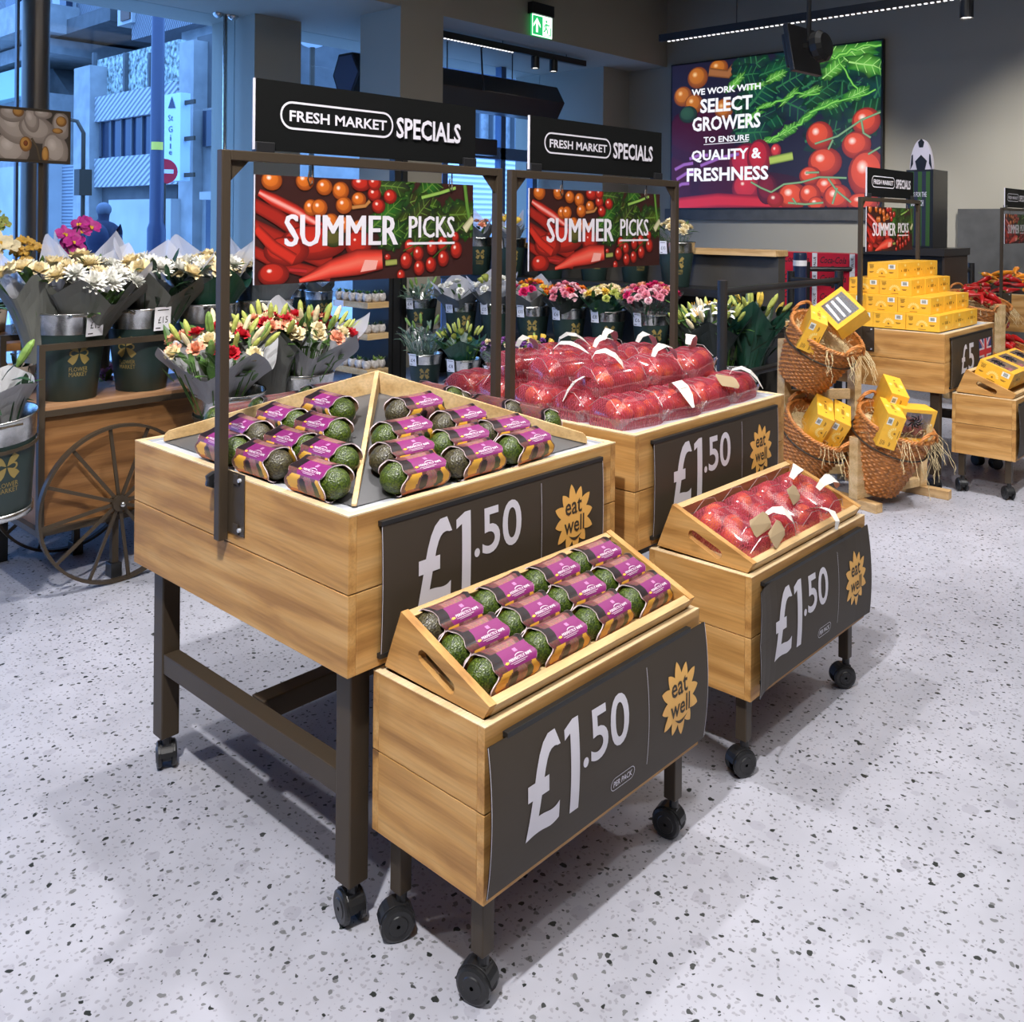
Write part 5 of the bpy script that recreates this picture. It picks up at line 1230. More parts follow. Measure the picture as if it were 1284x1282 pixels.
bouquet(2.63, 4.16, .935, 'white bouquet over the fourth cart bucket, behind the SUMMER PICKS poster', gw, R=.20, h=.40, blooms=wht[:2], seed=5, lean=(.05, -.05), leaf=('mid', 12), wrap='slate', tissue=.2, peaks=5)
bouquet(1.86, 4.36, .86, 'pale wrapped bouquet standing behind the first two cart buckets', gw, R=.15, h=.46, blooms=[('mum', 'white', 6)], seed=6, leaf=('mid', 8), wrap='grey', tissue=.25, peaks=4)
# hanging buckets on the cart sides
def hung(x, y, z, label, lean):
    b = bucket(x, y, z, label, 'buckets hung on the cart', spin=.3)
    b.rotation_euler = (Matrix.Rotation(lean[0], 3, 'Y') @ Matrix.Rotation(-lean[1], 3, 'X') @ Matrix.Rotation(b.rotation_euler.z, 3, 'Z')).to_euler()
    obj('hanger_ring', MB().lathe([(BB+.038, .255), (BB+.042, .255), (BB+.042, .268), (BB+.038, .268)], 32), IRON, b); obj('foot_band', MB().lathe([(BB+.003, -.004), (BB+.008, -.004), (BB+.010, .022), (BB+.005, .022)], 32), GALV, b, smooth=True)
    return b
hung(1.255, 3.735, .46, 'dark green bucket hung on the end of the cart at the left edge', (-.10, -.06))
p = at(295, 497, 'Z', .80); hung(p.x+.03, p.y+.12, .44, 'dark green bucket of roses hung on the cart beside the avocado table', (0, -.05))
mixt = [('rose', 'red', 7), ('rose', 'cream', 7), ('rose', 'peach', 5), ('bud', 'lime', 9), ('bud', 'cream', 4), ('bud', 'green', 4)]
gm = 'red and cream mixed bouquets'
bouquet(p.x-.02, p.y+.11, .68, 'grey wrapped red and cream rose bouquet nearest the left post of the avocado table', gm, 'silver', .25, .35, mixt, 21, ('mid', 46), lean=(-.05, -.12), tissue=.0, peaks=4, amp=.22, size=.98)
p2 = at(385, 468, 'Z', .84); bucket(p2.x+.08, p2.y+.16, .45, 'dark green bucket half hidden behind the avocado riser', 'buckets hung on the cart')
bouquet(p2.x+.06, p2.y+.15, .68, 'grey wrapped red and cream rose bouquet behind the top of the avocado riser', gm, 'silver', .24, .37, mixt, 22, ('mid', 46), lean=(.10, -.14), tissue=.05, peaks=4, amp=.22, size=.98)
bouquet(p.x+.30, p.y+.22, .70, 'red and peach rose bouquet squeezed between the two grey wrapped ones', gm, 'grey', .18, .36, mixt[:4], 23, ('mid', 40), lean=(0, -.05), peaks=5, amp=.2, size=.95)
bouquet(1.235, 3.73, .68, 'grey wrapped leafy bouquet in the bucket at the left edge', 'leafy bouquet at the left edge', 'silver', .17, .30, [('bud', 'green', 5)], 24, ('dark', 22), lean=(-.12, -.06), peaks=3, amp=.1)
# purple flowers and pots behind the cart
lt = thing('plant_bench', 'low dark bench behind the cart carrying the orchids', 'bench', (1.35, 5.15, 0)); obj('bench_top', MB().box(0, 1.5, 0, .9, .86, .90), WCART, lt)
for lx in (.03, 1.42):
    for ly in (.03, .82): obj('leg', MB().box(lx, lx+.05, ly, ly+.05, 0, .86), IRON, lt)
obj('lower_shelf', MB().box(.03, 1.47, .03, .87, .42, .44), WCART, lt)
POT = mat('beige_pot', (.42, .33, .26), .6); POTG = see_through('glass_vase', (.9, .95, .95), .2, .03, (.5, .5, .4), .12)
def orchid(x, y, z, label, group, col, sprays, potm, seed, kind='orchid', pr=.07, ph=.13, n=7, sz=1.0):
    rg = random.Random(seed); t = thing('orchid_plant', label, 'orchid', (x, y, z), group=group)
    obj('pot', MB().lathe([(.001, .004), (pr*.8, .0), (pr, ph), (pr*.92, ph), (pr*.75, .012)], 24), potm, t, smooth=True); obj('moss', MB().disc(pr*.9, ph-.015, 16), LEAFM['dark'], t)
    lf = MB()
    for k in range(6): petal(lf, .17, .055, k*1.05+rg.uniform(-.2, .2), .75, -1.3, .01, ph-.01, 0, .2, .2, 6)
    obj('foliage', lf, LEAFM['mid'], t, smooth=True)
    for (dx, dy, hh) in sprays:
        pts = [Vector((0, 0, ph))+Vector((dx*u*u*.9, dy*u*u*.9, hh*math.sin(min(1, u)*PI*.62)/math.sin(PI*.5)))for u in [i/10 for i in range(11)]]
        obj('stem', MB().tube(pts, .004, 5), LEAFM['dark'], t)
        for i in range(n):
            u = .35+.65*i/(n-1); j = min(10, int(u*10)); q = pts[j]; o = bpy.data.objects.new('flower', bloom_mesh(kind)); C.objects.link(o); o.parent = t; s = sz*rg.uniform(.85, 1.15); o.scale = (s, s, s)
            o.location = q+Vector((rg.uniform(-.025, .025), rg.uniform(-.025, .025), rg.uniform(-.02, .02))); a = math.atan2(-y, -x)+rg.uniform(-.6, .6); o.rotation_euler = (Matrix.Rotation(a, 3, 'Z') @ Matrix.Rotation(1.15, 3, 'Y') @ Matrix.Rotation(PI/2, 3, 'Z')).to_euler()
            o.material_slots[0].link = 'OBJECT'; o.material_slots[0].material = petal_mat(col)
    return t
orchid(2.15, 5.35, .90, 'magenta orchid with arching sprays behind the first cart bucket', 'orchids on the bench', 'magenta', [(.14, -.02, .50), (-.02, -.03, .42)], POTG, 1, n=8, sz=1.15)
orchid(1.72, 5.4, .90, 'white orchid at the left edge under the orchid picture', 'orchids on the bench', 'cream', [(-.02, 0, .52), (.14, 0, .38)], POTG, 2, n=8, sz=1.5)
orchid(1.95, 5.45, .90, 'golden spray orchid in a glass vase beside the picture post', 'orchids on the bench', 'gold', [(-.08, 0, .36), (.12, 0, .36), (.0, 0, .40)], POTG, 3, n=12, sz=.6)
orchid(1.90, 5.75, .90, 'lime green orchid standing behind the picture post', 'orchids on the bench', 'lime', [(-.02, 0, .56), (.05, 0, .50)], POT, 4, n=9, sz=.7)
orchid(1.60, 5.22, .90, 'pale pink orchid low at the left edge', 'orchids on the bench', 'pale', [(-.02, 0, .34), (.06, 0, .30)], POT, 5, n=8, sz=1.0)
orchid(2.30, 5.5, .90, 'small lime orchid in a glass vase right of the golden spray', 'orchids on the bench', 'lime', [(.03, 0, .28), (-.05, 0, .24)], POTG, 6, n=8, sz=.7)
bouquet(1.50, 4.75, 1.0, 'round cream hydrangea bunch at the left edge above the beige pot', 'cream bunch at the left edge', None, .14, .28, [('mum', 'cream', 12), ('mum', 'white', 8)], 31, ('mid', 10), size=.9)
pk = thing('potted_plant', 'beige pot with leafy plant behind the left end of the cart', 'plant', (1.66, 4.72, .70)); obj('pot', MB().lathe([(.001, .004), (.06, 0), (.085, .15), (.078, .15), (.06, .02)], 24), POT, pk, smooth=True); obj('foliage', foliage(random.Random(5), .10, .2, 16, 'dark'), LEAFM['dark'], pk)
for k, (dx, c) in enumerate(((0, 'lilac'), (.20, 'pink'), (.40, 'lilac'))): bouquet(1.62+dx, 4.62, .40, f'{("lilac","pink","lilac")[k]} flower bunch low behind the cart rail, {n5[k]} from the left edge', 'lilac and pink bunches behind the cart', None, .13, .38, [('carnation', c, 16)], 40+k, ('lime', 14), size=.9)
pb = thing('low_plant_stand', 'low black stand behind the cart under the lilac bunches', 'plant stand', (1.5, 4.5, 0)); obj('stand_top', MB().box(0, .8, 0, .35, .36, .395), BLACKM, pb)
for lx in (.02, .74):
    for ly in (.02, .29): obj('leg', MB().box(lx, lx+.04, ly, ly+.04, 0, .36), BLACKM, pb)
pb2 = thing('pot_riser', 'small black riser under the beige pot behind the cart', 'riser', (1.58, 4.64, .396)); obj('riser_box', MB().box(0, .2, 0, .2, 0, .303), BLACKM, pb2)
# picture of white orchids on a post
ps = thing('picture_sign', 'framed orchid picture on a bronze post above the flower bench', 'sign', (0, 5.5, 0))
obj('post', MB().box(2.050, 2.075, .03, .055, .905, 2.05), IRON, ps); obj('frame', MB().box(1.30, 2.215, 0, .028, 1.855, 2.158), IRON, ps, bevel=.003)
def orchid_art():
    w, h = .70, .272; A = Art(w, h, lambda x, y, o: (1.50+x, -.002-o, 1.871+y), (.045, .032, .022)); Wd, Wm, Wh = (.20, .155, .125), (.46, .38, .32), (.6, .52, .46); rg = random.Random(2)
    A.poly([(0, 0), (.335, 0), (.335, h), (0, h)], [(.008, .014, .010)]*4)
    for x, y, rx, ry, a in ((.40, .05, .09, .10, .3), (.41, .17, .075, .11, .9), (.53, .17, .10, .075, -.35), (.50, .22, .04, .07, .2), (.63, .06, .07, .10, .2), (.66, .20, .05, .08, .1), (.40, .25, .07, .05, 0), (.56, .26, .05, .03, 0)): A.ball(x, y, rx, ry, Wd, Wm, Wh, a, .35)
    for x, y, rx, ry in ((.47, .085, .032, .042), (.66, .225, .03, .03), (.43, .262, .03, .03), (.64, .17, .03, .016), (.575, .03, .02, .05)): A.ball(x, y, rx, ry, (.16, .06, .01), (.55, .27, .06), gl=0)
    A.ball(.47, .09, .012, .016, (.1, .02, .005), (.25, .06, .01), gl=0); A.worm([(.545, .0), (.53, .07), (.50, .12)], .006, (.03, .02, .012), (.09, .06, .03))
    return A.mb
obj('picture', orchid_art(), PRINT, ps)

# ---- flower rack against the dark back panel
RX, RYE, RYB = 6.92, 3.50, 7.35
rk = thing('flower_rack', 'black stepped flower rack with oak capped back panel', 'rack', (0, 0, 0))
obj('back_panel', MB().box(RX, RX+.115, RYE, RYB, 0, 1.29), PANEL, rk); obj('oak_cap', MB().box(RX-.09, RX+.125, RYE-.02, RYB, 1.29, 1.34), WPLY, rk, bevel=.002)
for z, x0 in ((.445, 6.13), (1.02, 6.56)):
    obj('shelf', MB().box(x0, RX-.002, 3.62, 7.05, z-.03, z), BLACKM, rk)
    obj('shelf_edge', MB().box(x0-.012, x0, 3.62, 7.05, z-.06, z), BLACKM, rk)
for y in (3.63, 7.02): obj('side_frame', MB().box(6.2, RX-.003, y, y+.03, 0, .41), BLACKM, rk)
obj('corner_post', MB().box(5.72, 5.80, 6.80, 6.88, 0, 2.2), BLACKM, rk); obj('corner_post', MB().box(5.82, 5.88, 6.80, 6.86, 0, 2.2), BLACKM, rk)
rg_ = random.Random(3)
def onrack(u, v, zrim): q = at(u, v, 'Z', zrim); return q
gr = 'buckets on the flower rack'
def rb(u, v, zb, label, price=None, ts=-.7): q = onrack(u, v, zb+BH); bucket(q.x, q.y, zb, label, gr, price, spin=rg_.uniform(-.2, .5), tspin=ts); return q
low = [(533, 442), (581, 449), (629, 457), (676, 464), (722, 472), (770, 480)]; mid = [(528, 373), (578, 377), (622, 379), (668, 382), (713, 385), (762, 388), (816, 392)]; top = [(600, 297), (640, 298), (690, 299), (745, 300), (797, 301), (848, 303)]
ord7 = ('first', 'second', 'third', 'fourth', 'fifth', 'sixth', 'seventh')
lowb = [('clear', .19, .36, [('bud', 'green', 6)], ('euc', 70), 'leafy eucalyptus greens in clear film'), ('green', .19, .33, [('bud', 'lime', 10), ('tulip', 'lime', 4)], ('mid', 34), 'green lily buds in a dark green cone'), ('clear', .15, .30, [('carnation', 'purple', 8), ('carnation', 'lilac', 6), ('carnation', 'cream', 3)], ('mid', 14), 'purple and cream carnation bunch'), ('clear', .14, .33, [('tulip', 'yellow', 6), ('carnation', 'purple', 6), ('carnation', 'cream', 3)], ('lime', 18), 'yellow and violet mixed bunch'), ('dark', .16, .27, [('gerbera', 'pink', 7), ('gerbera', 'hot', 6)], ('dark', 8), 'pink gerbera bunch'), ('silver', .17, .30, [('gerbera', 'hot', 6), ('gerbera', 'red', 5)], ('dark', 8), 'red gerbera bunch in silvery paper')]
for k, ((u, v), (wr, R, h, bl, lf, nm)) in enumerate(zip(low, lowb)):
    q = rb(u, v, 0, f'dark green bucket on the floor row of the rack, {ord7[k]} from the far end', ('£4', '£8', '£6', None, None, None)[k])
    bouquet(q.x, q.y, .22, nm+' in the floor row of the rack', 'bunches in the floor row of the rack', wr, R*1.12, h*1.1, bl, 60+k, lf, lean=(-.12, 0), tissue=.12 if wr == 'silver' else None, peaks=4, amp=.14, size=.95, fol=(.10, .022, .35) if lf[0] == 'euc' else (.11, .03, .5))
midb = [('clear', .15, .26, [('bud', 'green', 4)], ('euc', 46), 'grey green foliage bunch'), ('slate', .19, .30, [('rose', 'white', 5)], ('mid', 12), 'white rose bouquet in slate paper'), ('slate', .18, .34, [('rose', 'white', 8), ('tulip', 'lime', 3)], ('lime', 10), 'white and lime bouquet in slate paper'), ('grey', .16, .32, [('rose', 'hot', 5), ('rose', 'orange', 3), ('rose', 'yellow', 3)], ('mid', 6), 'hot pink and orange rose bouquet in grey paper'), ('dark', .18, .32, [('carnation', 'pale', 8), ('carnation', 'orange', 9), ('carnation', 'pink', 6), ('carnation', 'red', 3)], ('dark', 16), 'pink and orange carnation bouquet'), ('green', .17, .32, [('carnation', 'cream', 12), ('carnation', 'lime', 6), ('carnation', 'yellow', 4)], ('mid', 20), 'cream and lime bouquet in dark green paper'), ('clear', .225, .35, [('carnation', 'pink', 14), ('carnation', 'hot', 9), ('carnation', 'pale', 8), ('carnation', 'peach', 6)], ('dark', 26), 'wide pink and coral carnation bouquet')]
for k, ((u, v), (wr, R, h, bl, lf, nm)) in enumerate(zip(mid, midb)):
    q = rb(u, v, .446, f'dark green bucket on the middle shelf of the rack, {ord7[k]} from the far end', ('£4', '£15', '£15', '£10', '£6', '£8', '£6')[k])
    bouquet(q.x, q.y, .62, nm+' on the middle shelf of the rack', 'bouquets on the middle shelf of the rack', wr, R*1.18, h*1.12, bl, 80+k, lf, lean=(-.16, -.04), tissue=.14 if wr in ('slate', 'grey') else None, peaks=5, amp=.13, size=1.15)
topb = [('slate', .17, .30, [('rose', 'peach', 6)], ('mid', 10), 'peach rose bouquet in pale paper'), ('slate', .15, .30, [('tulip', 'yellow', 7)], ('lime', 8), 'yellow tulip bouquet in pale paper'), ('slate', .17, .32, [('lily', 'white', 5)], ('mid', 14), 'white lily bouquet in pale paper'), ('green', .16, .28, [('rose', 'cream', 8)], ('mid', 10), 'cream rose bouquet behind the poster'), ('slate', .16, .28, [('mum', 'white', 8)], ('mid', 10), 'white daisy bouquet behind the poster'), ('clear', .16, .30, [('mum', 'cream', 8), ('rose', 'cream', 5)], ('mid', 16), 'cream bouquet in clear film above the oak cap')]
for k, ((u, v), (wr, R, h, bl, lf, nm)) in enumerate(zip(top, topb)):
    q = rb(u, v, 1.021, f'dark green bucket on the top shelf of the rack, {ord7[k]} from the far end', '£10')
    bouquet(q.x, q.y, 1.22, nm+' on the top shelf of the rack', 'bouquets on the top shelf of the rack', wr, R, h, bl, 100+k, lf, lean=(-.1, 0), tissue=.3 if wr == 'slate' else None, peaks=5, amp=.2, size=1)
# lilies at the near end, on a low plinth
q = at(913, 455, 'Z', .51); pl = thing('plinth', 'black plinth under the lily bucket at the near end of the rack', 'plinth', (q.x, q.y, 0)); obj('box', MB().box(-.17, .17, -.17, .17, 0, .133), BLACKM, pl)
bucket(q.x, q.y, .134, 'dark green bucket of lilies at the near end of the rack', gr)
bouquet(q.x-.05, q.y+.06, .34, 'white lily bouquet with yellow green buds beside the black barrier post', 'lily bouquets beside the barrier', 'dark', .30, .56, [('lily', 'white', 6), ('bud', 'lime', 20), ('bud', 'cream', 6)], 120, ('mid', 44), lean=(-.15, .05), peaks=4, amp=.16, size=1.2, fol=(.2, .035, .4))
bouquet(q.x+.08, q.y-.10, .34, 'green lily bud bouquet in dark paper behind the black barrier rail', 'lily bouquets beside the barrier', 'green', .22, .62, [('bud', 'lime', 9), ('bud', 'yellow', 4)], 121, ('dark', 34), lean=(.1, -.12), peaks=3, amp=.22, size=1.2, fol=(.2, .035, .4))
# succulents on three oak shelves at the far end
cu = thing('succulent_shelves', 'three short oak shelves on a black upright at the far end of the rack', 'shelf unit', (0, 0, 0))
obj('upright', MB().box(5.66, 5.70, 6.80, 7.35, 0, 1.6), BLACKM, cu)
PW = mat('speckled_white_pot', (.50, .46, .42), .6, var=.35, bscale=40)
for s_, z in enumerate((.79, .50, .17)):
    sh = obj('shelf', MB().box(5.41, 5.66, 6.80, 7.32, z-.055, z), WPL, cu)
    if s_ == 0: obj('price_tag', MB().box(5.405, 5.4095, 7.16, 7.30, z-.06, z), WHITE, sh)
spot_ = None
for s_, z in enumerate((.79, .50, .17)):
    for k in range(5 if s_ < 2 else 4):
        for row in (0, 1):
            if row == 0: x, y = 5.45, 6.86+.105*k
            else:
                if k > 1: continue
                x, y = 5.53+.075*k, 6.84
            nm = f'speckled pot with a small succulent on the {("top","middle","bottom")[s_]} oak shelf, {n5[k]} along the {("front","side")[row]} edge'
            if spot_ is None or rnd.random() < .3:
                t = thing('succulent_pot', nm, 'succulent', (x, y, z+.001), group='succulent pots on the oak shelves')
                obj('pot', MB().lathe([(.001, .002), (.030, 0), (.042, .03), (.043, .05), (.035, .078), (.030, .078), (.03, .02)], 16), PW, t, smooth=True)
                l_ = MB()
                for i in range(12): petal(l_, rnd.uniform(.03, .055), .015, i*2.4, rnd.uniform(.3, 1.3), .2, .004, .072, 0, .2, .2, 3)
                obj('foliage', l_, LEAFM[('mid', 'lime', 'dark')[rnd.randrange(3)]], t); spot_ = t
            else: dup(spot_, (x, y, z+.001), nm, rz=rnd.uniform(0, 6))
# buckets and magenta flowers in front of the left column
fb = thing('bucket_stand', 'black two step stand of buckets beyond the oak succulent shelves', 'stand', (0, 0, 0)); obj('step', MB().box(5.2, 6.3, 8.0, 9.0, 0, .43), BLACKM, fb); obj('lower_step', MB().box(4.95, 5.198, 8.0, 9.0, 0, .22), BLACKM, fb)
for k, (u, v) in enumerate(((374, 361), (400, 364))):
    q2 = at(u, v, 'Z', .806); bucket(q2.x, q2.y, .431, f'dark green bucket on the stand beyond the succulents, {ord7[k]} beside the first', 'buckets beyond the succulents', spin=.4)
    bouquet(q2.x, q2.y, .63, f'pale wrapped bouquet above the stand beyond the succulents, {ord7[k]} one', 'bouquets beyond the succulents', 'grey', .17, .3, [('mum', 'white', 6)], 130+k, ('mid', 10), tissue=.2)
for k, (u, v) in enumerate(((368, 398), (385, 396), (403, 400))):
    q2 = at(u, v, 'Z', .47); bouquet(q2.x, q2.y, .222, f'magenta flower bunch on the lower step beyond the succulents, {ord7[k]} one', 'magenta bunches beyond the succulents', None, .13, .26, [('carnation', 'magenta', 10), ('carnation', 'hot', 8)], 140+k, ('dark', 10), size=1)
# ---------------------------------------------------------------- wall screen
LIT = vcol('lit_screen', .3, emit=1.0)
def big_screen():
    y1, y0, z0, z1 = 7.385, 4.41, 1.765, 3.785; w, h = y1-y0, z1-z0; X = 11.33
    t = thing('video_screen', 'large lit wall screen of tomatoes and leaves reading WE WORK WITH SELECT GROWERS', 'screen', (X, y1, z0))
    obj('case', MB().box(0, .07, -w-.02, .02, -.02, h+.02), BLACK, t)
    fr = lambda x, y, o: (-.001-o, -x, y); rg = random.Random(12); A = Art(w, h, fr, (.012, .010, .030)); X_ = lambda a: a*w; Y_ = lambda a: a*h
    D = (.05, .004, .022); M_ = (.16, .010, .035); L_ = (.30, .12, .45)
    for x, y, rx, ry in ((.1, .2, .22, .2), (.3, .22, .2, .2), (.15, .5, .2, .2), (.4, .12, .3, .12)): A.ball(X_(x), Y_(y), w*rx, h*ry, (.03, .004, .02), D, gl=0)
    for x, y, rx, ry in ((.14, .90, .055, .075), (.25, .95, .05, .06), (.06, .78, .05, .07), (.12, .72, .05, .07), (.28, .67, .05, .07)): A.ball(X_(x), Y_(y), w*rx, h*ry, (.16, .035, .01), (.55, .17, .02), (.9, .6, .3))
    A.worm([(X_(.2), Y_(.93)), (X_(.3), Y_(.9)), (X_(.36), Y_(.99))], h*.03, (.12, .04, .01), (.32, .12, .04)); A.ball(X_(.43), Y_(.93), w*.058, h*.085, (.25, .01, .01), (.75, .05, .03))
    A.ball(X_(.09), Y_(.65), w*.05, h*.06, (.01, .02, .02), (.03, .09, .06), gl=0)
    GD2, GM2 = (.004, .022, .018), (.012, .07, .035)
    for i in range(44):
        x = rg.uniform(.34, 1.02); y = rg.uniform(.45, 1.02)
        if x+y*.2 < .5: continue
        A.leaf(X_(x), Y_(y), w*rg.uniform(.12, .26), h*rg.uniform(.12, .26), rg.uniform(-.6, 1.0), GD2, tuple(c*rg.uniform(.4, 1.6) for c in GM2), (.03, .16, .06), rg)
    br = ((.02, .16, .02), (.09, .40, .05), (.34, .72, .14))
    def edge(pts, ww): 
        for k in range(len(pts)-1): A.worm([(X_(a+(c-a)*s+rg.uniform(-.006, .006)), Y_(b_+(d-b_)*s+rg.uniform(-.012, .012))) for s in (0, .25, .5, .75, 1) for a, b_, c, d in ((*pts[k], *pts[k+1]),)], h*ww*rg.uniform(.7, 1.3), br[0], br[1], br[2])
    def bright(x, y, L, W, a):
        A.leaf(X_(x), Y_(y), w*L, h*W, a, (.012, .09, .012), (.16, .52, .07), (.40, .72, .22), rg)
    for q_ in ((.86, .95, .26, .16, .1), (.95, .86, .2, .13, -.3), (.80, .86, .13, .10, .6), (.70, .95, .12, .1, -.4)): bright(*q_)
    for pts, L, W in (([(.52, .44), (.60, .50), (.68, .57), (.78, .64), (.90, .69)], .13, .055), ([(.42, .60), (.50, .67), (.60, .71), (.70, .73)], .11, .04), ([(.34, .84), (.44, .80), (.54, .85)], .11, .045)):
        for k, (x, y) in enumerate(pts): bright(x, y, L*rg.uniform(.8, 1.25), W*rg.uniform(.8, 1.5), rg.uniform(.1, .75))
    edge([(.5, .42), (.56, .48), (.64, .52), (.70, .60), (.82, .66), (.98, .70)], .009); edge([(.40, .55), (.45, .64), (.52, .68), (.62, .72), (.74, .72)], .007); edge([(.82, .93), (.86, .80), (.91, .70)], .008); edge([(.70, 1.0), (.80, .93), (.90, .97), (1.0, .98)], .012)
    A.ball(X_(.40), Y_(.30), w*.09, h*.13, (.10, .005, .02), (.50, .02, .05), gl=0); A.ball(X_(.46), Y_(.33), w*.06, h*.12, (.12, .006, .02), (.55, .02, .04), gl=.15); A.ball(X_(.40), Y_(.13), w*.075, h*.10, (.12, .008, .03), (.60, .03, .05), gl=.15)
    A.ball(X_(.54), Y_(.37), w*.025, h*.045, (.2, .01, .02), (.7, .05, .06)); A.worm([(X_(.51), Y_(.305)), (X_(.62), Y_(.33))], h*.028, (.06, .10, .02), (.40, .52, .10))
    A.worm([(X_(.02), Y_(.02)), (X_(.25), Y_(.05)), (X_(.6), Y_(.02))], h*.05, (.15, .005, .02), (.55, .02, .04)); A.ball(X_(.50), Y_(.12), w*.05, h*.1, (.06, .004, .02), (.2, .01, .03), gl=0)
    for x0, y0_, x1, y1_ in ((.02, .27, .12, .31), (.03, .2, .14, .26), (.1, .34, .2, .36), (.16, .29, .36, .36), (.02, .14, .1, .17)): A.worm([(X_(x0), Y_(y0_)), (X_((x0+x1)/2), Y_((y0_+y1_)/2+.012)), (X_(x1), Y_(y1_))], h*.014, D, L_)
    T0, T1_ = (.22, .012, .008), (.80, .085, .03)
    for x, y, rx, ry in ((.94, .52, .06, .085), (.74, .45, .06, .09), (.90, .38, .062, .085), (.765, .28, .075, .095), (.95, .20, .085, .15), (.70, .20, .05, .06), (.78, .13, .06, .07), (.82, .06, .062, .085), (.62, .07, .07, .09), (.70, .08, .05, .07), (.93, .03, .07, .06), (.73, .02, .04, .05), (.54, .05, .04, .05)): A.ball(X_(x), Y_(y), w*rx, h*ry, T0, T1_ if x > .6 else (.4, .02, .03), (1, .85, .75), gl=.3)
    S0, S1 = (.02, .07, .03), (.22, .38, .20)
    for p_ in ([(.72, .40), (.82, .44), (.92, .53), (1.0, .57)], [(.80, .42), (.78, .36)], [(.92, .53), (.93, .45), (.96, .42)], [(.52, .10), (.58, .15), (.66, .16), (.74, .19), (.86, .18)], [(.78, .18), (.82, .10), (.88, .03)], [(.82, .12), (.80, .02)], [(.60, .03), (.68, .02), (.76, .03)], [(.95, .32), (1.0, .36)], [(.64, .02), (.62, .06)], [(.68, .22), (.74, .22)], [(.42, .17), (.47, .13), (.52, .1)]): A.worm([(X_(a), Y_(b_)) for a, b_ in p_], h*.007, S0, S1)
    m = A.mb; wc = (.92, .93, 1.0)
    T = lambda y, z: (-.0025-A.k*LSTEP, -y, z)
    def put(s, ya, yb, za, zb, off): text(m, s, y1-ya, y1-yb, za-z0, zb-z0, T, 0, off, wc)
    put('WE WORK WITH', 7.06, 6.0, 3.335, 3.425, .03); put('SELECT', 6.92, 6.12, 3.08, 3.277, .03); put('GROWERS', 7.045, 6.0, 2.83, 3.03, .03); put('TO ENSURE', 6.862, 6.165, 2.665, 2.748, .02); put('QUALITY &', 7.053, 5.985, 2.395, 2.568, .03); put('FRESHNESS', 7.128, 5.88, 2.132, 2.322, .03)
    m.flat([(y1-6.86, 2.638-z0), (y1-6.175, 2.648-z0), (y1-6.175, 2.656-z0), (y1-6.86, 2.646-z0)], [(0, 1, 2, 3)], T, 0, wc)
    obj('picture', m, LIT, t)
big_screen()
# ---------------------------------------------------------------- ceiling fittings
LED = mat('led_strip', (1, .96, .95), .4, emit=1.6); LENS = mat('lamp_lens', (1, .93, .86), .3, emit=9)
def track(label, p, q, zz, led):
    t = thing('light_track', label, 'light track', (0, 0, 0)); d = Vector((q[0]-p[0], q[1]-p[1], 0)); a = math.atan2(d.y, d.x); cx, cy = (p[0]+q[0])/2, (p[1]+q[1])/2
    obj('rail', rotbox(cx, cy, d.length/2, .03, zz, zz+.075, a), BLACK, t)
    b = MB(); n = int(d.length*led/.055); M = Matrix.Translation((p[0], p[1], 0)) @ Matrix.Rotation(a, 4, 'Z')
    for k in range(n): b.box(.1+.055*k, .1+.055*k+.026, -.010, .010, zz-.012, zz-.002, M=M)
    o = obj('led_module', b, LED, t); o['kind'] = 'stuff'
    obj('led_housing', rotbox(p[0]+math.cos(a)*(.1+n*.0275), p[1]+math.sin(a)*(.1+n*.0275), n*.0275+.06, .024, zz-.004, zz, a), BLACK, t)
    hang = MB()
    for s in (.12, .5, .88): hang.cyl((p[0]+d.x*s, p[1]+d.y*s, zz+.07), (p[0]+d.x*s, p[1]+d.y*s, 4.9 if p[1] < 7 else 3.8), .006, 6)
    obj('hanger', hang, BLACK, t); return t
za = at(553, 42, 'Y', 8.0); zb = at(733, 80, 'Y', 8.0)
track('black light track under the bulkhead above the entrance', (za.x-.6, 8.0), (zb.x, 8.0), (za.z+zb.z)/2-.04, .55)
ra = at(828, 48, 'X', 8.6); rb_ = at(1170, 9, 'X', 8.6)
track('black light track crossing in front of the wall screen', (8.6, ra.y), (8.6, -2.0), ra.z-.04, .46)
def spotlamp(u, v, ax, val, ztop, label):
    p = at(u, v, ax, val); t = thing('track_spotlight', label, 'spotlight', p)
    obj('can', MB().lathe([(.001, .16), (.05, .16), (.056, .15), (.056, 0), (.05, 0), (.048, .02)], 20), BLACK, t, smooth=False); obj('lens', MB().disc(.048, .012, 16), LENS, t); obj('stem', MB().cyl((0, 0, .16), (0, 0, max(.2, ztop-p.z)), .012, 8), BLACK, t); return t
spotlamp(671, 86, 'Y', 8.0, za.z, 'black track spotlight with a bright lens, left of the pair over the entrance'); spotlamp(694, 90, 'Y', 8.0, za.z, 'black track spotlight, right of the pair over the entrance'); spotlamp(1212, 23, 'X', 8.6, ra.z, 'black track spotlight at the top right, beyond the screen')
p = at(650, 0, 'Y', 7.2)
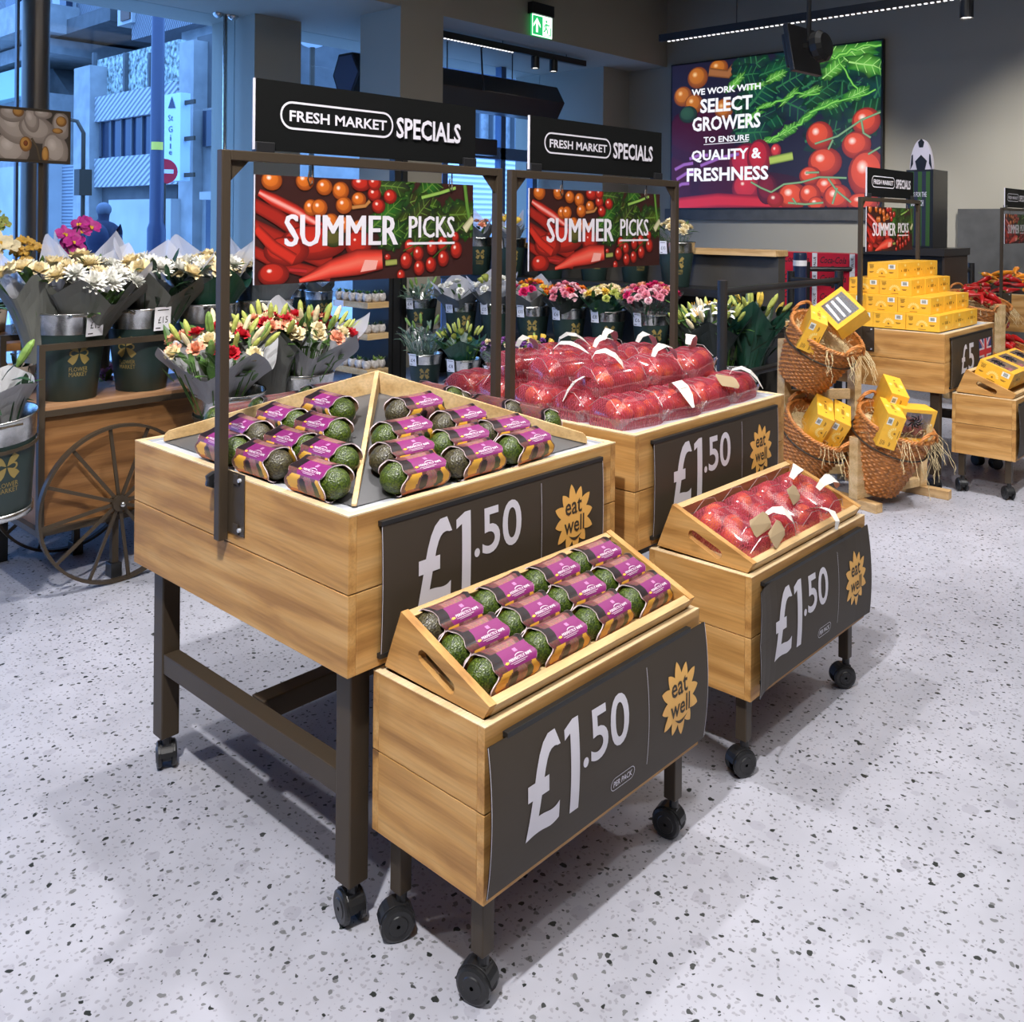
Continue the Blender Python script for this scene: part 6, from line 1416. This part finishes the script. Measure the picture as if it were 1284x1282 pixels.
# ceiling television seen from behind
tv = thing('ceiling_monitor', 'black monitor on a ceiling pole in front of the wall screen', 'monitor', dep(1000, 60, 7.0)); a = -.55
Mt = Matrix.Rotation(a+2.05, 4, 'Z') @ Matrix.Rotation(.18, 4, 'Y')
obj('panel', MB().box(-.02, .02, -.27, .13, -.19, .17, M=Mt), BLACK, tv, bevel=.004); obj('rear_housing', MB().box(.022, .08, -.21, .07, -.14, .12, M=Mt), BLACKM, tv, bevel=.01)
obj('speaker', MB().lathe([(.001, -.05), (.09, -.05), (.12, -.02), (.12, .03), (.08, .06), (.001, .06)], 16, M=Matrix.Translation((.05, -.16, 0)) @ Mt @ Matrix.Rotation(PI/2, 4, 'Y')), BLACKM, tv)
obj('pole', MB().cyl((.06, -.06, .05), (.06, -.06, 2.2), .018, 10), BLACK, tv); obj('bracket', MB().box(.05, .07, -.20, .08, .0, .04), BLACKM, tv)
# exit sign on the bulkhead
EXG = mat('exit_green', (.02, .42, .12), .4, emit=1.2); EXW = mat('exit_white', (.85, .95, .90), .4, emit=1.6)
es = thing('exit_sign', 'green running man exit sign with up arrow on the bulkhead', 'sign', (8.40, YB-.05, 3.80))
obj('housing', MB().box(-.015, .385, -.035, .048, .262, .40), BLACK, es); obj('panel', MB().box(0, .37, -.012, .012, 0, .258), EXG, es)
m = MB(); f = lambda x, y: (x, -.0135, y)
m.flat([(0, 0), (.37, 0), (.37, .258), (0, .258), (.012, .014), (.358, .014), (.358, .244), (.012, .244)], [(0, 1, 5, 4), (1, 2, 6, 5), (2, 3, 7, 6), (3, 0, 4, 7)], f)
m.flat([(.09, .22), (.155, .14), (.155, .105), (.108, .16), (.108, .045), (.072, .045), (.072, .16), (.025, .105), (.025, .14)], [(0, 1, 2, 3), (0, 3, 6), (0, 6, 7, 8), (3, 4, 5, 6)], f)
m.flat([(.195, .02), (.35, .02), (.35, .24), (.195, .24)], [(0, 1, 2, 3)], f); obj('white_symbols', m, EXW, es)
m = MB(); f = lambda x, y: (x, -.0145, y); m.flat(ell(.262, .198, .016, .018, 12), [tuple(range(12))], f)
for p_ in ([(.27, .17), (.255, .12)], [(.255, .12), (.285, .085), (.275, .05)], [(.255, .12), (.235, .08), (.208, .07)], [(.268, .165), (.30, .15), (.315, .165)], [(.262, .165), (.235, .15), (.228, .12)]):
    for (x0, y0), (x1, y1) in zip(p_, p_[1:]):
        dx, dy = x1-x0, y1-y0; l = math.hypot(dx, dy); nx, ny = -dy/l*.009, dx/l*.009; m.flat([(x0+nx, y0+ny), (x0-nx, y0-ny), (x1-nx, y1-ny), (x1+nx, y1+ny)], [(0, 1, 2, 3)], f)
m.flat([(.30, .03), (.345, .03), (.345, .13), (.33, .13), (.33, .04), (.30, .04)], [(0, 1, 4, 5), (1, 2, 3, 4)], f); obj('running_figure', m, EXG, es)
# air curtain and pipes over the entrance
ac = thing('air_curtain', 'long black air curtain heater hanging over the entrance doors', 'air curtain', (0, 8.55, 0)); R1 = at(692, 130, 'Y', 8.55); zt = at(690, 110, 'Y', 8.55).z; zb2 = at(693, 152, 'Y', 8.55).z; zm = (zt+zb2)/2
L1 = at(412, 90, 'Y', 8.55).x
hexp = [(-.10, zt), (.16, zt), (.27, zm), (.16, zb2), (-.10, zb2), (-.24, zm)]
obj('casing', MB().prism(hexp, L1+.25, R1.x, lambda a, z, h: (h, a, z)), BLACK, ac, bevel=.01); obj('end_face', MB().prism([(a*.86, zm+(z-zm)*.86) for a, z in hexp], L1+.243, L1+.2495, lambda a, z, h: (h, a, z)), mat('blue_lit_tint', (.10, .12, .20), .35, .4), ac)  # end face tinted blue to stand for the daylight falling on it
rod = MB()
for x in (L1+.6, L1+1.8, L1+3.0): rod.cyl((x, 0, zt-.01), (x, 0, ZS), .008, 6)
obj('hanging_rod', rod, BLACK, ac); cb = MB().tube([(L1+2.2, -.25, zm), (L1+2.15, -.27, zt+.02), (L1+2.3, -.1, zt+.35), (L1+2.8, .0, zt+.42)], .012, 6); obj('cable', cb, BLACK, ac, smooth=True)
pp_ = thing('service_pipes', 'grey service trays running along the soffit behind the entrance bulkhead', 'pipes', (0, 8.9, 0)); zz = at(640, 70, 'Y', 8.9).z
for k, dz_ in enumerate((0, .1, .22)): obj('tray_rail', MB().box(L1-.1, 10.7, -.05+.1*k, .03+.1*k, zz+dz_, zz+dz_+.045), mat('galv_tray', (.35, .37, .40), .4, .6), pp_)
for x in (L1+.3, L1+1.5, L1+2.7): obj('hanger', MB().cyl((x, .1, zz), (x, .1, ZS), .01, 6), BLACK, pp_)
dc = thing('door_closer_box', 'black door operator box over the entrance doors', 'box', (0, 9.2, 0)); p0 = at(585, 172, 'Y', 9.2); p1 = at(619, 196, 'Y', 9.2)
obj('housing', MB().box(p0.x-.5, p1.x, -.08, .139, p1.z, p0.z), BLACK, dc, bevel=.02)
# ---------------------------------------------------------------- barriers, stanchion, crates and boxes near the tills
def barrier(label, pa, pb, z, posts=(1, 1), r=.026):
    t = thing('barrier_rail', label, 'barrier', (pa[0], pa[1], 0)); d = Vector((pb[0]-pa[0], pb[1]-pa[1], 0))
    for k, on in enumerate(posts):
        if on: q_ = d*k; obj('post', MB().cyl((q_.x, q_.y, 0), (q_.x, q_.y, z+.045), r*1.25, 14), BLACK, t, smooth=False)
    obj('rail', MB().cyl((0, 0, z-.03), (d.x, d.y, z-.03), r, 12), BLACK, t); obj('lower_rail', MB().cyl((0, 0, .55), (d.x, d.y, .55), r, 12), BLACK, t); return t
q0 = dep(906, 350, 6.0); q1 = dep(1052, 337, 7.35); barrier('black tube barrier in front of the lilies, nearest the nectarine table', (q0.x, q0.y), (q1.x, q1.y), 1.14)
q0 = dep(1012, 328, 9.6); q1 = dep(1218, 322, 9.7); barrier('black tube barrier passing behind the yellow carton pyramid', (q0.x, q0.y), (q1.x, q1.y), 1.12)
q0 = dep(985, 345, 8.0); q1 = dep(1045, 343, 7.6); barrier('short black barrier rail joining the near barrier at its far post', (q0.x+.1, q0.y), (q1.x, q1.y), 1.10, (1, 0))
sp = dep(1003, 330, 9.2); s_ = thing('stanchion_post', 'dark blue stanchion post with a white band beside the red drink packs', 'post', (sp.x, sp.y, 0)); obj('tube', MB().lathe([(.001, 1.27), (.062, 1.27), (.065, 1.25), (.065, 0)], 20), mat('navy_plastic', (.015, .025, .06), .35), s_, smooth=False); obj('white_band', MB().lathe([(.066, 1.14), (.067, 1.145), (.067, 1.19), (.066, 1.195)], 20), WHITE, s_); obj('base', MB().lathe([(.16, 0), (.16, .02), (.07, .03)], 20), BLACK, s_)
COLA = mat('red_drink_card', (.52, .012, .03), .4); COLW = mat('white_drink_card', (.75, .74, .76), .4)
text2d('Coca-Cola', .01, 2, .35); text2d('VALUE', .02)
cp = dep(1018, 316, 9.9)
def cola_pack():
    m = MB().box(0, .27, -.40, 0, 0, .19); f = lambda y, z: (-.001, -y, z)
    m.flat([(0, 0), (.055, 0), (.055, .19), (0, .19)], [(0, 1, 2, 3)], f, 1); text(m, 'Coca-Cola', .09, .37, .085, .155, lambda y, z: (-.0016, -y, z), 2, .01, shear=.35)
    v, fc = text2d('VALUE', .02); m.flat([(.012+.03*(1-y), .03+.12*x) for x, y in v], [q_[::-1] for q_ in fc], lambda y, z: (-.0016, -y, z), 2); m.flat([(.21, .02), (.24, .02), (.24, .06), (.21, .06)], [(0, 1, 2, 3)], f, 2)
    return tag(obj('drink_pack', m, [COLA, COLW, INKB]), 'x', 'drink pack')
ck = cola_pack(); n_ = 0
for j in range(3):
    for L_ in range(5):
        o = ck if n_ == 0 else ck.copy()
        if n_: C.objects.link(o)
        n_ += 1; o.location = (cp.x, cp.y+.40-.405*j+.0, .29+.192*L_); o['label'] = f'red drink multipack, {("lowest","second","third","fourth","top")[L_]} of its stack, {("left","middle","right")[j]} stack of the three'; o['group'] = 'red drink multipacks'
pl_ = thing('pallet', 'dark pallet under the red drink multipacks', 'pallet', (cp.x-.02, cp.y-.85, 0))
for k in range(5): obj('plank', MB().box(0, .32, .26*k, .26*k+.2, .25, .288), BLACKM, pl_)
for k in range(3): obj('runner', MB().box(0, .32, .55*k, .55*k+.1, 0, .25), BLACKM, pl_)
bp_ = dep(1008, 395, 8.9)
bsk = None
for k in range(5):
    nm = f'black plastic shopping basket, {("lowest","second","third","fourth","top")[k]} of the stack beside the red drink packs'
    if bsk is None:
        bsk = thing('shopping_basket', nm, 'shopping basket', (bp_.x, bp_.y, .24), group='stacked shopping baskets'); m = MB()
        m.add([(sx*(.19+.02*e), sy*(.26+.02*e), z) for e, z in ((0, 0), (1.4, .22)) for sx, sy in ((-1, -1), (1, -1), (1, 1), (-1, 1))], [(0, 1, 2, 3)]+[(i, (i+1) % 4, 4+(i+1) % 4, 4+i) for i in range(4)]); obj('shell', m, BLACK, bsk)
        m = MB(); rr = [(sx*.225, sy*.295, .215) for sx, sy in ((-1, -1), (1, -1), (1, 1), (-1, 1))]; m.tube(rr, .016, 6, closed=True); obj('rim', m, BLACK, bsk); obj('handle', MB().tube([(-.21, 0, .22), (-.2, -.12, .235), (.2, -.12, .235), (.21, 0, .22)], .009, 6), BLACK, bsk)
        for y_ in (-.15, -.05, .05, .15): pass
    else: dup(bsk, (bp_.x, bp_.y, .24+.055*k), nm)
bt = thing('basket_trolley', 'black trolley carrying the stack of shopping baskets', 'trolley', (bp_.x, bp_.y, 0)); obj('platform', MB().box(-.22, .22, -.28, .28, .20, .236), BLACK, bt)
for sx in (-.18, .18):
    for sy in (-.24, .24): obj('leg', MB().box(sx-.015, sx+.015, sy-.015, sy+.015, 0, .20), BLACK, bt)
# dark shelving and the football display by the far wall
dp_ = dep(1124, 312, 9.8); sh = thing('till_counter', 'dark counter behind the yellow carton pyramid', 'counter', (0, 0, 0)); yl = at(1078, 312, 'X', 9.35).y; yr = at(1181, 312, 'X', 9.35).y; zc = at(1130, 311, 'X', 9.35).z
obj('worktop', MB().box(9.32, 10.1, yr-.03, yl, zc-.07, zc), mat('dark_top', (.030, .026, .024), .4), sh); obj('front', MB().box(9.36, 10.05, yr, yl-.03, 0, zc-.07), BLACK, sh); obj('end_panel', MB().box(9.36, 10.05, yr-.02, yr-.0005, 0, zc-.07), mat('brown_black', (.05, .035, .026), .5), sh)
fd = thing('football_display', 'tall dark display stand with striped green front and a football topper', 'display stand', (9.5, 0, zc+.001)); ya = at(1136, 250, 'X', 9.5).y; yb = at(1166, 250, 'X', 9.5).y; zt2 = at(1150, 213, 'X', 9.5).z-zc
obj('column', MB().box(.0, .42, yb-.03, ya, 0, zt2), BLACK, fd); m = MB(); st_ = [mat('stripe_green', (.035, .10, .02), .5), mat('stripe_navy', (.02, .025, .05), .5), INK]
for k in range(6): m.add([(-.002, yb+(ya-yb)*k/6, .02), (-.002, yb+(ya-yb)*(k+1)/6, .02), (-.002, yb+(ya-yb)*(k+1)/6, zt2-.02), (-.002, yb+(ya-yb)*k/6, zt2-.02)], [(0, 1, 2, 3)], k % 2)
text2d('BEERS FOR THE', .02); text2d('BIG MATCH', .03)
text(m, 'BEERS FOR THE', 0, ya-yb-.05, zt2-.27, zt2-.22, lambda x, z: (-.004, ya-.02-x, z), 2, .02); text(m, 'BIG MATCH', .03, ya-yb-.08, zt2-.36, zt2-.30, lambda x, z: (-.004, ya-.02-x, z), 2, .03)
obj('striped_front', m, st_, fd)
yc = (ya+yb)/2; rr = (ya-yb)/2*.95; zk = at(1152, 174, 'X', 9.5).z-zc-zt2
m = MB(); n = 26; ol = [(yc+rr*math.cos(PI*k/n), zt2+zk*math.sin(PI*k/n)) for k in range(n+1)]; m.prism(ol, 0, .05, lambda a, z, h: (.08+h, a, z)); obj('topper', m, mat('football_white', (.62, .58, .66), .5), fd)
m = MB(); f = lambda y, z: (.078, y, z)
def penta(cy, cz, r): return [(cy+r*math.cos(2*PI*k/5+PI/2), cz+1.5*r*math.sin(2*PI*k/5+PI/2)) for k in range(5)]
for cy_, cz_, r_2 in ((yc, zt2+zk*.86, .032), (yc, zt2+zk*.2, .06)): m.flat(penta(cy_, cz_, r_2), [(0, 1, 2, 3, 4)], f)
for s2 in (-1, 1): m.flat([(yc+s2*rr*.97, zt2), (yc+s2*rr*.70, zt2+zk*.2), (yc+s2*rr*.72, zt2+zk*.52), (yc+s2*rr*.84, zt2+zk*.48)], [(0, 1, 2, 3)], f)
obj('black_patch', m, BLACK, fd)

# ---------------------------------------------------------------- the street outside
struct('street_pavement', MB().box(-20, 40, 9.9, 60, -.3, -.02), mat('pavement', (.42, .43, .45), .8, var=.1, bscale=2))
RIBD = ribbed('ribbed_concrete', (.22, .225, .24), (.52, .53, .55), 2.6, (.5, 0, 0)); RIBV = ribbed('hammered_ribs', (.10, .105, .12), (.27, .28, .30), 3.2, (1.0, 0, 0)); SLAT = ribbed('white_slats', (.50, .52, .56), (.85, .86, .88), 2.0, (0, 0, 0)); SHUT = ribbed('roller_shutter', (.20, .22, .25), (.34, .36, .40), 3.0, (0, 0, 0))
DGL = mat('dark_window_glass', (.02, .03, .06), .12, spec=.8); CONL = mat('pale_concrete', (.44, .44, .43), .9, var=.10, bscale=1)
def xbox(mb, X, d, ul, ur, vt, vb, mat_=0, z0=None):
    um = (ul+ur)/2; vm = (vt+vb)/2; ya, yb_ = at(ul, vm, 'X', X).y, at(ur, vm, 'X', X).y; z1 = at(um, vt, 'X', X).z; zz0 = at(um, vb, 'X', X).z if z0 is None else z0
    return mb.box(X, X+d, yb_, ya, zz0, z1, mat_)
XF = 9.9
hb = thing('street_building', 'brutalist concrete hotel building with ribbed panels across the street', 'building', (0, 0, 0))
def part(nm, m_, *a, **k): return obj(nm, xbox(MB(), *a, **k), m_, hb)
part('ribbed_panel', RIBD, XF, 5, 110, 222, 113, 146); part('ribbed_panel', RIBD, XF, 5, 110, 222, 195, 233)
for ul, ur, nn in ((112, 190, 6),):
    w_ = part('window_band', DGL, XF+.12, 5, 110, 222, 146, 196); fm = MB()
    for k in range(9):
        u = 114+k*13; yy = at(u, 170, 'X', XF+.1).y; za_, zb_ = at(u, 146, 'X', XF+.1).z, at(u, 196, 'X', XF+.1).z; fm.box(XF+.07, XF+.115, yy-.03, yy+.03, zb_, za_)
    obj('mullion', fm, mat('mullion_grey', (.08, .09, .11), .5), w_)
part('pillar', CONC, XF-.12, 1.0, 92, 112, 84, 300, z0=-.02); part('pillar', CONC, XF-.7, 2.5, 224, 242, 52, 300, z0=-.02)
part('recess', CONCD, XF+.2, 4, 110, 222, 233, 300, z0=-.02); part('pale_strip', CONL, XF+.3, .3, 140, 222, 238, 248); part('boundary_wall', CONL, XF-.9, .8, 136, 214, 250, 300, z0=-.02)  # recess in dark concrete, with a pale concrete strip across it
hg = mat('gabion_mesh', (.30, .34, .31), .9, bump=1, bscale=9, var=.75)
part('gabion_screen', hg, XF+.3, .5, 116, 224, 63, 112)
xp = MB()
for u in (116, 155, 186): y_ = at(u, 90, 'X', XF+.2).y; xp.box(XF+.2, XF+.29, y_-.05, y_+.05, at(u, 114, 'X', XF+.2).z, at(u, 66, 'X', XF+.2).z)
obj('screen_post', xp, CONCD, hb)
part('side_block', CONC, XF-.5, 4, 243, 300, 134, 300, z0=-.02); part('side_window', DGL, XF-.56, .2, 254, 300, 136, 182); part('side_window', DGL, XF-.56, .2, 258, 300, 250, 300, z0=-.02); part('upper_side', CONCD, XF-.4, 4, 247, 300, 40, 134)
part('canopy', CONL, XF-1.3, 1, 250, 300, 240, 250)
# tower over the street
tw = thing('tower_building', 'grey ribbed tower block overhanging the hotel building', 'building', (0, 0, 0))
def tpart(nm, m_, *a, **k): return obj(nm, xbox(MB(), *a, **k), m_, tw)
XT = 12.5
tpart('back_wall', CONCD, XT+2.2, 3, -160, 300, -40, 330, z0=-.02)
tpart('ribbed_bay', RIBV, XT, 3, 57, 148, -120, 22); tpart('ribbed_bay', RIBV, XT-.3, 3, 166, 300, -120, 32); tpart('ribbed_bay', RIBV, XT, 3, -160, 40, -120, 38)
tpart('window_bay', CONL, XT-.4, 3, 148, 166, -120, 30)
for v0 in (-52, 3): tpart('window', mat('brown_blind', (.12, .07, .05), .6), XT-.45, .2, 151, 162, v0, v0+22)
tpart('window_bay', CONL, XT-.3, 3, 66, 84, -120, 22); tpart('window', DGL, XT-.35, .2, 75, 83, -10, 10); tpart('window', DGL, XT-.35, .2, 7, 19, -20, 28)
tpart('soffit_beam', CONCD, XT-.4, 2.6, 33, 138, 24, 42); tpart('balcony', CONC, XT-1.6, 2.5, -120, 33, 30, 62); tpart('ledge', CONC, XT-.8, 3, -120, 60, 76, 92)
p_a, p_b = at(57, 72, 'X', XT+.6), at(95, 130, 'X', XT+.6)
obj('stair_flight', MB().prism([(p_a.y, p_a.z), (p_b.y, p_b.z), (p_b.y, p_b.z-1.1), (p_a.y, p_a.z-1.1)], XT+.6, XT+2.0, lambda a, z, h: (h, a, z)), CONC, tw)
tpart('green_hoarding', mat('pale_green_panel', (.36, .52, .50), .5), XT-1.0, .4, -120, 32, 104, 136); tpart('ground_wall', CONC, XT-.6, 2, -120, 60, 136, 215); tpart('shutter', SHUT, XT-.2, 1, 58, 94, 208, 330, z0=-.02); tpart('shop_front', CONL, XT-.7, 1.2, -160, 57, 215, 330, z0=-.02)
# white slatted building seen through the entrance
sb = thing('slatted_building', 'white slatted building beyond the entrance doors', 'building', (0, 0, 0))
def yb(nm, m_, ul, ur, vt, vb, Y, d=3, z0=None):
    xa, xb = at(ul, 200, 'Y', Y).x, at(ur, 200, 'Y', Y).x; um = (ul+ur)/2; z1 = at(um, vt, 'Y', Y).z; zz0 = at(um, vb, 'Y', Y).z if z0 is None else z0
    return obj(nm, MB().box(xa, xb, Y, Y+d, zz0, z1), m_, sb)
yb('slatted_wall', SLAT, 300, 760, 192, 330, 20, z0=-.02); yb('brick_band', mat('pale_brick', (.32, .33, .34), .9, var=.2, bscale=6), 450, 760, 120, 192, 20.3); yb('slatted_wall', SLAT, 300, 446, 60, 150, 19.6); yb('tall_block', CONC, 300, 470, -60, 60, 21); yb('upper_window', DGL, 470, 760, 60, 120, 20.4)
for u in (585, 601, 618, 632, 645): yb('window_mullion', IFR, u, u+1.6, 100, 192, 20.1, .2)
lp = thing('street_globe_lamp', 'white globe street lamp beyond the window right of the left column', 'street lamp', dep(392, 45, 17)); obj('globe', MB().sphere((0, 0, 0), .22, 14, 10, sc=(1.3, 1.3, 1)), mat('globe_white', (.8, .82, .85), .3), lp, smooth=True); obj('pole', MB().cyl((0, 0, -.2), (0, 0, -lp.location.z-.02), .05, 8), IRON, lp)
# lamp post with sticker
q = at(195, 320, 'Z', -.02); q = dep(196, 300, 15.5); l_ = thing('lamp_post', 'dark blue grey lamp post standing on the pavement in front of the hotel', 'lamp post', (q.x, q.y, -.02))
obj('pole', MB().lathe([(.15, 0), (.15, 1.4), (.115, 1.5), (.095, 8)], 20), mat('post_paint', (.035, .045, .09), .3), l_, smooth=True); zst = dep(195, 183, 15.5).z
obj('sticker', MB().lathe([(.117, zst-.05), (.117, zst+.08)], 20, a0=face_cam(q.x, q.y)-.9, a1=face_cam(q.x, q.y)+.9), mat('yellow_sticker', (.75, .65, .10), .5), l_)
# hotel banner sign
text2d('St', 0); text2d('G', 0); text2d('i', 0); text2d('l', 0); text2d('e', 0); text2d('S', 0); text2d('Hotel', 0)
ba = at(203, 170, 'X', 8.6); bb = at(226, 170, 'X', 8.6); zt_ = at(214, 118, 'X', 8.6).z; zb_ = at(214, 227, 'X', 8.6).z; W_ = ba.y-bb.y; Hh = zt_-zb_
hs = thing('hotel_sign', 'tall pale vertical hotel sign with a dark triangle emblem', 'sign', (8.6, ba.y, zb_)); obj('board', MB().box(0, .2, -W_, 0, 0, Hh), mat('sign_pale_blue', (.55, .68, .78), .5), hs)
m = MB(); f = lambda a, z: (-.01, -a, z); g = lambda a: a*W_; hh = lambda a: a*Hh
for s, x0, x1, y0, y1 in (('St', .36, .62, .69, .76), ('G', .38, .60, .56, .63), ('i', .47, .53, .46, .53), ('l', .47, .52, .37, .43), ('l', .47, .52, .30, .36) if False else ('e', .42, .58, .30, .345), ('S', .40, .60, .165, .235), ('Hotel', .2, .82, .05, .115)): text(m, s, g(x0), g(x1), hh(y0), hh(y1), f, 0, 0)
m.flat([(g(.35), hh(.84)), (g(.75), hh(.83)), (g(.55), hh(.97))], [(0, 1, 2)], f); obj('lettering', m, mat('sign_navy', (.02, .03, .07), .5), hs)
br_ = MB()
for v in (130, 175, 220): zq = at(226, v, 'X', 8.7).z-zb_; br_.box(.08, .12, -W_-.35, -W_, zq-.04, zq+.04)
obj('bracket', br_, IRON, hs)
ne = dep(206, 215, 16.2); t = thing('no_entry_sign', 'red no entry road sign behind the lamp post', 'road sign', ne); rz = face_cam(ne.x, ne.y); Mn = Matrix.Rotation(rz, 4, 'Z') @ Matrix.Rotation(PI/2, 4, 'Y')
obj('disc', MB().lathe([(.001, .01), (.22, .01), (.22, -.01), (.001, -.01)], 24, M=Mn), mat('road_red', (.55, .02, .04), .5), t); obj('white_bar', MB().box(-.035, .035, -.15, .15, .011, .014, M=Mn), WHITE, t); obj('pole', MB().cyl((0, 0, -.2), (0, 0, -ne.z-.02), .03, 8), IRON, t)
qd = dep(104, 240, 18); t = thing('bent_lamp_post', 'thin bent top post beside the hotel pillar', 'lamp post', (qd.x, qd.y, -.02)); z9 = dep(104, 146, 18).z; obj('pole', MB().tube([(0, 0, 0), (0, 0, z9-.3), (-.1, .05, z9-.08), (-.35, .25, z9), (-.6, .5, z9+.02)], .04, 8), IRON, t, smooth=True); obj('control_box', MB().box(-.12, .12, -.12, .12, 2.0, 2.5), IRON, t)
# person walking past outside, seen from behind
pq = dep(126, 300, 14.2)
def person():
    t = thing('person', 'person in a dark navy padded jacket with backpack walking past outside', 'person', (pq.x, pq.y, -.02)); a = math.atan2(pq.y, pq.x)-.35; t.rotation_euler = (0, 0, a)
    # local: x = walking away, y = left
    J = [(0, 0, .95), (.02, 0, 1.15), (.07, 0, 1.38), (.12, 0, 1.52), (.15, .01, 1.62), (.17, .015, 1.72), (.07, .19, 1.42), (.05, .27, 1.18), (.13, .27, 1.0), (.16, .27, .92), (.07, -.19, 1.42), (.02, -.27, 1.18), (.08, -.28, .98), (.11, -.28, .90), (0, .10, .90), (.06, .11, .50), (.02, .11, .10), (.14, .12, .04), (0, -.10, .90), (-.03, -.11, .50), (-.18, -.11, .14), (-.08, -.12, .04)]
    E = [(0, 1), (1, 2), (2, 3), (3, 4), (4, 5), (2, 6), (6, 7), (7, 8), (8, 9), (2, 10), (10, 11), (11, 12), (12, 13), (0, 14), (14, 15), (15, 16), (16, 17), (0, 18), (18, 19), (19, 20), (20, 21)]
    Rr = [.17, .17, .19, .07, .095, .10, .085, .062, .048, .035, .085, .062, .048, .035, .105, .075, .05, .045, .105, .075, .05, .045]
    me = bpy.data.meshes.new('body'); me.from_pydata(J, E, []); o = bpy.data.objects.new('body', me); C.objects.link(o); o.parent = t; me.materials.append(mat('navy_clothes', (.010, .015, .040), .8))
    sk = o.modifiers.new('skin', 'SKIN'); sd = me.skin_vertices[0].data
    for i, r in enumerate(Rr): sd[i].radius = (r, r)
    sd[0].use_root = True; s2 = o.modifiers.new('sub', 'SUBSURF'); s2.levels = 2; s2.render_levels = 2
    obj('backpack', MB().sphere((-.13, 0, 1.26), .2, 14, 10, sc=(.62, .85, 1.15)), mat('backpack_blue', (.006, .012, .045), .7), t, smooth=True)
    obj('cap', MB().sphere((.16, .012, 1.70), .118, 14, 10, sc=(1.05, .95, .95)), mat('grey_cap', (.10, .12, .16), .7), t, smooth=True)
person()
